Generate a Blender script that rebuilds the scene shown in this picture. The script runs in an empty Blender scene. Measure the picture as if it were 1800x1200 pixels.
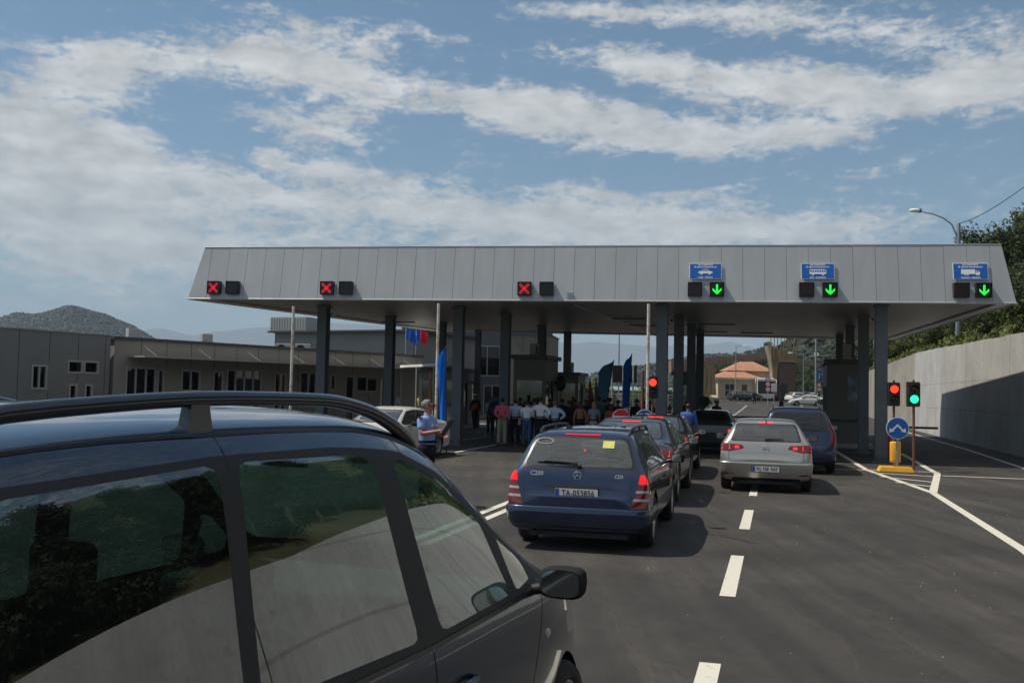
import bpy, bmesh, math, random
from mathutils import Vector, Matrix, noise
from mathutils.bvhtree import BVHTree
random.seed(7)
PI = math.pi; R = math.radians
S = bpy.context.scene; COL = S.collection

# ------------------------------------------------------------------ camera, sky, sun, exposure
F = 1750.0; EYE = 1.9
PITCH = math.atan(87/F); ROLL = R(1.2)
CM = Matrix.Rotation(PI/2+PITCH, 3, 'X') @ Matrix.Rotation(ROLL, 3, 'Z')
cd = bpy.data.cameras.new('camera'); cam = bpy.data.objects.new('camera', cd); COL.objects.link(cam)
cam.location = (0, 0, EYE); cam.rotation_euler = CM.to_euler()
cd.sensor_width = 36; cd.lens = 35.0; cd.clip_start = .05; cd.clip_end = 60000
S.camera = cam
CP = Vector((0, 0, EYE))
def ray(x, y): return CM @ Vector(((x-900)/F, -(y-600)/F, -1))
def G(x, y, z=0.0):
    d = ray(x, y); return CP + d*((z-EYE)/d.z)
def A(x, y, Y):
    d = ray(x, y); return CP + d*(Y/d.y)

SUN_TO = Vector((-.60, .05, 1)).normalized()
sl = bpy.data.lights.new('sun', 'SUN'); sl.energy = 4.6; sl.angle = R(.53); sl.color = (1, .93, .80)
sun = bpy.data.objects.new('sun', sl); COL.objects.link(sun)
sun.rotation_euler = SUN_TO.to_track_quat('Z', 'Y').to_euler()
S.view_settings.view_transform = 'Standard'; S.view_settings.look = 'None'
S.view_settings.exposure = 0.12; S.view_settings.gamma = 1
S.cycles.max_bounces = 8; S.cycles.transparent_max_bounces = 16; S.cycles.volume_bounces = 0

def make_world():
    w = bpy.data.worlds.new('World'); S.world = w; w.use_nodes = True
    nt = w.node_tree; N = nt.nodes; L = nt.links; N.clear()
    out = N.new('ShaderNodeOutputWorld'); bg = N.new('ShaderNodeBackground'); L.new(bg.outputs[0], out.inputs[0])
    sky = N.new('ShaderNodeTexSky'); sky.sky_type = 'NISHITA'; sky.sun_disc = False
    sky.sun_elevation = math.asin(SUN_TO.z); sky.sun_rotation = math.atan2(SUN_TO.x, SUN_TO.y)
    sky.altitude = 50; sky.air_density = 1.0; sky.dust_density = 1.0; sky.ozone_density = 1.5
    tc = N.new('ShaderNodeTexCoord'); sp = N.new('ShaderNodeSeparateXYZ'); L.new(tc.outputs['Generated'], sp.inputs[0])
    def M(op, a, b=None, c=None):
        n = N.new('ShaderNodeMath'); n.operation = op
        for i, v in enumerate((a, b, c)):
            if v is None: continue
            if isinstance(v, (int, float)): n.inputs[i].default_value = v
            else: L.new(v, n.inputs[i])
        return n.outputs[0]
    az = M('ARCTAN2', sp.outputs[0], sp.outputs[1]); el = M('ARCSINE', sp.outputs[2])
    cb = N.new('ShaderNodeCombineXYZ'); L.new(az, cb.inputs[0]); L.new(el, cb.inputs[1])
    def nz(scale, sx, sy, det, rough, dist=0, off=0):
        mp = N.new('ShaderNodeMapping'); mp.inputs['Scale'].default_value = (sx, sy, 1); mp.inputs['Location'].default_value = (off, off*.7, off*.3)
        L.new(cb.outputs[0], mp.inputs[0]); n = N.new('ShaderNodeTexNoise'); n.inputs['Scale'].default_value = scale
        n.inputs['Detail'].default_value = det; n.inputs['Roughness'].default_value = rough; n.inputs['Distortion'].default_value = dist
        L.new(mp.outputs[0], n.inputs['Vector']); return n
    warp = nz(9, 1, 2, 3, .5, 0, 3)
    vm = N.new('ShaderNodeVectorMath'); vm.operation = 'MULTIPLY_ADD'
    L.new(warp.outputs['Color'], vm.inputs[0]); vm.inputs[1].default_value = (.05, .028, 0); vm.inputs[2].default_value = (-.025, -.014, 0)
    va = N.new('ShaderNodeVectorMath'); va.operation = 'ADD'; L.new(cb.outputs[0], va.inputs[0]); L.new(vm.outputs[0], va.inputs[1])
    # cloud banks, as direction (from the photograph), angular size, tilt, weight
    blobs = [(60,215,200,110,0,1.05),(215,130,150,52,-12,.9),(430,105,180,52,2,1.1),(600,135,170,52,8,1.1),(150,290,290,62,3,.85),
             (40,350,260,70,0,.55),(560,222,170,38,0,.95),(850,180,170,42,3,1.05),(1040,215,230,50,6,1.15),(1270,235,260,40,6,1.1),(1450,232,120,22,0,.7),
             (1120,105,180,34,4,.95),(1350,150,280,42,5,.95),(1600,165,300,50,3,.9),(1760,110,170,60,0,.8),(1180,22,260,26,3,.8),(1480,50,300,38,5,.75),
             (560,50,190,28,8,.75),(760,62,130,14,4,.6),(470,272,50,16,0,.75),(600,298,150,28,4,.8),(830,287,50,12,0,.45),(1010,20,150,16,0,.6),
             (1600,290,160,16,-14,.5),(1250,332,110,12,-6,.45),(760,372,620,56,2,.8),(1150,385,600,50,0,.7),(450,330,260,30,3,.5),(250,420,420,80,0,.75),(120,520,420,60,0,.45),(1500,400,300,28,-4,.35),
             (1000,330,300,18,2,.45),(120,90,150,14,-6,.4),(930,480,1500,80,0,.5)]
    tot = None
    for (px, py, rx, ry, rot, wt) in blobs:
        d = ray(px, py).normalized(); a0 = math.atan2(d.x, d.y); e0 = math.asin(d.z)
        mp = N.new('ShaderNodeMapping'); mp.vector_type = 'TEXTURE'
        mp.inputs['Location'].default_value = (a0, e0, 0); mp.inputs['Rotation'].default_value = (0, 0, -R(rot+1.2)); mp.inputs['Scale'].default_value = (rx/F*1.15, ry/F*1.25, 1)
        L.new(va.outputs[0], mp.inputs[0])
        g = N.new('ShaderNodeTexGradient'); g.gradient_type = 'SPHERICAL'; L.new(mp.outputs[0], g.inputs[0])
        v = M('MULTIPLY', g.outputs['Fac'], wt)
        tot = v if tot is None else M('ADD', tot, v)
    # beyond the picture's own directions the sky stays half covered
    oa = M('ABSOLUTE', az); far = M('MULTIPLY', M('SMOOTH_MIN', M('MAXIMUM', M('SUBTRACT', oa, .56), 0), .5, .1), .75)
    hi_ = M('MULTIPLY', M('MINIMUM', M('MAXIMUM', M('SUBTRACT', el, .36), 0), .4), .6)
    tot = M('ADD', tot, M('ADD', far, hi_))
    n1 = nz(11, 1, 2.6, 8, .62, .4); n2 = nz(42, 1, 2.2, 7, .65, .3, 5)
    t = M('ADD', M('MULTIPLY', M('SUBTRACT', n1.outputs['Fac'], .5), 1.5), M('MULTIPLY', M('SUBTRACT', n2.outputs['Fac'], .5), 1.7))
    n4 = nz(120, 1, 1.8, 4, .6, .2, 13); t = M('ADD', t, M('MULTIPLY', M('SUBTRACT', n4.outputs['Fac'], .5), .55))
    dens = M('ADD', M('MINIMUM', tot, 1.1), t)
    mr = N.new('ShaderNodeMapRange'); mr.interpolation_type = 'SMOOTHSTEP'; L.new(dens, mr.inputs[0])
    mr.inputs['From Min'].default_value = .14; mr.inputs['From Max'].default_value = .92; mr.inputs['To Max'].default_value = .92
    # a little structure in the clouds' own brightness
    n3 = nz(20, 1, 2.4, 5, .6, .2, 9)
    cr = N.new('ShaderNodeMapRange'); L.new(n3.outputs['Fac'], cr.inputs[0]); cr.inputs['From Min'].default_value = .3; cr.inputs['From Max'].default_value = .7
    cr.inputs['To Min'].default_value = CL0; cr.inputs['To Max'].default_value = CL1
    cc = N.new('ShaderNodeVectorMath'); cc.operation = 'SCALE'; cc.inputs[0].default_value = (1.0, 1.0, .97); L.new(cr.outputs[0], cc.inputs['Scale'])
    tint = N.new('ShaderNodeMix'); tint.data_type = 'RGBA'; tint.blend_type = 'MULTIPLY'; tint.inputs['Factor'].default_value = 1
    L.new(sky.outputs[0], tint.inputs['A']); tint.inputs['B'].default_value = SKYT
    mx = N.new('ShaderNodeMix'); mx.data_type = 'RGBA'; L.new(mr.outputs[0], mx.inputs['Factor']); L.new(tint.outputs['Result'], mx.inputs['A']); L.new(cc.outputs[0], mx.inputs['B'])
    L.new(mx.outputs['Result'], bg.inputs[0]); bg.inputs[1].default_value = SKYS
SKYS = .075; CL0, CL1 = 6.0, 10.6; SKYT = (.72, 1.0, 1.08, 1)
make_world()

# ------------------------------------------------------------------ helpers
def lin(c):
    return tuple(((v/255)/12.92 if v/255 <= .04045 else ((v/255+.055)/1.055)**2.4) for v in c)
MATS = {}
def mat(name, col, rough=.6, metal=0, coat=0, emit=0, noise_amt=0, nscale=4, bump=0, bscale=40, spec=.5, inner=None, stretch=(1,1,1), col2=None):
    m = bpy.data.materials.new(name); m.use_nodes = True; nt = m.node_tree; N = nt.nodes; L = nt.links
    b = N['Principled BSDF']; b.inputs['Base Color'].default_value = (*col, 1); b.inputs['Roughness'].default_value = rough
    b.inputs['Metallic'].default_value = metal; b.inputs['Coat Weight'].default_value = coat; b.inputs['Coat Roughness'].default_value = .04
    b.inputs['Specular IOR Level'].default_value = spec
    tcn = N.new('ShaderNodeTexCoord'); mp = N.new('ShaderNodeMapping'); mp.inputs['Scale'].default_value = stretch; L.new(tcn.outputs['Object'], mp.inputs[0])
    if noise_amt or col2:
        n = N.new('ShaderNodeTexNoise'); n.inputs['Scale'].default_value = nscale; n.inputs['Detail'].default_value = 8; n.inputs['Roughness'].default_value = .6
        L.new(mp.outputs[0], n.inputs['Vector'])
        r = N.new('ShaderNodeValToRGB'); r.color_ramp.elements[0].position = .3; r.color_ramp.elements[1].position = .7
        c2 = col2 or tuple(min(1, v*(1+noise_amt)) for v in col); c1 = col if col2 else tuple(v*(1-noise_amt) for v in col)
        r.color_ramp.elements[0].color = (*c1, 1); r.color_ramp.elements[1].color = (*c2, 1)
        L.new(n.outputs['Fac'], r.inputs[0]); L.new(r.outputs[0], b.inputs['Base Color'])
    if bump:
        n = N.new('ShaderNodeTexNoise'); n.inputs['Scale'].default_value = bscale; n.inputs['Detail'].default_value = 6; L.new(mp.outputs[0], n.inputs['Vector'])
        bp = N.new('ShaderNodeBump'); bp.inputs['Strength'].default_value = bump; bp.inputs['Distance'].default_value = .02
        L.new(n.outputs['Fac'], bp.inputs['Height']); L.new(bp.outputs[0], b.inputs['Normal'])
    if emit:
        b.inputs['Emission Color'].default_value = (*col, 1); b.inputs['Emission Strength'].default_value = emit
    if inner:
        g = N.new('ShaderNodeNewGeometry'); d = N.new('ShaderNodeBsdfDiffuse'); d.inputs[0].default_value = (*inner, 1)
        mx = N.new('ShaderNodeMixShader'); L.new(g.outputs['Backfacing'], mx.inputs[0]); L.new(b.outputs[0], mx.inputs[1]); L.new(d.outputs[0], mx.inputs[2])
        L.new(mx.outputs[0], N['Material Output'].inputs[0])
    MATS[name] = m; return m
def glass(name, tint, ior=1.5, rough=0, boost=1.0, dust=0):
    m = bpy.data.materials.new(name); m.use_nodes = True; nt = m.node_tree; N = nt.nodes; L = nt.links; N.remove(N['Principled BSDF'])
    t = N.new('ShaderNodeBsdfTransparent'); t.inputs[0].default_value = (*tint, 1)
    g = N.new('ShaderNodeBsdfGlossy'); g.inputs['Roughness'].default_value = rough; g.inputs[0].default_value = (.92, .95, .97, 1)
    lw = N.new('ShaderNodeLayerWeight'); lw.inputs[0].default_value = .5
    ge = N.new('ShaderNodeNewGeometry'); nm = N.new('ShaderNodeVectorMath'); nm.operation = 'DOT_PRODUCT'
    L.new(ge.outputs['Normal'], nm.inputs[0]); L.new(ge.outputs['Incoming'], nm.inputs[1])
    ab = N.new('ShaderNodeMath'); ab.operation = 'ABSOLUTE'; L.new(nm.outputs['Value'], ab.inputs[0])
    s = N.new('ShaderNodeMath'); s.operation = 'SUBTRACT'; s.inputs[0].default_value = 1; L.new(ab.outputs[0], s.inputs[1])
    p = N.new('ShaderNodeMath'); p.operation = 'POWER'; L.new(s.outputs[0], p.inputs[0]); p.inputs[1].default_value = 5
    q = N.new('ShaderNodeMath'); q.operation = 'MULTIPLY_ADD'; L.new(p.outputs[0], q.inputs[0]); q.inputs[1].default_value = .9*boost; q.inputs[2].default_value = .075*boost
    q.use_clamp = True
    mx = N.new('ShaderNodeMixShader'); L.new(q.outputs[0], mx.inputs[0]); L.new(t.outputs[0], mx.inputs[1]); L.new(g.outputs[0], mx.inputs[2])
    last = mx.outputs[0]
    if dust:
        d = N.new('ShaderNodeBsdfDiffuse'); d.inputs[0].default_value = (.5,.5,.47,1); m2 = N.new('ShaderNodeMixShader'); m2.inputs[0].default_value = dust; L.new(last, m2.inputs[1]); L.new(d.outputs[0], m2.inputs[2]); last = m2.outputs[0]
    L.new(last, N['Material Output'].inputs[0]); MATS[name] = m; return m

class MB:
    def __init__(s): s.v = []; s.f = []; s.m = []; s.sm = []
    def add(s, vs, fs, M=None, mi=0, smooth=False):
        o = len(s.v)
        for p in vs: s.v.append(tuple(M @ Vector(p)) if M is not None else tuple(p))
        for f in fs: s.f.append(tuple(i+o for i in f)); s.m.append(mi); s.sm.append(smooth)
    def box(s, c, d, M=None, mi=0, rz=0, taper=1):
        x, y, z = d[0]/2, d[1]/2, d[2]/2; t = taper
        vs = [(-x,-y,-z),(x,-y,-z),(x,y,-z),(-x,y,-z),(-x*t,-y*t,z),(x*t,-y*t,z),(x*t,y*t,z),(-x*t,y*t,z)]
        T = Matrix.Translation(c) @ Matrix.Rotation(rz, 4, 'Z')
        if M is not None: T = M @ T
        s.add(vs, [(0,3,2,1),(4,5,6,7),(0,1,5,4),(1,2,6,5),(2,3,7,6),(3,0,4,7)], T, mi)
        return s
    def b2(s, p0, p1, M=None, mi=0):
        return s.box([(a+b)/2 for a, b in zip(p0, p1)], [abs(b-a) for a, b in zip(p0, p1)], M, mi)
    def tube(s, pts, r, n=8, M=None, mi=0, cap=True, smooth=True, up=None):
        pts = [Vector(p) for p in pts]; rs = r if isinstance(r, (list, tuple)) else [r]*len(pts)
        vs = []; fs = []; prev = None
        for i, p in enumerate(pts):
            t = (pts[min(i+1, len(pts)-1)]-pts[max(i-1, 0)]).normalized()
            if prev is None:
                a = Vector((0,0,1)) if abs(t.z) < .9 else Vector((1,0,0)); u = t.cross(a).normalized()
            else: u = (prev - t*prev.dot(t)).normalized()
            prev = u; w = t.cross(u)
            for k in range(n):
                an = 2*PI*k/n; vs.append(p+(u*math.cos(an)+w*math.sin(an))*rs[i])
        for i in range(len(pts)-1):
            for k in range(n): a = i*n+k; b = i*n+(k+1) % n; fs.append((a, b, b+n, a+n))
        s.add(vs, fs, M, mi, smooth)
        if cap:
            s.add(vs[:n], [tuple(range(n))[::-1]], M, mi); s.add(vs[-n:], [tuple(range(n))], M, mi)
        return s
    def prism(s, poly, h0, h1, M=None, mi=0):
        n = len(poly); vs = [(x, y, h0) for x, y in poly]+[(x, y, h1) for x, y in poly]
        ar = sum(poly[i][0]*poly[(i+1) % n][1]-poly[(i+1) % n][0]*poly[i][1] for i in range(n))
        fs = [tuple(range(n))[::-1], tuple(range(n, 2*n))]+[(i, (i+1) % n, (i+1) % n+n, i+n) for i in range(n)]
        if ar < 0: fs = [f[::-1] for f in fs]
        s.add(vs, fs, M, mi); return s
    def lathe(s, prof, n=24, M=None, mi=0, smooth=True):
        vs = []; fs = []
        for (r, z) in prof:
            for k in range(n): a = 2*PI*k/n; vs.append((r*math.cos(a), r*math.sin(a), z))
        for i in range(len(prof)-1):
            for k in range(n): a = i*n+k; b = i*n+(k+1) % n; fs.append((a, b, b+n, a+n))
        s.add(vs, fs, M, mi, smooth); return s
    def ball(s, c, r, M=None, mi=0, nu=14, nv=9):
        rx, ry, rz = r if isinstance(r, (tuple, list)) else (r, r, r)
        T = Matrix.Translation(c) @ Matrix.Diagonal((rx, ry, rz, 1))
        if M is not None: T = M @ T
        return s.lathe([(max(1e-4, math.sin(PI*i/nv)), -math.cos(PI*i/nv)) for i in range(nv+1)], nu, T, mi)
    def build(s, name, mats, parent=None, bevel=0, loc=None):
        me = bpy.data.meshes.new(name); me.from_pydata(s.v, [], s.f)
        for m in (mats if isinstance(mats, (list, tuple)) else [mats]): me.materials.append(m)
        me.polygons.foreach_set('material_index', s.m); me.polygons.foreach_set('use_smooth', s.sm); me.update()
        o = bpy.data.objects.new(name, me); COL.objects.link(o)
        if parent is not None: o.parent = parent
        if loc is not None: o.location = loc
        if bevel:
            b = o.modifiers.new('b', 'BEVEL'); b.width = bevel; b.segments = 2; b.limit_method = 'ANGLE'
        return o
def TM(p=(0,0,0), rx=0, ry=0, rz=0):
    return Matrix.Translation(p) @ Matrix.Rotation(rz, 4, 'Z') @ Matrix.Rotation(ry, 4, 'Y') @ Matrix.Rotation(rx, 4, 'X')
def props(o, label=None, cat=None, group=None, kind=None):
    if label: o['label'] = label
    if cat: o['category'] = cat
    if group: o['group'] = group
    if kind: o['kind'] = kind
    return o
def thing(name, label, cat, loc=(0,0,0), rz=0, group=None):
    o = bpy.data.objects.new(name, None); COL.objects.link(o); o.location = loc; o.rotation_euler = (0, 0, rz); o.empty_display_size = .2
    return props(o, label, cat, group)
def copy_tree(o, parent=None):
    c = o.copy(); COL.objects.link(c)
    if parent is not None: c.parent = parent
    for ch in list(o.children): copy_tree(ch, c)
    return c
def fresh(me_obj, mods):
    """evaluate modifiers on a temporary object, return a mesh"""
    COL.objects.link(me_obj)
    dg = bpy.context.evaluated_depsgraph_get(); dg.update()
    me = bpy.data.meshes.new_from_object(me_obj.evaluated_get(dg)); bpy.data.objects.remove(me_obj); return me
def text_mb(txt, size, M, mi=0, mb=None, ext=.004, align='CENTER', shear=0, spacing=1, bold=0):
    mb = mb or MB(); cu = bpy.data.curves.new('t', 'FONT'); cu.body = txt; cu.size = size; cu.align_x = align; cu.align_y = 'CENTER'; cu.extrude = ext
    cu.offset = bold; cu.shear = shear; cu.space_character = spacing; cu.resolution_u = 2
    me = fresh(bpy.data.objects.new('t', cu), None)
    mb.add([v.co.copy() for v in me.vertices], [tuple(p.vertices) for p in me.polygons], M, mi); bpy.data.meshes.remove(me); bpy.data.curves.remove(cu); return mb
UP = TM((0,0,0), PI/2)      # text/flat art drawn in x,y stands up facing -Y

mat('white', (.75,.75,.73), .5); mat('black', (.012,.012,.013), .5); mat('rubber', (.018,.018,.019), .85, bump=.2)
mat('dark_trim', (.02,.021,.023), .45); mat('chrome', (.75,.76,.78), .12, 1); mat('steel', (.45,.46,.47), .35, .8)
mat('concrete', (.36,.35,.33), .9, noise_amt=.18, nscale=1.3, bump=.25, bscale=18)
mat('rim', (.5,.51,.52), .3, .85); mat('interior', (.018,.018,.019), .9); mat('seat_cloth', (.012,.012,.014), .95, bump=.3)
mat('lamp_red', lin((105,10,12)), .12, 0, 1); mat('brake_lit', (1,.018,.02), .3, emit=1.7); mat('lamp_clear', (.38,.33,.33), .12, 0, 1)
mat('brake_soft', lin((150,12,16)), .2, emit=2.4)
glass('car_glass', (.55,.62,.59), boost=1.7, dust=.075); glass('dark_glass', (.10,.12,.13)); glass('van_glass', (.40,.60,.55), boost=2.45, dust=.012); glass('van_privacy', (.17,.26,.25), boost=2.2, dust=.012)
glass('window_glass', (.12,.14,.15), boost=1.3)
mat('mirror', (.42,.45,.46), .03, 1); mat('plate_white', (.62,.62,.60), .5); mat('plate_blue', lin((30,70,160)), .5); mat('plate_ink', (.02,.02,.02), .6)
# ------------------------------------------------------------------ ground, road, water, hills
def gz(x, y):
    t = max(0.0, min(y, 172)-60); return t*t*.000156
def struct(o): o['kind'] = 'structure'; return o
def asphalt():
    m = bpy.data.materials.new('asphalt'); m.use_nodes = True; N = m.node_tree.nodes; L = m.node_tree.links; b = N['Principled BSDF']
    g = N.new('ShaderNodeNewGeometry')
    def nz(s, d, r=.6, st=(1,1,1)):
        mp = N.new('ShaderNodeMapping'); mp.inputs['Scale'].default_value = st; mp.inputs['Rotation'].default_value = (0,0,R(15)); L.new(g.outputs['Position'], mp.inputs[0])
        n = N.new('ShaderNodeTexNoise'); n.inputs['Scale'].default_value = s; n.inputs['Detail'].default_value = d; n.inputs['Roughness'].default_value = r; L.new(mp.outputs[0], n.inputs['Vector']); return n.outputs['Fac']
    def mixc(fac, A_, B_, mode='MIX'):
        x = N.new('ShaderNodeMix'); x.data_type = 'RGBA'; x.blend_type = mode
        for k, v in (('Factor', fac), ('A', A_), ('B', B_)):
            if isinstance(v, (float, tuple)): x.inputs[k].default_value = v
            else: L.new(v, x.inputs[k])
        return x.outputs['Result']
    def ramp(f, p0, p1, c0, c1):
        r = N.new('ShaderNodeValToRGB'); r.color_ramp.elements[0].position = p0; r.color_ramp.elements[1].position = p1
        r.color_ramp.elements[0].color = (*c0, 1); r.color_ramp.elements[1].color = (*c1, 1); L.new(f, r.inputs[0]); return r.outputs[0]
    base = ramp(nz(.35, 6), .3, .72, (.040,.0365,.034), (.070,.064,.059))
    fine = ramp(nz(90, 3, .7), .25, .8, (.55,)*3, (1.5,)*3)
    strk = ramp(nz(1.0, 5, .6, (2.2,.16,1)), .35, .68, (.70,)*3, (1.18,)*3)          # long wheel-track streaks along the lanes
    med = ramp(nz(5, 5, .7), .3, .75, (.86,)*3, (1.1,)*3)
    c = mixc(1.0, base, fine, 'MULTIPLY'); c = mixc(1.0, c, strk, 'MULTIPLY'); c = mixc(1.0, c, med, 'MULTIPLY')
    spots = ramp(nz(1.7, 3, .5), .70, .76, (1,)*3, (.6,)*3); c = mixc(1.0, c, spots, 'MULTIPLY')
    specks = ramp(nz(26, 2, .5), .72, .76, (1,)*3, (2.2,)*3); c = mixc(1.0, c, specks, 'MULTIPLY')
    patch = ramp(nz(.19, 7, .55), .47, .51, (1,)*3, (.80,)*3); c = mixc(1.0, c, patch, 'MULTIPLY')
    def thin(s, wd, v, st=(1,1,1)):
        a = N.new('ShaderNodeMath'); a.operation = 'SUBTRACT'; L.new(nz(s, 3, .5, st), a.inputs[0]); a.inputs[1].default_value = .5; q = N.new('ShaderNodeMath'); q.operation = 'ABSOLUTE'; L.new(a.outputs[0], q.inputs[0]); return ramp(q.outputs[0], wd*.3, wd, v, (1,)*3)
    c = mixc(1.0, c, thin(.33, .006, (1.22,1.2,1.16), (2.4,.5,1)), 'MULTIPLY'); c = mixc(1.0, c, thin(.6, .004, (.80,.80,.80)), 'MULTIPLY')
    L.new(c, b.inputs['Base Color']); b.inputs['Roughness'].default_value = .82; b.inputs['Specular IOR Level'].default_value = .35
    bp = N.new('ShaderNodeBump'); bp.inputs['Strength'].default_value = .5; bp.inputs['Distance'].default_value = .01; L.new(nz(140, 3, .7), bp.inputs['Height']); L.new(bp.outputs[0], b.inputs['Normal'])
    return m
AS = asphalt()
def sheet(name, xs, ys, zf, m, dz=0):
    mb = MB(); n = len(xs); vs = [(x, y, zf(x, y)+dz) for y in ys for x in xs]
    fs = [(j*n+i, j*n+i+1, (j+1)*n+i+1, (j+1)*n+i) for j in range(len(ys)-1) for i in range(n-1)]
    mb.add(vs, fs, None, 0, True); return struct(mb.build(name, m))
frange = lambda a, b, s: [a+(b-a)*i/s for i in range(s+1)]
sheet('road', [-60,-30,0,30,60,90], frange(-40, 60, 5)+frange(66, 172, 18), gz, AS)
mat('scrub', (.10,.105,.05), .95, col2=(.045,.06,.022), nscale=.05, bump=.6, bscale=3)
ys_ = [-3000,-400,-40,60]+frange(66,172,18)+[400,1000,3000,9000,26000]
sheet('ground', [-26000,-6000,-1500,-300,-60,0,90,300,1500,6000,26000], ys_, lambda x, y: gz(x, y), MATS['scrub'], -.03 )
mat('lake', (.25,.33,.38), .25, noise_amt=.1, nscale=.003)
def lake():
    mb = MB(); mb.add([(-3200,420,3.2),(700,420,3.2),(900,6500,66),(-6500,6500,66)], [(0,1,2,3)]); struct(mb.build('lake', MATS['lake']))
lake()
def paint():
    m = bpy.data.materials.new('road_paint'); m.use_nodes = True; N = m.node_tree.nodes; L = m.node_tree.links; b = N['Principled BSDF']; b.inputs['Roughness'].default_value = .75
    g = N.new('ShaderNodeNewGeometry'); n = N.new('ShaderNodeTexNoise'); n.inputs['Scale'].default_value = 9; n.inputs['Detail'].default_value = 8; n.inputs['Roughness'].default_value = .7; L.new(g.outputs['Position'], n.inputs['Vector'])
    r = N.new('ShaderNodeValToRGB'); r.color_ramp.elements[0].position = .30; r.color_ramp.elements[1].position = .44
    r.color_ramp.elements[0].color = (.26,.245,.215,1); r.color_ramp.elements[1].color = (.56,.53,.46,1); L.new(n.outputs['Fac'], r.inputs[0]); L.new(r.outputs[0], b.inputs['Base Color']); return m
PA = paint()
def marking(segs, z=.004):
    """segs: list of (p, q, width) on the ground"""
    mb = MB()
    for p, q, w in segs:
        p = Vector((p[0], p[1], 0)); q = Vector((q[0], q[1], 0)); d = (q-p).normalized(); n = Vector((-d.y, d.x, 0))*w/2
        k = max(1, int((q-p).length/6))
        for i in range(k):
            a = p.lerp(q, i/k); b = p.lerp(q, (i+1)/k)
            mb.add([(*(v.xy), gz(v.x, v.y)+z) for v in (a-n, b-n, b+n, a+n)], [(0,1,2,3)])
    for i, f in enumerate(mb.f):
        a, b, c = (Vector(mb.v[j]) for j in f[:3])
        if (b-a).cross(c-a).z < 0: mb.f[i] = f[::-1]
    return struct(mb.build('road_marking', PA))
LD = Vector((math.sin(R(15)), math.cos(R(15)), 0)); LN = Vector((math.cos(R(15)), -math.sin(R(15)), 0))   # lane direction, and its right
d0 = Vector((2.09, 9.54, 0))
segs = []
for k in range(-3, 12):
    a = d0+LD*(k*4.95); b = a+LD*2.5
    segs.append((a, b, .15))
marking(segs)
def gl(pts, w, z=.004):
    P_ = [G(*p) for p in pts]; return marking([(P_[i], P_[i+1], w) for i in range(len(P_)-1)], z)
gl([(1460,787),(1522,825),(1640,866),(1800,967),(1990,1110)], .15)
gl([(1584,797),(1648,833),(1640,866)], .16, .008)
gl([(1656,836),(1990,849)], .14); gl([(1400,824),(1520,826)], .10, .008)
gl([(1590,758),(1700,790),(1800,823),(1960,880)], .12)
gl([(1532,831),(1640,838)], .13, .012); gl([(1548,838),(1640,848)], .12, .012); gl([(1575,848),(1640,856)], .12, .012); gl([(1524,826),(1652,831)], .13, .016)
gl([(783,798),(873,781),(905,774)], .12); gl([(806,774),(880,763)], .1); gl([(815,752),(850,748)], .1)
a = G(885,886); b = G(884,899)
for p in (a, b): marking([(p-LD*13+LN*-.0, p+LD*4, .13)])
# lane lines beyond the canopy
for o0, s0, s1 in ((0.0, 66, 120), (3.4, 50, 130), (-3.4, 55, 120), (-6.8, 60, 110)):
    sg = []; s_ = s0
    while s_ < s1: sg.append((d0+LD*s_+LN*o0, d0+LD*(s_+2.2)+LN*o0, .2)); s_ += 4.5
    marking(sg)
# dark sealed joints in the asphalt
mat('tar', (.012,.012,.012), .6)
def tar(pts, w=.025):
    o = gl(pts, w, .003); o.data.materials[0] = MATS['tar']; o.name = 'road_joint'
tar([(1228,937),(1262,940),(1330,955)]); tar([(860,884),(890,884)]); tar([(1470,846),(1540,852)]); tar([(1215,865),(1260,868)])

def litter():
    rnd = random.Random(3); mb = MB()
    for i in range(130):
        p = LD*rnd.uniform(3, 22)+LN*rnd.gauss(3.2, 2.4)+Vector((.0,0,0)); s_ = rnd.uniform(.002,.007)*(1+(rnd.random() < .06)*2); a = rnd.uniform(0, 3)
        mb.box((p.x, p.y, .006), (s_*2, s_*1.3, .008), rz=a, taper=.6)
    props(mb.build('grit', MATS['grit']), 'pale chips and grit scattered over the near asphalt', 'grit', None, 'stuff')
mat('grit', (.36,.34,.30), .8); litter()
def ridge(name, sky, Y, m, slope=.35, amp=1, ns=.01, nseg=14, kind='structure', seed=0):
    """a hill range: its skyline at distance Y, falling to the plain in front and behind"""
    xs = []
    for i in range(len(sky)-1):
        (x0, y0), (x1, y1) = sky[i], sky[i+1]; k = max(2, int((x1-x0)/5))
        for j in range(k): t = j/k; xs.append((x0+(x1-x0)*t, y0+(y1-y0)*t))
    xs.append(sky[-1]); vs = []; nc = 2*nseg+1
    for (x, y) in xs:
        top = A(x, y, Y); h = max(.5, top.z-2)
        for j in range(nc):
            u = (j-nseg)/nseg; D = h/slope
            yy = Y+u*D; f = (1-abs(u)**1.25)
            xx = top.x*yy/Y if u < 0 else top.x
            q = Vector((xx*ns, yy*ns, seed)); nn = noise.fractal(q, 1, 2, 6)
            zz = 2+h*f+nn*amp*h*.16*(.25+min(1, abs(u)*3))*(1-abs(u))
            vs.append((xx, yy, zz if abs(u) < 1 else -3))
    n = len(xs); fs = [(i*nc+j, (i+1)*nc+j, (i+1)*nc+j+1, i*nc+j+1) for i in range(n-1) for j in range(nc-1)]
    mb = MB(); mb.add(vs, fs, None, 0, True); o = mb.build(name, m); o['kind'] = kind; return o
mat('hill_green', (.028,.036,.018), 1, col2=(.012,.019,.009), nscale=.02, spec=.05, bump=1, bscale=.12)
mat('hill_near', (.055,.070,.022), 1, col2=(.012,.022,.008), nscale=.22, spec=.05, bump=1, bscale=.5)
mat('mountain', (.07,.075,.06), 1, col2=(.03,.035,.03), nscale=.002, spec=.1)
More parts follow.
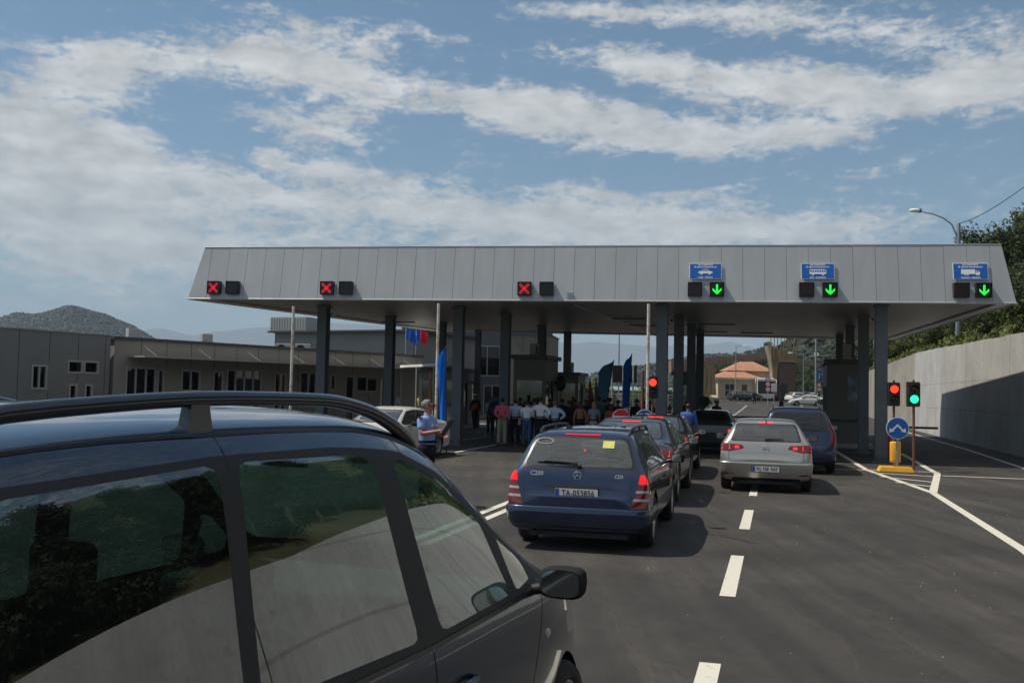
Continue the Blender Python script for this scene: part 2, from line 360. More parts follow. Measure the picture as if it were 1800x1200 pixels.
H_LEFT = ridge('hill', [(-400,610),(-200,575),(-60,566),(0,558),(30,549),(55,552),(75,549),(115,538),(130,539),(160,550),(182,555),(200,562),(232,574),(262,592),(300,610),(360,640),(420,672)], 1500, MATS['hill_green'], .5, 1, .006, 22)
ridge('mountains', [(-700,570),(-300,590),(100,596),(200,592),(240,584),(285,576),(318,585),(340,589),(380,580),(440,577),(480,575),(560,568),(640,570),(700,578),(780,590),(900,597),(960,599),(1000,606),(1040,602),(1082,604),(1130,608),(1160,611),(1190,606),(1240,606),(1283,600),(1312,607),(1350,622),(1420,650),(1500,660),(1700,600),(2100,560)], 9500, MATS['mountain'], .45, 1.2, .0012, 16)
H_MID = ridge('hill', [(985,686),(1000,678),(1025,666),(1050,656),(1070,650),(1117,645),(1150,640),(1180,634),(1230,627),(1280,623),(1340,618),(1400,604),(1500,590),(1700,560),(2000,560)], 950, MATS['hill_green'], .4, 1, .012, 14, seed=3)
H_NEAR = ridge('hill', [(1325,690),(1340,662),(1352,640),(1372,618),(1389,607),(1407,597),(1450,574),(1550,530),(1700,480),(1900,450),(2300,420)], 330, MATS['hill_near'], .42, 1.0, .03, 20, seed=5)

# ------------------------------------------------------------------ retaining wall and the slope above it
def wallx(y): return 16.6+.27*(y-30.65)
def walltop(y):
    K = [(-40,2.75),(12,2.7),(26,4.15),(34,4.29),(60,4.78),(90,4.55),(140,4.4)]
    for (a, p), (b, q) in zip(K, K[1:]):
        if y <= b: return p+(q-p)*(y-a)/(b-a)
    return 4.4
def concrete_wall(ca=(.34,.34,.335), cb=(.49,.49,.482)):
    m = bpy.data.materials.new('wall_concrete'); m.use_nodes = True; N = m.node_tree.nodes; L = m.node_tree.links; b = N['Principled BSDF']; b.inputs['Roughness'].default_value = .9
    g = N.new('ShaderNodeNewGeometry')
    def nz(s, d, st):
        mp = N.new('ShaderNodeMapping'); mp.inputs['Scale'].default_value = st; L.new(g.outputs['Position'], mp.inputs[0])
        n = N.new('ShaderNodeTexNoise'); n.inputs['Scale'].default_value = s; n.inputs['Detail'].default_value = d; n.inputs['Roughness'].default_value = .62; L.new(mp.outputs[0], n.inputs['Vector']); return n.outputs['Fac']
    def ramp(f, p0, p1, c0, c1):
        r = N.new('ShaderNodeValToRGB'); r.color_ramp.elements[0].position = p0; r.color_ramp.elements[1].position = p1
        r.color_ramp.elements[0].color = (*c0, 1); r.color_ramp.elements[1].color = (*c1, 1); L.new(f, r.inputs[0]); return r.outputs[0]
    def mul(a, b_):
        x = N.new('ShaderNodeMix'); x.data_type = 'RGBA'; x.blend_type = 'MULTIPLY'; x.inputs['Factor'].default_value = 1; L.new(a, x.inputs['A']); L.new(b_, x.inputs['B']); return x.outputs['Result']
    c = ramp(nz(.5, 8, (1,1,1)), .3, .7, ca, cb)
    c = mul(c, ramp(nz(1.0, 6, (3,3,.35)), .3, .75, (.90,.895,.88), (1.04,1.04,1.04)))      # drips down the face
    c = mul(c, ramp(nz(7, 6, (1,1,1)), .25, .7, (.86,.86,.86), (1.06,1.06,1.06)))
    c = mul(c, ramp(nz(2.2, 4, (1,1,2)), .62, .74, (1,1,1), (.72,.70,.67)))
    sx = N.new('ShaderNodeSeparateXYZ'); L.new(g.outputs['Position'], sx.inputs[0])
    for zz in (1.45, 2.75):
        m1 = N.new('ShaderNodeMath'); m1.operation = 'SUBTRACT'; L.new(sx.outputs[2], m1.inputs[0]); m1.inputs[1].default_value = zz; m2 = N.new('ShaderNodeMath'); m2.operation = 'ABSOLUTE'; L.new(m1.outputs[0], m2.inputs[0]); c = mul(c, ramp(m2.outputs[0], .008, .03, (.72,.71,.69), (1,1,1)))
    L.new(c, b.inputs['Base Color']); bp = N.new('ShaderNodeBump'); bp.inputs['Strength'].default_value = .35; bp.inputs['Distance'].default_value = .03; L.new(nz(6, 6, (1,1,1)), bp.inputs['Height']); L.new(bp.outputs[0], b.inputs['Normal'])
    return m
WC = concrete_wall(); WC2 = concrete_wall((.22,.20,.17), (.36,.335,.29))
wall = thing('retaining_wall', 'long pale concrete retaining wall along the right side of the road, canopy shadow across it', 'wall', (wallx(30), 30, 0))
def wall_panel(y0, y1, off=0, name='wall_panel', m=None):
    mb = MB(); k = 6; vs = []; fs = []
    for i in range(k+1):
        y = y0+(y1-y0)*i/k; x = wallx(y)+off; zt = walltop(y)+.05*noise.noise(Vector((y*.4, 0, 0)))
        for (dx, z) in ((0,-.2),(0.03,zt*.33),(0.06,zt*.66),(.1,zt),(.45,zt),(.45,-.2)): vs.append((x+dx-wall.location.x, y-30, z))
    for i in range(k):
        for j in range(5): a = i*6+j; fs.append((a, a+6, a+7, a+1))
    fs += [(0,1,2,3,4,5), tuple(range(k*6, k*6+6))[::-1]]; mb.add(vs, fs); return mb.build(name, m, wall)
y = -32
while y < 126:
    w = 8.55; wall_panel(y+.015, min(y+w, 126)-.015, 0, m=WC if y < 62 else WC2); y += w
bk = MB()
for yy in range(-32, 123, 3):
    bk.add([(wallx(yy)+.2-wall.location.x, yy-30, -.2),(wallx(yy+3)+.2-wall.location.x, yy-27, -.2),(wallx(yy+3)+.2-wall.location.x, yy-27, walltop(yy+3)-.15),(wallx(yy)+.2-wall.location.x, yy-30, walltop(yy)-.15)], [(0,1,2,3)])
bk.build('joint_fill', MATS['tar'], wall)
def slopez(x, y):
    s = x-wallx(y)-.4; zt = walltop(y)
    if s < 0: return zt-.25
    g_ = .62 if y > 30 else (.42 if y < 18 else .42+.2*(y-18)/12)
    return zt-.15+g_*min(s, 34)+.8*noise.fractal(Vector((x*.12, y*.12, 4)), 1, 2, 4)*min(1, s/3)
mat('soil', (.075,.07,.04), 1, col2=(.03,.036,.016), nscale=.5, spec=.1, bump=.8, bscale=2.5)
def slope():
    mb = MB(); vs = []; ny = 72; nx = 24
    for j in range(ny+1):
        y = -34+175*j/ny
        for i in range(nx+1):
            s = .35+46*(i/nx)**1.4; x = wallx(y)+s; vs.append((x, y, slopez(x, y) if i else walltop(y)-.3))
    mb.add(vs, [(j*(nx+1)+i, j*(nx+1)+i+1, (j+1)*(nx+1)+i+1, (j+1)*(nx+1)+i) for j in range(ny) for i in range(nx)], None, 0, True)
    struct(mb.build('hillside', MATS['soil']))
slope()

# ------------------------------------------------------------------ foliage
def leafmat(name, c1, c2, c3=None):
    m = bpy.data.materials.new(name); m.use_nodes = True; N = m.node_tree.nodes; L = m.node_tree.links; b = N['Principled BSDF']; b.inputs['Roughness'].default_value = .6; b.inputs['Specular IOR Level'].default_value = .25
    g = N.new('ShaderNodeNewGeometry'); oi = N.new('ShaderNodeObjectInfo'); r = N.new('ShaderNodeValToRGB')
    ad = N.new('ShaderNodeMath'); ad.operation = 'MULTIPLY_ADD'; L.new(g.outputs['Random Per Island'], ad.inputs[0]); ad.inputs[1].default_value = .6
    m2 = N.new('ShaderNodeMath'); m2.operation = 'MULTIPLY'; L.new(oi.outputs['Random'], m2.inputs[0]); m2.inputs[1].default_value = .4; L.new(m2.outputs[0], ad.inputs[2])
    r.color_ramp.elements[0].color = (*c1, 1); r.color_ramp.elements[1].color = (*c2, 1)
    if c3: e = r.color_ramp.elements.new(.8); e.color = (*c2, 1); r.color_ramp.elements[2].color = (*c3, 1)
    L.new(ad.outputs[0], r.inputs[0]); L.new(r.outputs[0], b.inputs['Base Color'])
    t = N.new('ShaderNodeBsdfTranslucent'); L.new(r.outputs[0], t.inputs[0]); mx = N.new('ShaderNodeMixShader'); mx.inputs[0].default_value = .22
    L.new(b.outputs[0], mx.inputs[1]); L.new(t.outputs[0], mx.inputs[2]); L.new(mx.outputs[0], N['Material Output'].inputs[0]); MATS[name] = m; return m
leafmat('leaf_a', (.018,.032,.010), (.070,.095,.026)); leafmat('leaf_b', (.034,.052,.012), (.115,.14,.034)); leafmat('leaf_dark', (.006,.013,.005), (.026,.042,.013)); leafmat('leaf_far', (.016,.025,.012), (.022,.032,.015)); leafmat('leaf_c', (.018,.034,.014), (.06,.085,.03))
mat('bark', (.10,.08,.06), .95, noise_amt=.3, nscale=8, bump=.5)
def crown_mb(h, w, n, leaf, seed, conic=0):
    rnd = random.Random(seed); mb = MB(); cl = []
    for i in range(max(12, n//90)):
        a = rnd.uniform(0, 2*PI); r = rnd.random()**.55*w*.5; z = h*(.22+.70*rnd.random())
        if conic: r *= 1.15-z/h
        else: r *= (1-((z/h-.5)/.62)**2)**.5 if abs(z/h-.5) < .62 else .1
        cl.append((Vector((r*math.cos(a), r*math.sin(a), z)), rnd.uniform(.10, .24)*w))
    vs = []; fs = []
    for i in range(n):
        c, cr = cl[rnd.randrange(len(cl))]
        d = Vector((rnd.gauss(0,1), rnd.gauss(0,1), rnd.gauss(0,.8))).normalized()*cr*(rnd.random()**.35)
        p = c+d; s = leaf*rnd.uniform(.6, 1.4); nrm = (d.normalized()+Vector((rnd.uniform(-.8,.8), rnd.uniform(-.8,.8), rnd.uniform(-.4,1)))).normalized()
        u = nrm.orthogonal().normalized(); u.rotate(Matrix.Rotation(rnd.uniform(0, 6.3), 3, nrm)); v = nrm.cross(u)
        o = len(vs); vs += [p-u*s, p+v*s*.45, p+u*s, p-v*s*.45]; fs.append((o, o+1, o+2, o+3))
    mb.add(vs, fs); return mb
def trunk_mb(h, w, seed):
    rnd = random.Random(seed); mb = MB(); mb.tube([(0,0,-.3),(.04,0,h*.3),(.0,.05,h*.6)], [.09*h/4,.07*h/4,.03*h/4], 7)
    for i in range(7):
        a = rnd.uniform(0, 2*PI); z = h*rnd.uniform(.15,.45); mb.tube([(0,0,z),(math.cos(a)*w*.2, math.sin(a)*w*.2, z+h*.15),(math.cos(a)*w*.38, math.sin(a)*w*.38, z+h*.3)], [.035*h/4,.022*h/4,.008], 5)
    return mb
PLANTS = {}
def plant_proto(key, name, h, w, n, leaf, lm, seed, conic=0):
    cm_ = crown_mb(h, w, n, leaf, seed, conic); tm = trunk_mb(h, w, seed)
    PLANTS[key] = (name, cm_, tm, lm)
def place_plants(key, spots, label, cat, group):
    name, cm_, tm, lm = PLANTS[key]; first = None
    for (x, y, z, s, rz) in spots:
        if first is None:
            t = thing(name, label, cat, (x, y, z), rz, group); cm_.build('crown', MATS[lm], t); tm.build('trunk', MATS['bark'], t); first = t
        else:
            t = copy_tree(first); t.location = (x, y, z); t.rotation_euler = (0, 0, rz)
        t.scale = (s, s, s*random.uniform(.85, 1.15)); t['label'] = label
plant_proto('a', 'broadleaf_tree', 4.2, 3.8, 5200, .10, 'leaf_a', 1)
plant_proto('b', 'shrub', 2.0, 2.6, 3600, .075, 'leaf_b', 2)
plant_proto('c', 'evergreen_tree', 5.2, 2.9, 5200, .10, 'leaf_c', 3, 1)
plant_proto('d', 'shrub', 1.6, 2.2, 3000, .07, 'leaf_a', 4)
plant_proto('e', 'evergreen_tree', 5.2, 2.9, 5200, .10, 'leaf_dark', 3, 1)
plant_proto('f', 'shrub', 1.6, 2.2, 3000, .07, 'leaf_dark', 4)
rn = random.Random(11)
def spots(n, y0, y1, s0, s1, sc0, sc1):
    o = []
    for i in range(n):
        y = rn.uniform(y0, y1); s = rn.uniform(s0, s1); x = wallx(y)+s; o.append((x, y, slopez(x, y)-.1, rn.uniform(sc0, sc1), rn.uniform(0, 6.3)))
    return o
place_plants('b', spots(44, 26, 100, .9, 5, .7, 1.15), 'bright green shrub growing on the slope just above the retaining wall', 'shrub', 'bright shrubs along the wall top')
place_plants('d', spots(44, 26, 100, 1.0, 8, .7, 1.3), 'dark low shrub on the slope above the retaining wall', 'shrub', 'dark shrubs on the slope')
place_plants('a', spots(34, 28, 100, 5, 15, .8, 1.3), 'leafy tree on the hillside above the retaining wall', 'tree', 'leafy trees on the hillside')
place_plants('c', spots(16, 55, 104, 3.5, 14, .8, 1.3), 'dark pointed evergreen on the hillside beyond the canopy', 'tree', 'evergreens on the hillside')
place_plants('e', spots(110, -30, 27, 1.5, 13, .55, 1.0), 'leafy tree on the slope beside the camera, mirrored in the car windows', 'tree', 'trees mirrored in the car windows')
place_plants('f', spots(120, -30, 26, 1.2, 5, .6, 1.0), 'low shrub above the wall beside the camera, mirrored in the car windows', 'shrub', 'shrubs mirrored in the car windows')
def ground_cover():
    rnd = random.Random(5); vs = []; fs = []
    for i in range(42000):
        y = 18+90*rnd.random(); s = .5+26*rnd.random()**1.5; x = wallx(y)+s; z = slopez(x, y)
        cl_ = noise.noise(Vector((x*.5, y*.5, 0)))
        if cl_ < -.15 and rnd.random() < .7: continue
        p = Vector((x, y, z+rnd.random()*.35*(1+cl_))); sz = rnd.uniform(.08,.2); n_ = Vector((rnd.uniform(-1,.3), rnd.uniform(-1,1), rnd.uniform(.2,1))).normalized(); u = n_.orthogonal().normalized(); u.rotate(Matrix.Rotation(rnd.uniform(0,6.3), 3, n_)); v = n_.cross(u)
        o = len(vs); vs += [p-u*sz, p+v*sz*.5, p+u*sz, p-v*sz*.5]; fs.append((o,o+1,o+2,o+3))
    mb = MB(); mb.add(vs, fs); o = mb.build('undergrowth', MATS['leaf_b']); props(o, 'low tangled undergrowth covering the slope above the retaining wall', 'undergrowth', None, 'stuff')
ground_cover()
def forest(o, label, n, size, Y):
    """tree crowns too many to count, standing on the camera side of a far hill"""
    rnd = random.Random(n); me = o.data; fc = [f for f in me.polygons if f.center.y < Y*1.06 and f.normal.z > .05]; tot = [0.0]
    for f in fc: tot.append(tot[-1]+f.area)
    import bisect; vs = []; fs = []
    for i in range(n):
        f = fc[min(len(fc)-1, bisect.bisect(tot, rnd.random()*tot[-1])-1)]; c = [me.vertices[k].co for k in f.vertices]; a, b = rnd.random(), rnd.random()
        p = (c[0].lerp(c[1], a)).lerp(c[3].lerp(c[2], a), b); s = size*rnd.uniform(.5, 1.4); q = len(vs)
        for k in range(6): an = k*1.047+rnd.random(); rr = s*rnd.uniform(.35,.6); vs.append(p+Vector((math.cos(an)*rr, math.sin(an)*rr, s*rnd.uniform(-.1,.35))))
        vs.append(p+Vector((rnd.uniform(-.1,.1)*s, rnd.uniform(-.1,.1)*s, s*rnd.uniform(.28,.5)))); fs += [(q+k, q+(k+1) % 6, q+6) for k in range(6)]
    mb = MB(); mb.add(vs, fs); w = mb.build('woodland', MATS['leaf_far']); props(w, label, 'woodland', None, 'stuff')
forest(H_NEAR, 'dense green woodland covering the hillside beyond the gate', 16000, 4.0, 330)
forest(H_LEFT, 'dark wooded cover on the conical hill at the far left', 34000, 4.6, 1500)
forest(H_MID, 'wooded cover of the low hill between the middle columns and the gate', 9000, 6.5, 950)
# ------------------------------------------------------------------ the canopy
ZS = 4.7; ZT = 6.43
mat('fascia', (.405,.415,.43), .42, .15, noise_amt=.05, nscale=.25)
def weather_fascia():
    m = MATS['fascia']; N = m.node_tree.nodes; L = m.node_tree.links; b = N['Principled BSDF']; src = b.inputs['Base Color'].links[0].from_socket
    g = N.new('ShaderNodeNewGeometry'); mr = N.new('ShaderNodeMapRange'); L.new(g.outputs['Random Per Island'], mr.inputs[0]); mr.inputs['To Min'].default_value = .97; mr.inputs['To Max'].default_value = 1.02
    mp = N.new('ShaderNodeMapping'); mp.inputs['Scale'].default_value = (2.5,2.5,.25); L.new(g.outputs['Position'], mp.inputs[0]); n = N.new('ShaderNodeTexNoise'); n.inputs['Scale'].default_value = 1.5; n.inputs['Detail'].default_value = 6; L.new(mp.outputs[0], n.inputs['Vector'])
    m2 = N.new('ShaderNodeMapRange'); L.new(n.outputs['Fac'], m2.inputs[0]); m2.inputs['From Min'].default_value = .3; m2.inputs['From Max'].default_value = .7; m2.inputs['To Min'].default_value = .93; m2.inputs['To Max'].default_value = 1.03
    k = N.new('ShaderNodeMath'); k.operation = 'MULTIPLY'; L.new(mr.outputs[0], k.inputs[0]); L.new(m2.outputs[0], k.inputs[1]); v = N.new('ShaderNodeVectorMath'); v.operation = 'SCALE'; L.new(src, v.inputs[0]); L.new(k.outputs[0], v.inputs['Scale']); L.new(v.outputs[0], b.inputs['Base Color'])
weather_fascia(); mat('fascia_gap', (.28,.28,.29), .7)
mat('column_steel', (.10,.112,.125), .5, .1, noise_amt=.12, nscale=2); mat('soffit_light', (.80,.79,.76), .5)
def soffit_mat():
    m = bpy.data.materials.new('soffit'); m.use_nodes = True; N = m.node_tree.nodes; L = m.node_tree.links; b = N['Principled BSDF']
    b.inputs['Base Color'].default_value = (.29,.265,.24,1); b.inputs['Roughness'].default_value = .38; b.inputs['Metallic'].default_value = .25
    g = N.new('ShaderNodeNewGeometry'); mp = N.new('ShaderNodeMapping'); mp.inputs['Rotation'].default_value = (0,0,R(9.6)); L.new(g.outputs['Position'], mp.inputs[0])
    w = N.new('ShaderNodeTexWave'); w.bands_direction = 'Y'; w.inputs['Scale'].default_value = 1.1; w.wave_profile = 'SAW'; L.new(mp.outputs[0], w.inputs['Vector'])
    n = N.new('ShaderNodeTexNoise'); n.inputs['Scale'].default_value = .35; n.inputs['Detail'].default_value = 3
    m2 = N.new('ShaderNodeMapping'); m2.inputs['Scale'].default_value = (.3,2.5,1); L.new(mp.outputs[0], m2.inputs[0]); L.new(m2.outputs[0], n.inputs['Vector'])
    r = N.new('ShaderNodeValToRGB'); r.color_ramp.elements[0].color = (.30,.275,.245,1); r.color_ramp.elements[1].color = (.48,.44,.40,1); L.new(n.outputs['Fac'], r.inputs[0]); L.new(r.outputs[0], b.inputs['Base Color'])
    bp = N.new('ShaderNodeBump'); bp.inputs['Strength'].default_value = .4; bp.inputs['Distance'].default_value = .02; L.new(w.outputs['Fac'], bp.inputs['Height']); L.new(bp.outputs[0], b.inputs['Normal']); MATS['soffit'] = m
soffit_mat()
BL, BR, RR, RL = G(330,525,ZS), G(1787,533,ZS), G(1570,597,ZS+.3), G(760,581,ZS+.3)
def on_soffit(x, y):
    """the gently rising underside, seen at a picture position"""
    n = (BR-BL).cross(RR-BL); d = ray(x, y); return CP+d*((BL-CP).dot(n)/d.dot(n))
def soffit_z(x, y):
    n = (BR-BL).cross(RR-BL); return BL.z-((x-BL.x)*n.x+(y-BL.y)*n.y)/n.z
cen = (BL+BR+RR+RL)/4
canopy = thing('border_canopy', 'wide flat grey metal canopy on steel columns spanning the border crossing lanes', 'canopy', (cen.x, cen.y, 0))
CO = Vector((cen.x, cen.y, 0))
cor = [BL, BR, RR, RL]
def inset(i, d):
    p = cor[i]; a = (cor[i-1]-p).normalized(); b = (cor[(i+1) % 4]-p).normalized(); n = (a+b); return p+(a+b)*d/ (abs(a.cross(b).z))
tops = [inset(i, .33)+Vector((0,0,ZT-ZS)) for i in range(4)]
def fascia():
    core = MB(); fm = MB()
    c2 = [inset(i, .03)+Vector((0,0,.02)) for i in range(4)]; t2 = [inset(i, .36)+Vector((0,0,ZT-ZS-.02)) for i in range(4)]
    core.add([p-CO for p in c2+t2], [(i, (i+1) % 4, (i+1) % 4+4, i+4) for i in range(4)]+[(4,5,6,7)])
    core.build('roof_deck', MATS['fascia_gap'], canopy)
    nn = [40, 32, 34, 32]
    def tpt(p, q, tp, tq, u):
        e = (q-p).normalized(); x = p.lerp(q, u); f = (x-tp).dot(e)/(tq-tp).dot(e); return tp.lerp(tq, min(1, max(0, f)))
    for s in range(4):
        p, q, tp, tq = cor[s], cor[(s+1) % 4], tops[s], tops[(s+1) % 4]; n = nn[s]
        for k in range(n):
            g = .0045/(q-p).length; a, b = k/n+g, (k+1)/n-g
            P = [p.lerp(q, a), p.lerp(q, b), tpt(p, q, tp, tq, b), tpt(p, q, tp, tq, a)]
            nrm = (P[1]-P[0]).cross(P[3]-P[0]).normalized(); jit = nrm*random.uniform(-.002,.002)
            fm.add([v-CO+jit for v in P]+[v-CO-nrm*.025 for v in P], [(0,1,2,3),(1,0,4,5),(2,1,5,6),(3,2,6,7),(0,3,7,4)])
    fm.build('fascia', MATS['fascia'], canopy)
    cp = MB()   # capping along the top edge and drip edge below
    for s in range(4):
        p, q = tops[s]-CO, tops[(s+1) % 4]-CO; cp.tube([p+Vector((0,0,.01)), q+Vector((0,0,.01))], .014, 6)
        cp.tube([cor[s]-CO+Vector((0,0,0)), cor[(s+1) % 4]-CO], .03, 6)
    cp.build('edge_trim', MATS['fascia'], canopy)
fascia()
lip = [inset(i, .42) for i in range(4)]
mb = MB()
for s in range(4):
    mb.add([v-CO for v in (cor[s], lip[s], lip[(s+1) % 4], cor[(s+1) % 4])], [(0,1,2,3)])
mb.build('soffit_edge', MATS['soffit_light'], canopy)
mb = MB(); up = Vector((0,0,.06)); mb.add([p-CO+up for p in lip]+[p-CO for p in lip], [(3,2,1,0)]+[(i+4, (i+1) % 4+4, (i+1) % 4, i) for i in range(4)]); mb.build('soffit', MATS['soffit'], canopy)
def column(x, y, w=.34, h=None, rz=R(-15)):
    h = soffit_z(x, y)+.05
    mb = MB(); T = TM((x-CO.x, y-CO.y, 0), rz=rz); t = .035
    mb.b2((-w/2,-w/2,0), (w/2,-w/2+t,h), T); mb.b2((-w/2,w/2-t,0), (w/2,w/2,h), T); mb.b2((-.02,-w/2+t,0), (.02,w/2-t,h), T)
    mb.b2((-w/2-.08,-w/2-.08,0), (w/2+.08,w/2+.08,.03), T); mb.b2((-w/2-.06,-w/2-.06,h-.1), (w/2+.06,w/2+.06,h-.06), T)
    for sx in (-1,1): mb.b2((sx*.1-.012,-w/2-.05,.03), (sx*.1+.012,-w/2,.2), T)
    mb.build('column', MATS['column_steel'], canopy)
for q in [(570,538),(687,556),(777,566),(808,541),(890,552),(953,572),(998,584),(1165,535),(1194,556),(1216,570),(1231,582),(1549,536),(1518,556),(1494,574),(1476,589)]:
    p = on_soffit(*q); column(p.x, p.y)
p = on_soffit(841, 581); column(p.x, p.y, .26)
# soffit light strips / cable run
mb = MB(); a = on_soffit(1010,534)-CO; b = on_soffit(1155,590)-CO; mb.tube([a+Vector((0,0,-.03)), b+Vector((0,0,-.03))], .022, 6); mb.build('cable_conduit', MATS['steel'], canopy)
mb = MB()
for (x, y) in [(1330,585),(1250,583),(1110,560),(1130,572),(1260,570),(700,566)]:
    p = on_soffit(x, y)-CO; mb.box((p.x, p.y, p.z-.0), (1.5,.14,.05), rz=R(-9))
mb.build('soffit_light', MATS['dark_trim'], canopy)

def facade_pt(px_, z):
    """a point on the canopy front at a given picture column and height"""
    t0, t1 = 0, 1
    for _ in range(40):
        t = (t0+t1)/2; k = (z-ZS)/(ZT-ZS); p = cor[0].lerp(cor[1], t).lerp(tops[0].lerp(tops[1], t), k); d = CM.transposed() @ (p-CP); x = 900+F*d.x/-d.z
        if x < px_: t0 = t
        else: t1 = t
    return p
FRZ = math.atan2(BR.y-BL.y, BR.x-BL.x); LEANX = math.atan2(.33, ZT-ZS)
mat('led_red', (.9,.01,.03), .4, emit=.65); mat('led_green', (.02,1,.06), .4, emit=.9); mat('signal_face', (.010,.011,.010), .35); mat('signal_face_red', (.035,.010,.010), .4)
mat('sign_blue', lin((10,92,176)), .4); mat('sign_white', (.78,.78,.76), .4); mat('sign_red', lin((190,28,34)), .4); mat('signal_body', (.014,.015,.014), .45)
def lane_signal(px_, kind, label, group):
    p = facade_pt(px_, 5.06); t = thing('lane_signal', label, 'lane signal', p, FRZ, group); s = .40
    T = TM((0,-.10,0)); b = MB(); b.b2((-s/2,-.06,-s/2), (s/2,.12,s/2), T)
    b.b2((-s/2-.01,-.10,s/2), (s/2+.01,.12,s/2+.015), T)
    for sx in (-1,1): b.b2((sx*(s/2+.006)-.006,-.09,-s/2), (sx*(s/2+.006)+.006,.12,s/2), T)
    for sz in (-1,1): b.b2((-.05,.12,sz*.12-.03), (.05,.24,sz*.12+.03), T)
    b.build('housing', MATS['signal_body'], t)
    f = MB(); f.b2((-s/2+.02,-.172,-s/2+.02), (s/2-.02,-.162,s/2-.02)); f.build('display', MATS['signal_face_red' if kind == 'dark_red' else 'signal_face'], t)
    if kind == 'cross':
        m = MB()
        for k in range(-4, 5):          # a cross drawn in lamp dots, two rows wide
            for sg in (-1, 1):
                for dd in (-.5,.5):
                    m.box((k*.033+dd*.03, -.176, sg*k*.033-dd*.03*sg), (.030,.008,.030))
        m.build('red_cross', MATS['led_red'], t)
    if kind == 'arrow':
        m = MB(); W = UP.copy(); T2 = Matrix.Translation((0,-.176,0)) @ UP
        m.prism([(-.028,.15),(.028,.15),(.028,-.07),(-.028,-.07)], 0, .008, T2)
        m.prism([(0,-.155),(.13,-.03),(.13,.04),(0,-.085)], 0, .008, T2); m.prism([(0,-.155),(0,-.085),(-.13,.04),(-.13,-.03)], 0, .008, T2)
        m.build('green_arrow', MATS['led_green'], t)
lane_signal(379, 'cross', 'black square signal showing a red cross at the far left end of the canopy front', 'lane signals')
lane_signal(411.5, 'dark', 'unlit black square signal next to the leftmost red cross', 'lane signals')
lane_signal(577, 'cross', 'black square signal with a red cross, the middle one of the three crosses', 'lane signals')
lane_signal(610, 'dark', 'unlit black square signal right of the middle red cross', 'lane signals')
lane_signal(923, 'cross', 'black square signal with a red cross, the one nearest the blue signs', 'lane signals')
lane_signal(961.5, 'dark', 'unlit black square signal right of the third red cross', 'lane signals')
lane_signal(1221.5, 'dark_red', 'unlit dark square signal under the blue sign with a car on it', 'lane signals')
lane_signal(1260, 'arrow', 'black square signal with a green down arrow under the blue car sign', 'lane signals')
lane_signal(1417, 'dark_red', 'unlit dark square signal under the blue sign with a bus on it', 'lane signals')
lane_signal(1458, 'arrow', 'black square signal with a green down arrow under the blue bus sign', 'lane signals')
lane_signal(1688, 'dark_red', 'unlit dark square signal under the blue sign with a truck on it', 'lane signals')
lane_signal(1727, 'arrow', 'black square signal with a green down arrow under the blue truck sign', 'lane signals')
def picto(m, kind, T):
    def pr(pts, a=.004, b=.007): m.prism([(x, y) for x, y in pts], a, b, T)
    def disc(x, y, r): pr([(x+r*math.cos(2*PI*k/14), y+r*math.sin(2*PI*k/14)) for k in range(14)])
    if kind == 'car':
        pr([(-.26,-.05),(.26,-.05),(.27,.01),(.2,.035),(-.24,.035),(-.27,0)]); pr([(-.16,.035),(-.10,.09),(-.085,.09),(-.13,.035)]); pr([(-.10,.09),(.07,.09),(.075,.105),(-.095,.105)])
        pr([(.14,.035),(.07,.105),(.055,.09),(.11,.035)]); pr([(-.02,.035),(-.02,.09),(0,.09),(0,.035)]); disc(-.15,-.06,.04); disc(.15,-.06,.04)
    if kind == 'bus':
        pr([(-.30,-.07),(.30,-.07),(.31,.0),(-.30,.0)]); pr([(-.30,.07),(.29,.07),(.27,.10),(-.29,.10)])
        for k in range(8): x = -.30+k*.085; pr([(x,0),(x+.02,0),(x+.02,.07),(x,.07)])
        disc(-.18,-.08,.04); disc(.19,-.08,.04)
    if kind == 'truck':
        pr([(-.33,-.05),(.16,-.05),(.16,.10),(-.33,.10)]); pr([(.18,-.06),(.33,-.06),(.33,.0),(.18,.0)]); pr([(.18,0),(.20,0),(.20,.06),(.28,.06),(.33,0),(.305,0),(.27,.045),(.18,.045)]); pr([(-.33,-.065),(.2,-.065),(.2,-.052),(-.33,-.052)])
        for x in (-.19,-.10,.21,.28): disc(x,-.08,.035)
def lane_sign(px_, kind, bottom, label):
    p = facade_pt(px_, 5.62); t = thing('lane_sign', label, 'road sign', p, 0, 'blue passport lane signs'); t.rotation_euler = (-LEANX, 0, FRZ)
    w, h = .96, .50; b = MB(); b.b2((-w/2,-.05,-h/2), (w/2,-.03,h/2)); b.build('panel', MATS['sign_white'], t, .004)
    b = MB(); b.b2((-w/2+.018,-.054,-h/2+.018), (w/2-.018,-.0505,h/2-.018)); b.build('face', MATS['sign_blue'], t)
    T = Matrix.Translation((0,-.054,0)) @ UP; m = text_mb('ALL PASSPORTS', .062, T @ TM((0,.195,.002)), ext=.002, bold=.002)
    text_mb('TË GJITHA PASAPORTAT', .062, T @ TM((0,.128,.002)), mb=m, ext=.002, bold=.002); text_mb(bottom, .062, T @ TM((0,-.198,.002)), mb=m, ext=.002, bold=.002); m.build('lettering', MATS['sign_white'], t)
    m = MB(); picto(m, kind, T @ TM((0,-.03,0)) @ Matrix.Diagonal((.78,.86,1,1))); m.build('pictogram', MATS['sign_white'], t)
    m = MB()
    for sx in (-.3,.3): m.b2((sx-.02,-.03,-.2), (sx+.02,.12,-.16)); m.b2((sx-.02,-.03,.16), (sx+.02,.05,.2))
    m.build('bracket', MATS['steel'], t)
lane_sign(1240, 'car', 'CARS - VETURA', 'blue sign with a white car drawing on the canopy front')
lane_sign(1437, 'bus', 'BUS - AUTOBUS', 'blue sign with a white bus drawing on the canopy front')
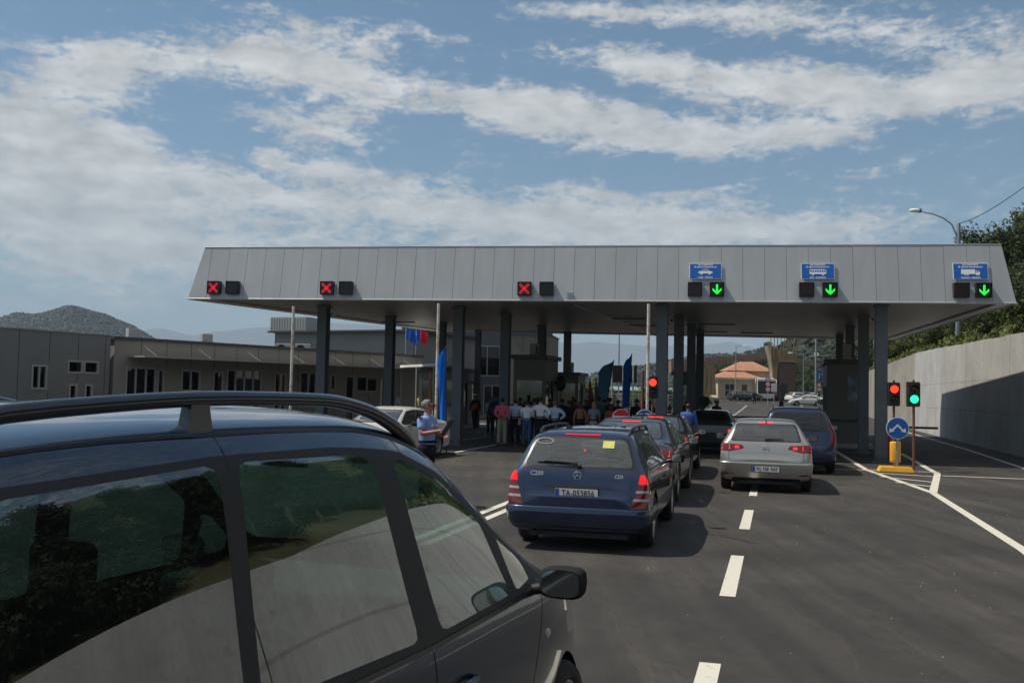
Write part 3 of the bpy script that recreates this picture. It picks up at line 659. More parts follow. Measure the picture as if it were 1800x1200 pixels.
lane_sign(1705, 'truck', 'TRUCKS - KAMION', 'blue sign with a white truck drawing on the canopy front')
p = facade_pt(1002, 4.86); t = thing('vent_plate', 'tiny light plate on the canopy front right of the third pair of signals', 'plate', p, FRZ); MB().b2((-.09,-.03,-.1), (.09,-.005,.1)).build('plate', MATS['steel'], t); m = MB()
for k in range(4): m.b2((-.07,-.04,-.08+k*.045), (.07,-.031,-.06+k*.045))
m.build('louvre', MATS['fascia'], t)

# tall thin height-limit rods, rusty white
mat('rod_paint', (.62,.58,.54), .6, col2=(.34,.13,.07), nscale=1.6, stretch=(1,1,1.6)); MATS['rod_paint'].node_tree.nodes['Color Ramp'].color_ramp.elements[0].position = .50; MATS['rod_paint'].node_tree.nodes['Color Ramp'].color_ramp.elements[1].position = .62
def rod(px_, d, top, label):
    p = A(px_, 700, d); z = A(px_, top, d).z
    t = thing('height_rod', label, 'pole', (p.x, p.y, 0), 0, 'thin rusty white rods before the canopy'); b = MB(); b.tube([(0,0,0),(0.0,0,z)], .045, 10); b.build('rod', MATS['rod_paint'], t)
    b = MB(); b.box((0,0,.02), (.24,.24,.04)); b.tube([(0,0,.04),(0,0,.3)], .062, 10); b.build('base', MATS['steel'], t)
rod(511, 31.5, 538, 'thin rusty white rod in front of the flat buildings, left end of the canopy')
rod(767, 30.3, 533, 'thin rusty white rod by the blue feather flag behind the policeman')
rod(1138, 28.8, 534, 'thin rusty white rod by the middle columns and the lit red light')

# ------------------------------------------------------------------ traffic lights, round signs, island furniture
mat('rust_post', (.16,.062,.035), .65, noise_amt=.3, nscale=5); mat('tl_red', (1,.03,.01), .3, emit=2.6); mat('tl_green', (.02,1,.42), .3, emit=1.7); mat('lens_dark', (.02,.012,.012), .15)
mat('yellow', (.72,.36,.02), .55, noise_amt=.12, nscale=3)
def traffic_light(p, h, lit, label, rz=0, postr=.035):
    t = thing('traffic_light', label, 'traffic light', (p.x, p.y, 0), rz, 'traffic lights before the canopy')
    b = MB(); b.tube([(0,0,0),(0,0,h-.2)], postr, 12); b.box((0,0,.015), (.2,.2,.03)); b.build('post', MATS['rust_post'], t)
    H = MB(); H.b2((-.15,-.1,h-.34), (.15,.1,h+.26)); H.b2((-.17,.1,h-.37), (.17,.115,h+.29)); H.tube([(0,0,h+.26),(0,0,h+.34)], .03, 8); H.build('housing', MATS['signal_body'], t, .012)
    for i, z in enumerate((h+.1, h-.17)):
        on = (lit == 'red' and i == 0) or (lit == 'green' and i == 1)
        l = MB(); l.lathe([(.001,.028),(.05,.025),(.09,.012),(.105,0)], 20, TM((0,-.1,z), PI/2)); l.build('lamp', MATS[('tl_'+lit) if on else 'lens_dark'], t)
        v = MB(); T = TM((0,-.1,z), PI/2); vs = []
        for k in range(13): an = R(-20)+R(220)*k/12; vs += [(.12*math.cos(an), .12*math.sin(an), 0), (.12*math.cos(an), .12*math.sin(an), .13*max(.25, math.sin(max(0, an)*1) if an < PI else .25))]
        v.add(vs, [(2*k, 2*k+2, 2*k+3, 2*k+1) for k in range(12)], T); vo = v.build('visor', MATS['signal_body'], t); so = vo.modifiers.new('s', 'SOLIDIFY'); so.thickness = .006
pI = G(1606,828)
traffic_light(pI, A(1606,690,pI.y).z, 'green', 'traffic light showing green on a brown post, right of the blue double-arrow sign', R(-12))
pJ = G(1571,822); traffic_light(Vector((pJ.x, pJ.y, 0)), A(1569,690,pJ.y).z, 'red', 'traffic light showing red, right beside the rightmost front column', R(-12))
pK = A(1147,700,29.6); traffic_light(pK, A(1147,678,29.6).z, 'red', 'traffic light showing red on a brown post beside the middle column and rod', R(-5))
def round_sign(name, p, zc, r, label, face, rz=0, z0=0):
    t = thing(name, label, 'road sign', (p.x, p.y, z0), rz)
    b = MB(); b.tube([(0,.03,0),(0,.03,zc+r*.8)], .03, 10); b.build('post', MATS['steel'], t)
    b = MB(); b.lathe([(.001,.012),(r,.012),(r,-.012),(.001,-.012)], 40, TM((0,0,zc), PI/2), smooth=False); b.build('disc', MATS['sign_white'], t); face(t, Matrix.Translation((0,-.0125,zc)) @ UP, r); return t
def circ(r, a0=0, a1=2*PI, n=40): return [(r*math.cos(a0+(a1-a0)*k/n), r*math.sin(a0+(a1-a0)*k/n)) for k in range(n+(0 if a1-a0 > 6.28 else 1))]
def f_split(t, T, r):
    m = MB(); m.prism(circ(r*.94), 0, .003, T); m.build('face', MATS['sign_blue'], t); m = MB(); k = r/.29
    def pr(p): m.prism([(x*k, y*k) for x, y in p], .0035, .006, T)
    for s in (-1,1):
        q = [(0,.115),(s*.155,-.045),(s*.125,-.08),(0,.05)]; pr(q if s > 0 else q)
        pr([(s*.215,-.115),(s*.195,.005),(s*.075,-.085)])
    m.build('double_arrow', MATS['sign_white'], t)
pS = G(1575,829); round_sign('direction_sign', Vector((pS.x, pS.y-.1, 0)), A(1574,752,pS.y).z, .285, 'round blue sign with a double white arrow over a yellow bollard', f_split, R(-10))
t = thing('bollard', 'yellow sleeve bollard on a wide yellow base under the double-arrow sign', 'bollard', (pS.x, pS.y+.05, 0), R(-12))
b = MB(); b.lathe([(.10,.24),(.135,.25),(.14,.3),(.14,.76),(.13,.78),(.06,.79)], 20, Matrix.Diagonal((1,.75,1,1))); b.build('sleeve', MATS['yellow'], t)
b = MB(); b.box((0,0,.07), (.90,.46,.14), taper=.84); b.build('base', MATS['yellow'], t, .015); b = MB(); b.tube([(0,0,.1),(0,0,.6)], .035, 10); b.build('stem', MATS['steel'], t)
def f_noentry(t, T, r):
    m = MB(); m.prism(circ(r*.97), 0, .003, T); m.build('face', MATS['sign_red'], t); m = MB(); m.prism([(-r*.97,-r*.24),(r*.97,-r*.24),(r*.97,r*.2),(-r*.97,r*.2)], .0035, .006, T)
    m.prism(circ(r*.90, PI+.25, 2*PI-.25), .0035, .0062, T); m.build('white_band', MATS['sign_white'], t)
def f_keepright(t, T, r):
    m = MB(); m.prism(circ(r*.93), 0, .003, T); m.build('face', MATS['sign_blue'], t); m = MB(); T2 = T @ TM((0,0,0), rz=R(-45))
    m.prism([(-r*.7,-r*.13),(r*.2,-r*.13),(r*.2,r*.13),(-r*.7,r*.13)], .0035, .006, T2); m.prism([(r*.72,0),(r*.2,r*.36),(r*.2,-r*.36)], .0035, .006, T2); m.build('arrow', MATS['sign_white'], t)
p = A(1092,740,26.5); round_sign('no_entry_sign', p, A(1092,734,26.5).z, .235, 'red and white round sign behind the grey saloon roof', f_noentry)
p = A(1133,740,26.5); round_sign('direction_sign', p, A(1133,736,26.5).z, .25, 'round blue sign with one slanting white arrow, beside the red and white sign', f_keepright)
# brown posts seen end on beside the rods
def post(px_, d, top, r, m, label, name='post', cat='post', z0=0):
    p = A(px_, 720, d); z = A(px_, top, d).z; t = thing(name, label, cat, (p.x, p.y, z0)); b = MB(); b.tube([(0,0,0),(0,0,z-z0)], r, 10); b.build('shaft', MATS[m], t); b = MB(); b.box((0,0,.02), (r*5,r*5,.04)); b.build('base', MATS[m if m != 'steel' else 'dark_trim'], t); return t
post(493, 33, 657, .05, 'rust_post', 'orange brown post in front of the long flat building'); post(755, 32, 655, .05, 'rust_post', 'orange brown post between the people and the blue feather flag')
post(1129, 29.9, 652, .045, 'rust_post', 'brown post just left of the lit red traffic light')

# ------------------------------------------------------------------ booths
mat('booth', (.15,.14,.125), .55, noise_amt=.06, nscale=1); mat('booth_dark', (.06,.062,.06), .5); mat('ac_body', (.42,.41,.38), .6)
def ac_unit(loc, rz, label, s=1, parentless=True, grp='air conditioning units on the roofs'):
    t = thing('air_conditioner', label, 'air conditioner', loc, rz, grp); b = MB(); b.box((0,0,.35*s), (.85*s,.34*s,.62*s)); b.build('casing', MATS['ac_body'], t, .02*s)
    g = MB(); g.lathe([(.02,0),(.23*s,0),(.25*s,.015)], 20, TM((-.12*s,-.175*s,.35*s), PI/2)); g.build('fan_grille', MATS['dark_trim'], t); b = MB()
    for x in (-.3,.3): b.box((x*s,0,.02*s), (.06*s,.4*s,.04*s))
    b.build('foot', MATS['steel'], t); return t
def booth(p, w, l, h, label, rz=R(-15), screen=False):
    t = thing('border_booth', label, 'booth', (p.x, p.y, 0), rz)
    b = MB(); z1, z2 = 1.05, 2.35      # walls with a real window band
    b.b2((-w/2,-l/2,0), (w/2,l/2,z1)); b.b2((-w/2,-l/2,z2), (w/2,l/2,h-.18))
    for sx in (-1,1):
        for sy in (-1,-.3,.35,1): b.b2((sx*(w/2-.07)-.07, sy*(l/2-.08)-.08, z1), (sx*(w/2-.07)+.07, sy*(l/2-.08)+.08, z2))
    if screen: b.b2((-w/2+.14,-l/2,z1), (w/2-.14,-l/2+.08,z2))
    b.build('wall', MATS['booth'], t); b = MB(); b.b2((-w/2-.12,-l/2-.15,h-.18), (w/2+.12,l/2+.15,h)); b.build('roof', MATS['booth_dark'], t, .02)
    g = MB()
    for sx in (-1,1): g.b2((sx*(w/2-.03)-.006,-l/2+.1,z1), (sx*(w/2-.03)+.006,l/2-.1,z2))
    g.build('side_window', MATS['window_glass'], t)
    if not screen:
        g = MB(); g.b2((-w/2+.12,-l/2+.03,z1), (w/2-.12,-l/2+.042,z2)); g.build('front_window', MATS['window_glass'], t)
    else:
        g = MB(); g.b2((.1,-l/2-.03,1.75), (w/2-.2,-l/2-.002,2.75)); g.build('notice', MATS['poster'], t); g = MB(); g.b2((-w/2-.01,-l/2-.02,.95),(w/2+.01,-l/2-.003,1.08)); g.build('band', MATS['booth_dark'], t)
    d = MB(); d.b2((w/2+.002,.2,.05), (w/2+.03,1.0,2.2)); dd = d.build('door', MATS['booth_dark'], t); k = MB(); k.tube([(w/2+.05,.9,1.0),(w/2+.05,.9,1.15)], .012, 8); k.build('handle', MATS['steel'], dd)
    b = MB(); b.b2((-w/2-.35,-l/2-1.2,-.02), (w/2+.35,l/2+1.2,.14)); b.build('plinth', MATS['concrete'], t, .04); return t
pm = mat('poster', lin((150,165,185)), .3, col2=lin((40,60,90)), nscale=3)
booth(Vector((1.05, 42.0, 0)), 1.35, 2.4, 3.4, 'tall border booth behind the crowd in white shirts, dark flat roof'); booth(Vector((3.05, 51, 0)), 1.15, 2.0, 2.9, 'smaller booth left of the blue feather flags, seen beyond the crowd')
booth(Vector((-3.2, 50.5, 0)), 1.9, 3.2, 3.0, 'grey booth behind the worker in the orange vest'); booth(G(1504,786)+Vector((.1,1.9,0)), 1.35, 3.6, 3.4, 'dark booth with a picture on its front at the right-hand lane', screen=True)
booth(Vector((8.6, 48.6, 0)), 1.1, 2.2, 3.0, 'narrow booth hidden behind the middle row of columns')
ac_unit((.95,41.8,3.4), R(75), 'air conditioner on the tall booth behind the crowd', .75); ac_unit((3.0,51,2.9), R(75), 'air conditioner on the smaller booth near the feather flags', .8); ac_unit((-3,50,3.0), R(75), 'air conditioner on the booth behind the orange vest', .8)
q = G(1504,786)+Vector((.3,1.9,0)); ac_unit((q.x,q.y,3.4), R(70), 'air conditioner on the dark booth of the right-hand lane')
def cctv(px_, py_, label):
    p = G(px_, py_, ZS-.18); t = thing('security_camera', label, 'camera', (p.x, p.y, soffit_z(p.x, p.y)), R(-10), 'cameras under the canopy'); b = MB(); b.tube([(0,0,0),(0,0,-.14)], .025, 8); b.build('bracket', MATS['steel'], t)
    b = MB(); b.box((0,-.05,-.2), (.12,.34,.11), TM(rx=.2)); b.build('casing', MATS['sign_white'], t, .02); b = MB(); b.lathe([(.001,0),(.04,0),(.045,.03)], 14, TM((0,-.19,-.23), PI/2)); b.build('lens', MATS['black'], t)
cctv(1181,566,'white camera under the canopy just right of the middle column'); cctv(1532,563,'dark camera under the canopy between the right-hand columns'); cctv(584,556,'small camera beside the leftmost column under the canopy')
# barrier arms
def barrier(p, rz, L_, label):
    t = thing('barrier', label, 'barrier', p, rz); b = MB(); b.b2((-.15,-.15,0), (.15,.15,1.05)); b.build('cabinet', MATS['sign_red'], t, .02); b = MB(); b.b2((.0,-.2,.9), (L_,-.165,.98)); b.build('arm', MATS['dark_trim'], t)
p = A(1555,740,34.5); barrier((p.x, p.y, 0), R(-10), 1.7, 'dark barrier arm across the far right lane with a red cabinet'); p = A(1232,730,46); barrier((p.x, p.y, 0), R(-8), 4.2, 'dark barrier arm beyond the black car at the lane exit')

# ------------------------------------------------------------------ buildings on the left
mat('panel_grey', (.19,.187,.178), .6, noise_amt=.08, nscale=.4); mat('panel_warm', (.26,.243,.212), .6, noise_amt=.06, nscale=.5); mat('seam', (.04,.04,.04), .8)
mat('reflection_panel', (.42,.38,.31), .9, noise_amt=.25, nscale=3); mat('frame_grey', (.36,.35,.33), .5); mat('roof_dark', (.05,.055,.065), .6); mat('ribbed', (.42,.42,.41), .5, .3)  # first tone stands in for bright reflections in the window panes
def wall_line(p0, p1):
    d = (Vector((*p1, 0))-Vector((*p0, 0))); L_ = d.length; rz = math.atan2(d.y, d.x); return L_, rz
def building(name, label, p0, p1, depth, h, wm, seams, wins, roofm='roof_dark', cap=.12, capover=.08, doors=()):
    """front wall runs from p0 to p1; wins = (x0, x1, z0, z1, panes)"""
    L_, rz = wall_line(p0, p1); t = thing(name, label, 'building', (p0[0], p0[1], 0), rz)
    xs = sorted({0, L_, *[w[0] for w in wins], *[w[1] for w in wins]}); b = MB()
    for i in range(len(xs)-1):
        a, c = xs[i], xs[i+1]; hol = sorted([(w[2], w[3]) for w in wins if w[0] < c-1e-4 and w[1] > a+1e-4]); z = 0
        for (z0, z1) in hol:
            if z0 > z: b.b2((a,0,z), (c,.22,z0))
            z = z1
        b.b2((a,0,z), (c,.22,h))
    b.b2((0,.22,0), (.2,depth,h)); b.b2((L_-.2,.22,0), (L_,depth,h)); b.b2((.2,depth-.2,0), (L_-.2,depth,h)); b.build('wall', MATS[wm], t)
    f = MB(); f.b2((.2,.22,-.02), (L_-.2,depth-.2,.05)); f.b2((.2,2.6,.05), (L_-.2,2.7,h)); f.build('inside', MATS['interior'], t)
    r = MB(); r.b2((-capover,-capover,h), (L_+capover,depth+capover,h+cap)); r.build('roof', MATS[roofm], t)
    if seams:
        s = MB(); x = seams
        while x < L_-.2:
            segs_ = [(0, h)]
            for w in wins:
                if w[0]-.1 < x < w[1]+.1: segs_ = [(a, min(b_, w[2]-.1)) for a, b_ in segs_ if a < w[2]]+[(w[3]+.1, h)]
            for a, c in segs_:
                if c-a > .1: s.b2((x-.012,-.004,a), (x+.012,.0,c))
            x += seams
        s.build('panel_joint', MATS['seam'], t)
    for w in wins:
        x0, x1, z0, z1, n = w; f = MB(); e = .07
        f.b2((x0,-.02,z0), (x0+e,.12,z1)); f.b2((x1-e,-.02,z0), (x1,.12,z1)); f.b2((x0+e,-.02,z0), (x1-e,.12,z0+e)); f.b2((x0+e,-.02,z1-e), (x1-e,.12,z1))
        for k in range(1, n): x = x0+(x1-x0)*k/n; f.b2((x-.03,-.01,z0+e), (x+.03,.11,z1-e))
        fo = f.build('window', MATS['frame_grey'], t); g = MB(); g.b2((x0+e,.05,z0+e), (x1-e,.06,z1-e)); g.build('pane', MATS['window_glass'], fo)
        rr = random.Random(int(x0*100)+int(z0*10)); q = rr.random()
        if q < .75:
            g = MB(); a = x0+e+(x1-x0-2*e)*rr.uniform(0,.4); c_ = a+(x1-e-a)*rr.uniform(.4,1); zb_ = z0+e+(z1-z0)*rr.choice((0,.3,.55)); g.b2((a,.16,zb_), (c_,.17,z1-e)); g.build('reflection_panel', MATS['reflection_panel'], fo)  # pale box added behind the pane to imitate bright reflections and views through
    return t, L_, rz
def onwall(p0, p1, px_):
    """distance along the wall seen at picture column px_"""
    a = Vector((*p0, 0)); b = Vector((*p1, 0)); d = ray(px_, 680); n = Vector((d.y, -d.x)); u = (b-a); return -((a.x*n.x+a.y*n.y))/((u.x*n.x+u.y*n.y))*u.length
P0, P1 = (-21.6, 27.6), (-15.85, 39.3)
W = lambda x: onwall(P0, P1, x)
building('panel_building', 'grey panel-clad flat building at the far left edge, small dark windows', P0, P1, 9, 3.72, 'panel_grey', 1.28, [(W(54),W(82),1.6,2.5,2),(W(117),W(144.5),2.22,2.72,1),(W(145.5),W(172),2.22,2.72,1),(W(121),W(136),.3,1.82,1),(W(149),W(163),.3,1.82,1)], 'panel_grey', .05, .02)
Q0, Q1 = (-15.75, 39.45), (-4.9, 54.4)
W2 = lambda x: onwall(Q0, Q1, x)
t, L2, rz2 = building('long_building', 'long low beige panel building with an awning, running behind the left columns', Q0, Q1, 7, 3.62, 'panel_warm', 1.2,
    [(W2(220),W2(274),.2,2.55,3),(W2(276),W2(288),.1,2.5,1),(W2(318),W2(352),1.6,2.5,2),(W2(374),W2(392),1.55,2.5,1),(W2(398),W2(460),.1,2.6,4),(W2(482),W2(503),.1,2.5,2),(W2(527),W2(556),.9,2.6,2),(W2(580),W2(590),1.75,2.5,1),(W2(607),W2(623),.1,2.5,1),(W2(626),W2(664),1.7,2.5,2),(W2(667),W2(677),.1,2.4,1)])
b = MB(); b.b2((W2(222),-1.15,2.93), (L2+.2,-.02,2.99)); b.build('awning', MATS['frame_grey'], t); b = MB()
x = W2(222)+.6
while x < L2: b = MB(); b.tube([(x,-1.1,2.99),(x,-.01,3.5)], .009, 6); b.build('awning_stay', MATS['panel_warm'], t); x += 2.6
q0, q1 = A(703,646,52), A(765,650,47); t5 = thing('entrance_canopy', 'thin white entrance canopy on slim posts at the right end of the long building', 'canopy', (q0.x, q0.y, 0)); b = MB(); dd = q1-q0; b.prism([(0,0),(dd.x,dd.y),(dd.x+.3,dd.y+2.4),(.3,2.4)], 3.0, 3.12); b.build('roof', MATS['sign_white'], t5)
for u in (.04,.5,.97): b = MB(); b.tube([(dd.x*u,dd.y*u+.1,0),(dd.x*u,dd.y*u+.1,3.0)], .05, 8); b.build('post', MATS['ribbed'], t5)
for px_, lb in ((268,'air conditioner on the long building roof near the left hill'), (397,'air conditioner alone on the roof before the far blue mountains')):
    x = W2(px_); d = (Vector((*Q1, 0))-Vector((*Q0, 0))).normalized(); p = Vector((*Q0, 0))+d*x+Vector((-d.y, d.x, 0))*1.5; ac_unit((p.x, p.y, 3.74), rz2+PI, lb, .66)
for px_, lb in ((499,'air conditioner on the roof left of the rusty rod and grey block'), (533,'air conditioner on the roof right of the rusty rod and grey block')):
    p = A(px_, 600, 58); ac_unit((p.x, p.y, 3.72), R(5), lb, 1.0)
S0, S1 = (-16.1, 67.5), (-6.2, 62.5)
W3 = lambda x: onwall(S0, S1, x)
building('grey_block', 'plain grey two-storey block with a dark flat roof behind the long low building', S0, S1, 8, 5.5, 'panel_grey', 0, [(W3(612),W3(640),3.65,4.15,3)], 'roof_dark', .12, .35)
q = A(524, 590, 69); t = thing('roof_plant', 'pale ribbed metal box on the roof of the grey two-storey block', 'roof plant', (q.x, q.y, 5.62), R(-22)); b = MB(); b.b2((-1.45,-1.2,0), (1.45,1.2,1.0)); b.build('casing', MATS['ribbed'], t); b = MB()
for k in range(14): b.b2((-1.43+k*.21,-1.24,.02), (-1.36+k*.21,-1.2,.98))
b.build('rib', MATS['ribbed'], t)
mat('panel_dark', (.085,.095,.10), .5)
T0, T1 = (-8.1, 73), (3.0, 73.5)
W4 = lambda x: onwall(T0, T1, x)
building('glass_block', 'large dark glazed office block seen under the left half of the canopy', T0, T1, 12, 7.6, 'panel_dark', 0, [(W4(712),W4(766),2.95,5.2,3),(W4(767),W4(832),2.95,5.2,3),(W4(833),W4(900),2.95,5.2,3),(W4(716),W4(778),.1,2.4,3),(W4(850),W4(896),.1,2.3,3)], 'roof_dark', .1, .1)
mat('brown_panel', (.16,.135,.11), .7); q = A(922, 610, 66); building('brown_block', 'brown panelled block beside the glazed offices behind the tall booth', (q.x-.9, 66), (q.x+1.7, 65.6), 5, 5.6, 'brown_panel', .8, [(.3,1.0,1.2,2.4,1)], 'roof_dark', .08, .05)
# flags beside the office block
def clothmat(name, col):
    m = mat(name, col, .7); N = m.node_tree.nodes; L = m.node_tree.links; t = N.new('ShaderNodeBsdfTranslucent'); t.inputs[0].default_value = (*col, 1); x = N.new('ShaderNodeMixShader'); x.inputs[0].default_value = .45; L.new(N['Principled BSDF'].outputs[0], x.inputs[1]); L.new(t.outputs[0], x.inputs[2]); L.new(x.outputs[0], N['Material Output'].inputs[0])
clothmat('banner_blue', lin((20,115,225))); clothmat('banner_dull', lin((85,140,175)))
mat('flag_red', lin((215,25,45)), .7); mat('flag_dark', lin((95,18,24)), .8); mat('flag_blue', lin((25,95,190)), .7); mat('flag_orange', lin((200,60,45)), .7)
def flagpole(px_, Y, top, z0=0, r=.04):
    p = A(px_, 690, Y); return p, A(px_, top, Y).z
def cloth(w, h, seed, amp=.12, fold=3):
    vs = []; nx, nz_ = 14, 8
    for j in range(nz_+1):
        for i in range(nx+1):
            u = i/nx; v = j/nz_; vs.append((u*w*.8, math.sin(u*fold*PI+seed+v)*amp*u**.5, -v*h-u*h*.5*(.3+.7*u)))
    return vs, [(j*(nx+1)+i, j*(nx+1)+i+1, (j+1)*(nx+1)+i+1, (j+1)*(nx+1)+i) for j in range(nz_) for i in range(nx)]
for px_, col, col2, lb in ((711,'flag_blue','flag_blue','slim pole with a blue flag beside the office block'), (729,'flag_red','flag_blue','slim pole with a red and blue flag beside the office block')):
    p, z = flagpole(px_, 56, 578); t = thing('flagpole', lb, 'flagpole', (p.x, p.y, 0)); b = MB(); b.tube([(0,0,0),(0,0,z+.3)], [.045,.03], 10); b.build('pole', MATS['steel'], t); b = MB(); b.ball((0,0,z+.33), .05); b.build('finial', MATS['steel'], t)
    vs, fs = cloth(.75, .75, px_); b = MB(); b.add(vs, fs, TM((.03,0,z+.15)), 0, True); n = len(fs)
    b.m = [1 if (i % 14) < 5 and col != col2 else 0 for i in range(n)]; b.build('flag', [MATS[col], MATS[col2]], t)
def feather(px_, Y, top, bot, w, m, lean, label):
    """a sail-shaped banner on a bending pole: the pole curves over at the top, the cloth hangs to its left"""
    p = A(px_, bot, Y); zt = A(px_, top, Y).z; zb = max(.35, A(px_, bot, Y).z); t = thing('feather_flag', label, 'feather flag', (p.x, p.y, 0), 0, 'blue feather flags'); n = 18; pts = []
    for k in range(n+1):
        u = k/n; x = lean*u+w*.95*(1-(1-max(0, (u-.62)/.38))**.5 if u > .62 else 0)*0; pts.append((x, 0, .3+(zt-.3)*u))
    b = MB(); b.tube([(0,0,0)]+pts, .018, 8); b.build('pole', MATS['dark_trim'], t); vs = []
    for k in range(n+1):
        x, _, z = pts[k]
        if z < zb: continue
        v = (z-zb)/(zt-zb); ww = w*(.72+.28*v) if v < .72 else w*math.sqrt(max(0.0, 1-((v-.72)/.28)**2)); ww = max(ww, .01)
        for j in range(7): f = j/6; vs.append((x-ww*f, .06*math.sin(f*7+v*5), z-.10*f))
    nr = len(vs)//7; fs = [(r*7+c, r*7+c+1, (r+1)*7+c+1, (r+1)*7+c) for r in range(nr-1) for c in range(6)]
    c = MB(); c.add(vs, fs, None, 0, True); c.build('cloth', MATS[m], t); b = MB(); b.box((0,0,.03), (.5,.5,.06)); b.build('base', MATS['dark_trim'], t)
feather(786, 29.3, 606, 742, .25, 'banner_blue', -.1, 'furled bright blue feather flag behind the policeman')
feather(1060, 44, 632, 715, .62, 'banner_dull', .45, 'dull blue feather flag behind the crowd, left of the brighter one')
feather(1103, 40, 621, 722, .34, 'banner_blue', .14, 'bright blue feather flag behind the red and white round sign')
for px_, Y, lb in ((1036,39,'dark red flag hanging furled on a stand at the right of the crowd'), (1047,39.5,'black and red furled flag on a stand beside the other furled flag')):
    p = A(px_, 720, Y); z = A(px_, 668, Y).z; t = thing('furled_flag', lb, 'flag', (p.x, p.y, 0), 0); b = MB(); b.tube([(0,0,.05),(0,0,z)], .018, 8); b.ball((0,0,z+.03), .035); b.build('pole', MATS['rust_post'], t); b = MB(); b.tube([(0,0,z-.03),(.03,0,z-.4),(.06,0,z-.9),(.10,0,z-1.4)], [.02,.07,.13,.17], 10); b.build('cloth', MATS['flag_dark' if px_ == 1036 else 'signal_face'], t); b = MB(); b.lathe([(.001,.06),(.2,.05),(.22,0)], 16); b.build('base', MATS['dark_trim'], t)
p = A(985, 674, 43); t = thing('loudspeaker', 'black rounded loudspeaker on a stand in front of the smaller booth', 'loudspeaker', (p.x, p.y, 0), R(-10)); b = MB(); b.tube([(0,0,0),(0,0,p.z-.3)], .02, 8); b.build('stand', MATS['black'], t); b = MB(); b.ball((0,0,p.z), (.25,.18,.34)); b.build('cabinet', MATS['black'], t); b = MB(); b.lathe([(.15,.0),(.13,.03),(.02,.05)], 18, TM((0,-.16,p.z), PI/2)); b.build('cone', MATS['dark_trim'], t)
# dark board on posts, far light masts, fence
t = thing('billboard', 'dark framed board on pale posts between the two feather flags', 'billboard', A(1092,690,62).xy.to_3d()); z1, z0 = A(1092,642,62).z, A(1092,672,62).z; b = MB(); b.b2((-.95,-.05,z0), (.95,.05,z1)); b.build('board', MATS['black'], t)
for sx in (-.6,.1,.72):
    b = MB(); b.tube([(sx,-.1,0),(sx,-.1,z1+.02)], .05, 8); b.build('post', MATS['ribbed'], t)
def lamp_post(px_, Y, base, top, arm, label, double=False, r=.07, z0=None, grp=None):
    z0 = A(px_, base, Y).z if z0 is None else z0; p = A(px_, base, Y); z = A(px_, top, Y).z-z0; t = thing('street_lamp', label, 'street lamp', (p.x, p.y, z0), 0, grp)
    b = MB(); b.tube([(0,0,-.3),(0,0,z)], [r,r*.6], 10); b.build('pole', MATS['steel'], t)
    for s in ((-1,1) if double else (1,)):
        a = MB(); a.tube([(0,0,z-.02),(s*arm*.5,0,z+.03),(s*arm,0,z+.03)], r*.45, 8); a.build('arm', MATS['steel'], t); h = MB(); h.ball((s*(arm+.25),0,z+.03), (.38,.16,.09)); h.build('lamp_head', MATS['sign_white'], t)
lamp_post(1087, 64, 700, 560, .01, 'thin lamp mast rising between the two feather flags', r=.06, z0=0)
lamp_post(1293, 130, 688, 608, .9, 'slim lamp with a short arm in front of the orange roofed house'); lamp_post(1434, 115, 690, 560, .01, 'tall pale mast beside the gate and the blue direction sign', r=.13)
lamp_post(1412, 140, 690, 621, 1.6, 'far double-armed lamp right of the wooden gate', True); lamp_post(1457, 150, 690, 625, 1.6, 'far double-armed lamp above the red banner', True)
# the near street lamp on the slope at the right
p = A(1685, 604, 53); z0 = A(1685, 606, 53).z
t = thing('street_lamp', 'curved street lamp rising above the right end of the canopy', 'street lamp', (p.x, p.y, z0)); Zt = A(1684, 393, 53).z-z0
b = MB(); b.tube([(0,0,-1.2),(0,0,Zt)], [.17,.10], 14); b.build('pole', MATS['steel'], t)
hx = (A(1608,370,53)-A(1684,393,53)); a = MB(); s0 = Vector((-.05,0,Zt-1.4)); a.tube([s0, (-.12,0,Zt-.6), (-.35,0,Zt-.05), (-.8,0,Zt+.28), (-1.35,0,Zt+.48), (hx.x+.25,0,Zt+.62)], [.055,.05,.045,.04,.035,.03], 10); a.build('arm', MATS['steel'], t)
h = MB(); h.ball((hx.x,0,Zt+.66), (.33,.16,.11)); h.build('lamp_head', MATS['sign_white'], t); h = MB(); h.box((hx.x+.24,0,Zt+.65), (.14,.2,.18)); h.build('lamp_neck', MATS['dark_trim'], t)
k = MB(); k.tube([(.05,0,Zt-.1),(.25,0,Zt-.35),(.3,0,Zt-2),(.22,.0,Zt-4)], .014, 6); k.tube([(-.15,-.1,.2),(-.32,-.1,.7),(-.3,-.1,1.6),(-.15,-.1,2.2)], .03, 8); k.build('cable_loop', MATS['dark_trim'], t)
b = MB(); b.tube([(p.x, p.y, z0+Zt), A(1705,387,53), A(1728,376,53), A(1752,362,53), A(1776,346,53), A(1800,329,53), A(1830,305,53), A(1880,258,53)], .022, 6); o = b.build('overhead_cable', MATS['dark_trim']); props(o, 'thin dark cable running from the curved street lamp up to the right', 'cable')
for px_, Y, b0, t0, lb in ((1626,68,620,580,'thin grey pole in the shrubs under the right canopy edge'), (1536,100,648,590,'thin grey pole between the right columns, above the wall'), (1610,74,620,583,'short grey pole among the shrubs left of the thin one')):
    p = A(px_, b0, Y); z = A(px_, t0, Y).z; o = thing('pole', lb, 'pole', (p.x, p.y, p.z-1.2)); b = MB(); b.tube([(0,0,0),(0,0,z-p.z+2.2)], .05, 8); b.build('shaft', MATS['steel'], o); b = MB(); b.box((0,0,z-p.z+2.25), (.2,.1,.1)); b.build('cap', MATS['steel'], o)
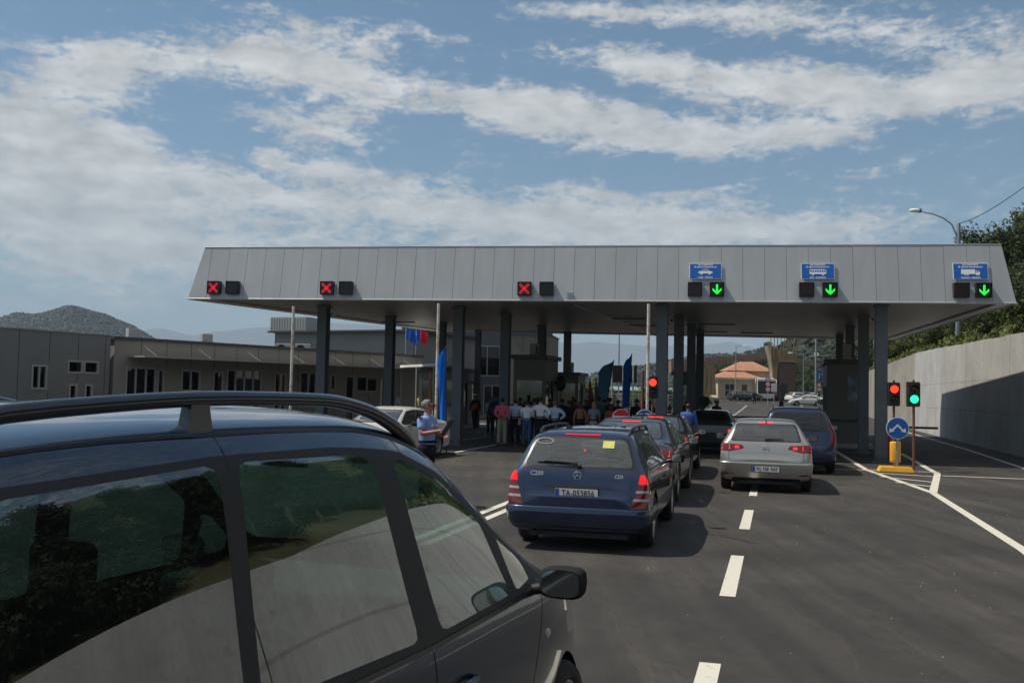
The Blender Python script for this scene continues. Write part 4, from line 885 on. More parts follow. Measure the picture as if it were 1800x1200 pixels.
# ------------------------------------------------------------------ cars
def paintm(name, col, rough=.35, metal=.5, flake=True):
    m = mat(name, col, rough, metal, 1, inner=(.03,.03,.032)); return m
paintm('paint_van', (.013,.034,.068), .24, .4); paintm('paint_blue', (.018,.034,.080), .30, .6); paintm('paint_grey', (.045,.048,.05), .32, .6)
paintm('paint_black', (.012,.012,.013), .25, .2); paintm('paint_silver', (.40,.385,.36), .30, .6); paintm('paint_mpv', (.014,.024,.062), .3, .5); paintm('paint_white', (.62,.61,.58), .35, 0); paintm('paint_darksaloon', (.02,.023,.024), .3, .4)
mat('window_trim', (.012,.012,.013), .35); mat('matt_pillar', (.018,.019,.020), .55, bump=.1, bscale=200)

def hull(rows, sub=2):
    """rows: x, zb, w, zs, zt, zc, yt.  A closed lofted body, smoothed."""
    mb = MB(); nr = 10; vs = []
    for (x, zb, w, zs, zt, zc, yt) in rows:
        half = [(w*.5, zb), (w*.92, zb+.005), (w*.985, zb+.10*(1 if zs-zb > .3 else .5)), (w, zb+(zs-zb)*.55), (w*.985, zs-min(.07, (zs-zb)*.2)), (w*.95 if zt-zs > .1 else w*.93, zs)]
        half += [((half[-1][0]*.5+yt*.5), (zs+zt)/2), (yt, zt), (yt*.84, zt+(zc-zt)*.62), (yt*.4, zc-.004)]
        for (y, z) in half: vs.append((x, y, z))
        for (y, z) in half[::-1]: vs.append((x, -y, z))
    n = 20; fs = []
    for i in range(len(rows)-1):
        for k in range(n): a = i*n+k; b = i*n+(k+1) % n; fs.append((a, a+n, b+n, b))
    for k in range(nr-1): fs.append((k+1, n-2-k, n-1-k, k)[::-1])
    o = (len(rows)-1)*n
    for k in range(nr-1): fs.append((o+k+1, o+n-2-k, o+n-1-k, o+k))
    mb.add(vs, fs, None, 0, True)
    ob = mb.build('tmp', MATS['white']); s = ob.modifiers.new('s', 'SUBSURF'); s.levels = sub; s.render_levels = sub; COL.objects.unlink(ob)
    me = fresh(ob, None); bm = bmesh.new(); bm.from_mesh(me); bpy.data.meshes.remove(me)
    bmesh.ops.recalc_face_normals(bm, faces=bm.faces); return bm
def rnd_poly(poly, r, n=2):
    """round the corners of a polygon"""
    out = []; L_ = len(poly)
    for i in range(L_):
        p0, p1, p2 = Vector(poly[i-1]), Vector(poly[i]), Vector(poly[(i+1) % L_]); a = p0-p1; b = p2-p1
        ra = min(r, a.length*.4, b.length*.4); a = p1+a.normalized()*ra; b = p1+b.normalized()*ra
        for k in range(n+1): t = k/n; out.append(tuple(a*(1-t)**2+p1*2*t*(1-t)+b*t*t))
    return out
PJ = {'xz': (0, 2), 'yz': (1, 2), 'xy': (0, 1)}
def inside(p, poly):
    x, y = p; c = False; j = len(poly)-1
    for i in range(len(poly)):
        xi, yi = poly[i]; xj, yj = poly[j]
        if (yi > y) != (yj > y) and x < (xj-xi)*(y-yi)/(yj-yi)+xi: c = not c
        j = i
    return c
def cut(bm, proj, poly, pred):
    ia, ib = PJ[proj]; xs = [p[0] for p in poly]; ys = [p[1] for p in poly]; m = .10; bx = (min(xs)-m, max(xs)+m, min(ys)-m, max(ys)+m)
    def near():
        r = []
        for f in bm.faces:
            if not pred(f): continue
            a = [v.co[ia] for v in f.verts]; b = [v.co[ib] for v in f.verts]
            if max(a) < bx[0] or min(a) > bx[1] or max(b) < bx[2] or min(b) > bx[3]: continue
            r.append(f)
        return r
    for i in range(len(poly)):
        p, q = Vector(poly[i]), Vector(poly[(i+1) % len(poly)]); d = q-p
        if d.length < 1e-5: continue
        co = Vector((0,0,0)); no = Vector((0,0,0)); co[ia], co[ib] = p; no[ia], no[ib] = -d.y, d.x
        fs = near()
        # only faces the edge itself comes near
        mid = (p+q)/2; rad = d.length/2+.12; fs = [f for f in fs if (Vector((f.calc_center_median()[ia], f.calc_center_median()[ib]))-mid).length < rad+.08]
        geom = set(fs)
        for f in fs: geom.update(f.edges); geom.update(f.verts)
        if fs: bmesh.ops.bisect_plane(bm, geom=list(geom), plane_co=co, plane_no=no, dist=1e-5)
    return [f for f in near() if inside((f.calc_center_median()[ia], f.calc_center_median()[ib]), poly)]
def extract(bm, faces, off=0):
    """split faces off into a new MB"""
    mb = MB(); idx = {}; vs = []; fs = []
    for f in faces:
        k = []
        for v in f.verts:
            if v not in idx: idx[v] = len(vs); vs.append(v.co+v.normal*off)
            k.append(idx[v])
        fs.append(tuple(k))
    mb.add(vs, fs, None, 0, True); return mb
def side(s): return lambda f: f.normal.y*s > .25 and f.calc_center_median().y*s > .3
def rear(zmin=0, xmax=.9): return lambda f: f.normal.x < -.12 and f.calc_center_median().x < xmax and f.calc_center_median().z > zmin
def front(xmin=2.3): return lambda f: f.normal.x > .12 and f.calc_center_median().x > xmin
class Car:
    def __init__(s, name, label, cat, rows, paint, pos, head, wheels, rw=.315, rim='rim', group=None, sub=2, z=0):
        s.t = thing(name, label, cat, (pos[0], pos[1], z), PI/2-R(head), group); s.bm = hull(rows, sub); s.paint = paint; s.rows = rows; s.group = group
        s.slots = [paint, 'window_trim', 'matt_pillar', 'lamp_red', 'dark_trim', 'chrome', 'interior']; s.wh = wheels; s.rw = rw
        for f in s.bm.faces: f.material_index = 0; f.smooth = True
        s.hw = max(r[2] for r in rows); s.rim = rim
        s.bv0 = BVHTree.FromBMesh(s.bm)
    def arches(s, extra=.055):
        for xw in s.wh:
            for sd in (-1, 1):
                poly = [(xw+(s.rw+extra)*math.cos(a), s.rw*1.02+(s.rw+extra)*math.sin(a)) for a in [R(-20+220*k/16) for k in range(17)]]
                poly = [(x, max(z, .0)) for x, z in poly]
                fs = cut(s.bm, 'xz', poly, lambda f, sd=sd: f.calc_center_median().y*sd > s.hw*.55)
                bmesh.ops.delete(s.bm, geom=fs, context='FACES')
                b = MB(); n = 18; rr = s.rw+extra+.004; vs = []
                for k in range(n+1): a = R(-25+230*k/n); x, z = xw+rr*math.cos(a), s.rw*1.02+rr*math.sin(a); vs += [(x, sd*(s.hw-.055), z), (x, sd*(s.hw-.32), z)]
                b.add(vs, [(2*k, 2*k+1, 2*k+3, 2*k+2) for k in range(n)]); b.add([vs[2*k+1] for k in range(n+1)], [tuple(range(n+1))]); b.build('wheel_arch', MATS['black'], s.t)
    def wheel(s, style=5):
        for xw in s.wh:
            for sd in (-1, 1):
                r = s.rw; T = TM((xw, sd*(s.hw-.015), r), PI/2 if sd < 0 else -PI/2)
                b = MB(); b.lathe([(r*.66,-.02),(r*.70,.0),(r*.90,.005),(r*.985,-.03),(r,-.06),(r,-.16),(r*.97,-.195),(r*.66,-.20)], 32, T)
                w = b.build('wheel', MATS['rubber'], s.t)
                b = MB(); b.lathe([(.001,-.02),(.05,-.015),(.06,-.03)], 16, T); b.lathe([(r*.60,-.045),(r*.64,-.012),(r*.68,-.01),(r*.67,-.05),(r*.62,-.16)], 32, T)
                for k in range(style*(2 if style < 7 else 1)):
                    a = 2*PI*(k//2 if style < 7 else k)/style+(.13*(1 if k % 2 else -1) if style < 7 else 0); p = [(.035, -.025), (r*.63, -.02)]
                    T2 = T @ Matrix.Rotation(a, 4, 'Z'); b.add([(.03,-.018,-.02),(r*.64,-.022,-.02),(r*.64,.022,-.02),(.03,.018,-.02),(.03,-.018,-.05),(r*.64,-.022,-.04),(r*.64,.022,-.04),(.03,.018,-.05)], [(0,1,2,3),(0,4,5,1),(3,2,6,7)], T2)
                b.add([(r*.63*math.cos(2*PI*k/24), r*.63*math.sin(2*PI*k/24), -.12) for k in range(24)], [tuple(range(24))], T, 1)
                b.build('rim', [MATS[s.rim], MATS['black']], w)
    def region(s, proj, poly, pred, slot, r=.03):
        fs = cut(s.bm, proj, rnd_poly(poly, r) if r else poly, pred)
        for f in fs: f.material_index = s.slots.index(slot)
        return fs
    def part(s, name, proj, poly, pred, m, r=.03, off=0, label=None, parent=None, n=2):
        fs = cut(s.bm, proj, rnd_poly(poly, r, n) if r else poly, pred)
        if not fs: return None
        o = extract(s.bm, fs, off).build(name, MATS[m], parent or s.t); bmesh.ops.delete(s.bm, geom=fs, context='FACES')
        if label: o['label'] = label
        return o
    def both(s, name, poly, m, r=.03, off=0):
        return [s.part(name, 'xz', poly, side(sd), m, r, off) for sd in (-1, 1)]
    def sideband(s, poly, slot, r=.03):
        for sd in (-1, 1): s.region('xz', poly, side(sd), slot, r)
    def finish(s, name='body'):
        me = bpy.data.meshes.new(name); s.bm.normal_update(); s.bm.to_mesh(me); s.bm.free()
        for k in s.slots: me.materials.append(MATS[k])
        o = bpy.data.objects.new(name, me); COL.objects.link(o); o.parent = s.t; s.body = o; return o
    def hit(s, axis, a, b, sd):
        if axis == 'xz': o, d = Vector((a, sd*3, b)), Vector((0, -sd, 0))
        elif axis == 'yz': o, d = Vector((-3 if sd < 0 else 8, a, b)), Vector((-sd, 0, 0))
        else: o, d = Vector((a, b, 5)), Vector((0,0,-1))
        h = s.bv0.ray_cast(o, d); return (h[0], h[1]) if h[0] else (None, None)
    def line(s, axis, pts, sd=-1, w=.004, m='black', name='seam', step=.05, mb=None, off=.0015):
        """a thin strip laid along the body skin"""
        P = []
        for i in range(len(pts)-1):
            p, q = Vector(pts[i]), Vector(pts[i+1]); k = max(1, int((q-p).length/step))
            for j in range(k+(i == len(pts)-2)):
                c = p.lerp(q, j/k); h, n = s.hit(axis, c.x, c.y, sd)
                if h: P.append((h+n*off, n))
        mb = mb if mb is not None else MB(); vs = []
        for i, (p, n) in enumerate(P):
            t = (P[min(i+1, len(P)-1)][0]-P[max(0, i-1)][0]).normalized(); b = t.cross(n).normalized()*w/2; vs += [p-b, p+b]
        if len(P) > 1: mb.add(vs, [(2*i, 2*i+1, 2*i+3, 2*i+2) for i in range(len(P)-1)])
        return mb
    def mirror(s, x, z, y, m=None, sc=.86, label=None):
        for sd in (-1, 1):
            b = MB(); c = Vector((x, sd*y, z)); vs = []; prof = [(-.07,.86),(-.055,1),(-.01,1),(.05,.9),(.09,.66),(.11,.3)]; n = 16
            for dx, k in prof:
                for j in range(n):
                    a = 2*PI*j/n; ca, sa = math.cos(a), math.sin(a); ex = .55
                    vs.append((c.x+dx*sc, c.y+sd*(.115*k*sc*math.copysign(abs(ca)**ex, ca))+sd*.0, c.z+.078*k*sc*math.copysign(abs(sa)**ex, sa)))
            fs = [(i*n+j, i*n+(j+1) % n, (i+1)*n+(j+1) % n, (i+1)*n+j) for i in range(len(prof)-1) for j in range(n)]; fs.append(tuple(range((len(prof)-1)*n, len(prof)*n)))
            if sd > 0: fs = [f[::-1] for f in fs]
            b.add(vs, fs, None, 0, True); o = b.build('side_mirror', MATS[m or s.paint], s.t)
            g = MB(); g.add([(c.x-.074*sc, c.y+sd*.108*.9*sc*math.copysign(abs(math.cos(2*PI*j/24))**.55, math.cos(2*PI*j/24)), c.z+.072*.9*sc*math.copysign(abs(math.sin(2*PI*j/24))**.55, math.sin(2*PI*j/24))) for j in range(24)], [tuple(range(24))[::(1 if sd > 0 else -1)]]); g.build('mirror_glass', MATS['mirror'], o)
            g = MB(); g.add([vs[j] for j in range(n)], [tuple(range(n))[::(1 if sd > 0 else -1)]]); g.v = [(v[0]+.004, v[1], v[2]) for v in g.v]; g.build('mirror_frame', MATS['black'], o)
            a = MB(); a.tube([(x+.02, sd*(y-.09*sc), z-.04*sc), (x+.05, sd*(y-.21*sc), z-.07*sc)], .028*sc, 8); a.build('mirror_arm', MATS['dark_trim'], o)
    def handle(s, x, z):
        for sd in (-1, 1):
            h, n = s.hit('xz', x, z, sd)
            if h: b = MB(); y = h.y; b.tube([(x-.09, y, z), (x-.07, y+sd*.028, z), (x+.07, y+sd*.028, z), (x+.09, y, z)], .012, 8); b.build('door_handle', MATS[s.paint], s.t)
    def bumper(s, prof, x0=.75, reach=118, m=None, name='bumper', front=False):
        """a moulded bumper wrapped round the tail, prof = (height, stand-off) from below to above"""
        n = 44; vs = []; fs = []; L_ = s.rows[-1][0]; cx = L_-x0 if front else x0; sg = 1 if front else -1
        for (z, off) in prof:
            for k in range(n+1):
                a = R(-reach+2*reach*k/n); d = Vector((sg*math.cos(a), math.sin(a), 0)); h = s.bv0.ray_cast(Vector((cx, 0, z)), d); p = h[0] if h[0] else vs[-1]
                vs.append(p+Vector((d.x, d.y, 0)).normalized()*off)
        for i in range(len(prof)-1):
            for k in range(n): q = i*(n+1)+k; f = (q, q+1, q+n+2, q+n+1); fs.append(f[::-1] if not front else f)
        b = MB(); b.add(vs, fs, None, 0, True); o = b.build(name, MATS[m or s.paint], s.t); return o
    def plate(s, z, txt, x=None, push=0, bold=.001, blue=True, w=.52, y=0, tilt=0, ksym=''):
        if x is None: h, n = s.hit('yz', y, z, -1); x = h.x if h else 0
        M = TM((x-.012-push, y, z), ry=tilt); p = MB(); p.b2((0,-w/2,-.056), (.008,w/2,.056), M); o = p.build('licence_plate', MATS['plate_white'], s.t)
        f = MB(); f.b2((.004,-w/2-.012,-.068), (.018,w/2+.012,.068), M); f.build('plate_frame', MATS['black'], o)
        T = M @ Matrix(((0,0,-1,-.001),(-1,0,0,0),(0,1,0,0),(0,0,0,1)))
        if blue: b = MB(); b.prism([(-w/2+.004,-.052),(-w/2+.05,-.052),(-w/2+.05,.052),(-w/2+.004,.052)], 0, .0015, T); b.build('plate_band', MATS['plate_blue'], o)
        text_mb(txt, .098, T @ TM((.02,0,0)) @ Matrix.Diagonal((.84,1.08,1,1)), ext=.0015, bold=bold, spacing=1.06).build('plate_lettering', MATS['plate_ink'], o); return o
    def rear_text(s, txt, y, z, size, m='chrome', name='badge'):
        h, n = s.hit('yz', y, z, -1)
        if h: T = Matrix.Translation((h.x-.006, y, z)) @ Matrix(((0,0,-1,0),(-1,0,0,0),(0,1,0,0),(0,0,0,1))); return text_mb(txt, size, T, ext=.002, bold=.0015).build(name, MATS[m], s.t)
    def interior(s, x_front, x_rear, zf=.38, ztop=1.15, seats=((0,-.36),(0,.36)), xs=None, w=.5, people=False):
        f = MB(); hw = s.hw*.86; f.b2((x_rear,-hw,zf-.05), (x_front+.3,hw,zf)); f.b2((x_front,-hw,zf), (x_front+.32,hw,.93)); f.build('cabin_floor', MATS['interior'], s.t)
        for x in xs or (x_front-.75, x_front-1.6):
            for y in (-.36, .36):
                b = MB(); T = TM((x, y, zf)); b.box((0,0,.16), (.5,.46,.22), T); b.add(*rb((-.30,-.23,.2), (-.16,.23,ztop-zf-.17)), M=T @ TM(ry=-.18)); o = b.build('seat', MATS['seat_cloth'], s.t, .05)
                h = MB(); h.box((-.37,0,ztop-zf-.02), (.10,.25,.17), T); h.build('headrest', MATS['seat_cloth'], o, .035)
        st = MB(); xx = x_front-.18; n = 20; st.tube([(xx-.06*math.sin(2*PI*k/n), .36+.18*math.cos(2*PI*k/n), .93+.18*math.sin(2*PI*k/n)) for k in range(n+1)], .014, 6); st.tube([(xx+.1,.36,.9),(xx,.36,.93)], .03, 6); st.build('steering_wheel', MATS['black'], s.t)
def rb(a, b):
    m = MB(); m.b2(a, b); return m.v, m.f
def lamp(s, poly, pred, name='tail_light', m='lamp_red', r=.02, off=.002, proj='yz'): return s.part(name, proj, poly, pred, m, r, off)

# ---- estate car, the big blue one --------------------------------------------------
def estate():
    rows = [(0,.36,.66,.60,.63,.65,.56),(.03,.27,.80,.64,.68,.70,.68),(.07,.23,.845,.78,.84,.86,.72),(.10,.22,.86,.90,.95,.97,.70),(.20,.22,.862,.94,1.10,1.13,.675),(.34,.22,.864,.955,1.28,1.32,.645),(.47,.22,.864,.96,1.375,1.42,.62),
            (.8,.22,.864,.955,1.39,1.445,.615),(1.6,.22,.864,.94,1.405,1.46,.61),(2.3,.22,.864,.925,1.395,1.455,.605),(2.62,.22,.864,.92,1.35,1.415,.61),(2.95,.22,.864,.915,1.18,1.24,.65),(3.3,.22,.862,.90,.97,1.01,.70),(3.6,.22,.855,.86,.90,.94,.70),(4.05,.22,.84,.79,.83,.86,.66),(4.38,.26,.80,.68,.72,.74,.6),(4.52,.34,.66,.54,.57,.59,.5)]
    c = Car('estate_car', 'dark blue estate car with roof rails, nearest of the queue, its brake lights on', 'car', rows, 'paint_blue', (.80,11.95), 14, (.86,3.575), .318)
    c.arches(); tr = [(.50,.96),(.46,1.1),(.62,1.335),(.85,1.375),(2.3,1.36),(2.62,1.27),(3.05,.985),(3.0,.945)]
    c.sideband(tr, 'window_trim', .05)
    c.both('side_window', [(.60,.99),(.57,1.06),(.72,1.30),(.90,1.335),(1.12,1.34),(1.08,.975)], 'car_glass'); c.both('side_window', [(1.14,.975),(1.18,1.345),(1.90,1.34),(1.93,.965)], 'car_glass'); c.both('side_window', [(2.0,.965),(1.97,1.335),(2.28,1.325),(2.58,1.22),(2.88,1.0),(2.85,.965)], 'car_glass')
    c.region('yz', [(-.70,.985),(-.575,1.352),(.575,1.352),(.70,.985)], rear(.9,.62), 'window_trim', .06)
    c.part('rear_window', 'yz', [(-.665,1.01),(-.55,1.33),(.55,1.33),(.665,1.01)], rear(.9,.62), 'car_glass', .06)
    c.part('windscreen', 'yz', [(-.72,.99),(-.57,1.36),(.57,1.36),(.72,.99)], front(2.4), 'car_glass', .05)
    for sd in (-1, 1):
        q = lambda a, b: [(sd*a[0], a[1]), (sd*b[0], a[1]), (sd*b[0], b[1]), (sd*a[0], b[1])]
        zz = [(.545,.63,'lamp_red'),(.63,.66,'lamp_clear'),(.66,.725,'lamp_red'),(.725,.755,'lamp_clear'),(.755,.825,'lamp_red'),(.825,.935,'brake_soft')]
        L_ = None
        for i, (z0, z1, m) in enumerate(zz):
            x0 = .655+.02*i*(1 if i < 3 else .8)
            pr = lambda f, sd=sd: f.calc_center_median().y*sd > .5 and f.calc_center_median().x < .42
            poly = [(sd*x0, z0), (sd*.95, z0), (sd*.95, z1), (sd*(x0+.015), z1)]
            fs = cut(c.bm, 'yz', poly, lambda f, sd=sd: f.calc_center_median().y*sd > .5 and f.calc_center_median().x < .36 and (f.normal.x < -.1 or f.normal.y*sd > .3))
            fs = [f for f in fs if f.calc_center_median().x < .30-.03*i]
            if fs:
                o = extract(c.bm, fs, .003).build('tail_light' if L_ is None else ('brake_lamp' if m == 'brake_soft' else 'lens_band'), MATS[m], c.t if L_ is None else L_); bmesh.ops.delete(c.bm, geom=fs, context='FACES'); L_ = L_ or o
    c.region('yz', [(-.40,.60),(-.40,.775),(.40,.775),(.40,.60)], rear(.4,.3), 'matt_pillar', .03)
    for f in c.bm.faces:
        if f.material_index == 2 and f.calc_center_median().z < .78: f.material_index = 0
    c.finish(); sm = MB()
    c.line('yz', [(-.64,.985),(-.655,.60),(-.60,.545),(.60,.545),(.655,.60),(.64,.985)], -1, .006, mb=sm)
    for sd in (-1, 1):
        c.line('xz', [(.25,.54),(.45,.54)], sd, .005, mb=sm); c.line('xz', [(1.13,.96),(1.10,.7),(1.25,.34)], sd, .005, mb=sm); c.line('xz', [(1.96,.96),(1.97,.30)], sd, .005, mb=sm); c.line('xz', [(2.98,.93),(3.02,.6),(2.95,.3)], sd, .005, mb=sm); c.line('xz', [(1.25,.30),(2.95,.30)], sd, .005, mb=sm)
    sm.build('panel_gap', MATS['black'], c.t)
    b = MB()
    for sd in (-1,1): c.line('xz', [(1.3,.52),(3.2,.52)], sd, .035, mb=b, off=.006)
    b.build('rubbing_strip', MATS['paint_blue'], c.t)
    c.bumper([(.27,-.02),(.29,.012),(.36,.026),(.445,.030),(.455,.034),(.475,.034),(.485,.030),(.515,.030),(.528,.024),(.532,-.006)], .75, 96)
    b = MB(); c.line('yz', [(-.40,.776),(.40,.776)], -1, .03, mb=b, off=.004); b.build('plate_recess', MATS['black'], c.t)
    c.plate(.695, 'TA-053856'); c.rear_text('C200', .50, .915, .075, 'plate_white'); c.rear_text('CDI', -.50, .905, .060, 'plate_white')
    h, n = c.hit('yz', 0, .905, -1); b = MB(); T = Matrix.Translation((h.x-.008,0,.905)) @ Matrix.Rotation(PI/2, 4, 'Y'); b.tube([T @ Vector((.045*math.cos(a), .045*math.sin(a), 0)) for a in [2*PI*k/24 for k in range(25)]], .0045, 6)
    for k in range(3): a = PI+2*PI*k/3; b.tube([T @ Vector((0,0,-.002)), T @ Vector((.043*math.cos(a), .043*math.sin(a), 0))], [.008,.002], 5)
    b.build('emblem', MATS['chrome'], c.t)
    h, n = c.hit('yz', 0, 1.372, -1); b = MB(); c.line('yz', [(-.22,1.375),(.22,1.375)], -1, .028, mb=b, off=.008); b.build('high_brake_light', MATS['brake_soft'], c.t)
    h, n = c.hit('yz', .05, 1.0, -1); b = MB(); P_ = []
    for (y, z) in ((-.03,1.005),(.0,1.035),(.22,1.045),(.42,1.05)): hh, nn = c.hit('yz', y, z, -1); P_.append(hh+nn*.03)
    b.tube(P_, [.02,.016,.012,.008], 8); hh, nn = c.hit('yz', .0, 1.0, -1); b.tube([hh, P_[0]], .022, 8); w = b.build('rear_wiper', MATS['black'], c.t); b = MB(); P_ = []
    for (y, z) in ((.10,1.03),(.30,1.04),(.50,1.045)): hh, nn = c.hit('yz', y, z, -1); P_.append(hh+nn*.012)
    b.tube(P_, .008, 6); b.build('blade', MATS['rubber'], w)
    s_ = MB(); T = lambda y, z: Matrix.Translation((c.hit('yz', y, z, -1)[0].x-.004, y, z)) @ Matrix(((.3,0,-.95,0),(-1,0,0,0),(0,1,.0,0),(0,0,0,1)))
    s_.prism([(-.06,-.045),(.06,-.045),(.06,.045),(-.06,.045)], 0, .002, Matrix.Translation((c.hit('yz', -.36, 1.27, -1)[0].x-.006, -.36, 1.27)) @ TM(ry=R(-58)+PI/2-R(0)) @ Matrix(((0,0,-1,0),(-1,0,0,0),(0,1,0,0),(0,0,0,1)))) if False else None
    h0, n0 = c.hit('yz', -.34, 1.27, -1); Z = n0; X_ = Vector((0,-1,0)); Y_ = Z.cross(X_); MM = Matrix((( X_.x, Y_.x, Z.x, h0.x+n0.x*.004),(X_.y, Y_.y, Z.y, h0.y+n0.y*.004),(X_.z, Y_.z, Z.z, h0.z+n0.z*.004),(0,0,0,1)))
    s_.prism([(-.07,-.055),(.07,-.055),(.07,.055),(-.07,.055)], 0, .002, MM); mat('sticker', lin((190,190,90)), .5, noise_amt=.25, nscale=30); s_.build('sticker', MATS['sticker'], c.t)
    h0, n0 = c.hit('yz', .45, 1.29, -1); Z = n0; Y_ = Z.cross(X_); MM = Matrix((( X_.x, Y_.x, Z.x, h0.x+n0.x*.004),(X_.y, Y_.y, Z.y, h0.y+n0.y*.004),(X_.z, Y_.z, Z.z, h0.z+n0.z*.004),(0,0,0,1)))
    s_ = MB(); ring = [(.10*math.cos(2*PI*k/28), .045*math.sin(2*PI*k/28)) for k in range(29)]; s_.tube([MM @ Vector((x, y, 0)) for x, y in ring], .006, 6); s_.build('oval_sticker', MATS['ac_body'], c.t)
    for sd in (-1,1):
        P_ = [];
        for x in (.55,.62,.72,.9,1.6,2.3,2.5,2.6):
            h, n = c.hit('xy', x, sd*.56, 1); P_.append(h+Vector((0,0,{.55:.0,.62:.035,2.5:.035,2.6:0}.get(x,.055))))
        b = MB(); b.tube(P_, .016, 8)
        for x in (.8,1.55,2.35): h, n = c.hit('xy', x, sd*.56, 1); b.tube([h-Vector((0,0,.02)), h+Vector((0,0,.05))], .02, 6)
        b.build('roof_rail', MATS['dark_trim'], c.t)
    c.mirror(2.78,.99,.98); c.handle(1.35,.80); c.handle(2.15,.79); c.wheel(7); c.interior(2.75,.15)
    b = MB(); b.box((1.0,0,.75), (1.7,1.3,.05)); b.build('parcel_shelf', MATS['interior'], c.t)
    b = MB(); b.tube([(.02,.5,.24),(.35,.5,.27)], .028, 10, cap=False); b.build('exhaust', MATS['steel'], c.t)
    b = MB(); b.b2((.15,-.6,.16), (4.1,.6,.30)); b.build('underbody', MATS['black'], c.t)
    return c
estate()

# ---- generic builder for the other cars ------------------------------------------------
def saloon_rows(L_=4.75, w=.90, h=1.47, tail=.0, boot=1.02, deck=.62):
    k = L_/4.75; f = h/1.47
    R_ = [(0,.40,.70,.68,.72,.74,.6),(.03,.30,.85,.76,.80,.82,.74),(.07,.25,.885,.90,.95,.97,.78),(.14,.24,.895,.965,1.02,1.045,.74),(.35,.23,.9,.985,1.045,1.075,.72),(deck,.23,.9,.985,1.07,1.10,.70),
          (deck+.28,.23,.9,.985,1.20,1.25,.655),(deck+.6,.23,.9,.98,1.345,1.395,.61),(1.55,.23,.9,.97,1.40,1.455,.60),(2.1,.23,.9,.955,1.41,1.47,.60),(2.55,.23,.9,.945,1.38,1.44,.605),(2.9,.23,.9,.94,1.25,1.31,.64),(3.3,.23,.9,.93,1.05,1.09,.70),(3.55,.23,.895,.90,.95,.99,.73),(4.05,.23,.885,.83,.87,.90,.70),(4.45,.25,.85,.73,.77,.79,.64),(4.68,.30,.76,.60,.64,.66,.55),(4.75,.38,.62,.52,.54,.55,.45)]
    return [(a*k, b, c*w/.9, d*f, e*f, g*f, y*w/.9) for a, b, c, d, e, g, y in R_]
def hatch_rows(L_=4.26, w=.90, h=1.45):
    k = L_/4.26; f = h/1.45
    R_ = [(0,.40,.70,.60,.63,.65,.58),(.03,.30,.85,.66,.70,.72,.74),(.09,.24,.885,.86,.92,.95,.74),(.15,.22,.895,.965,1.06,1.09,.71),(.28,.22,.9,.975,1.22,1.26,.66),(.42,.22,.9,.975,1.34,1.385,.63),(.75,.22,.9,.965,1.385,1.435,.62),(1.4,.22,.9,.95,1.40,1.45,.615),(2.0,.22,.9,.94,1.39,1.445,.61),(2.35,.22,.9,.935,1.34,1.40,.62),(2.7,.22,.9,.93,1.18,1.24,.66),(3.05,.22,.9,.92,1.02,1.06,.71),(3.3,.22,.895,.88,.93,.97,.73),(3.7,.22,.885,.82,.86,.89,.70),(4.05,.25,.84,.70,.74,.76,.64),(4.2,.30,.74,.58,.61,.63,.55),(4.26,.38,.6,.5,.52,.53,.45)]
    return [(a*k, b, c*w/.9, d*f, e*f, g*f, y*w/.9) for a, b, c, d, e, g, y in R_]
def mpv_rows(L_=4.7, w=.92, h=1.72):
    k = L_/4.7; f = h/1.72
    R_ = [(0,.42,.72,.62,.66,.68,.62),(.03,.32,.86,.70,.74,.76,.76),(.08,.27,.905,1.0,1.05,1.07,.78),(.14,.25,.915,1.06,1.25,1.28,.74),(.22,.25,.92,1.07,1.45,1.50,.70),(.34,.25,.92,1.07,1.61,1.67,.675),(.8,.25,.92,1.06,1.65,1.71,.67),(1.6,.25,.92,1.04,1.66,1.72,.665),(2.3,.25,.92,1.03,1.64,1.70,.66),(2.7,.25,.92,1.02,1.55,1.61,.665),(3.1,.25,.92,1.02,1.34,1.39,.69),(3.55,.25,.915,1.0,1.12,1.15,.74),(3.9,.25,.91,.94,.99,1.02,.76),(4.3,.26,.88,.84,.88,.90,.72),(4.6,.32,.78,.70,.73,.75,.6),(4.7,.40,.62,.58,.60,.62,.5)]
    return [(a*k, b, c*w/.92, d*f, e*f, g*f, y*w/.92) for a, b, c, d, e, g, y in R_]
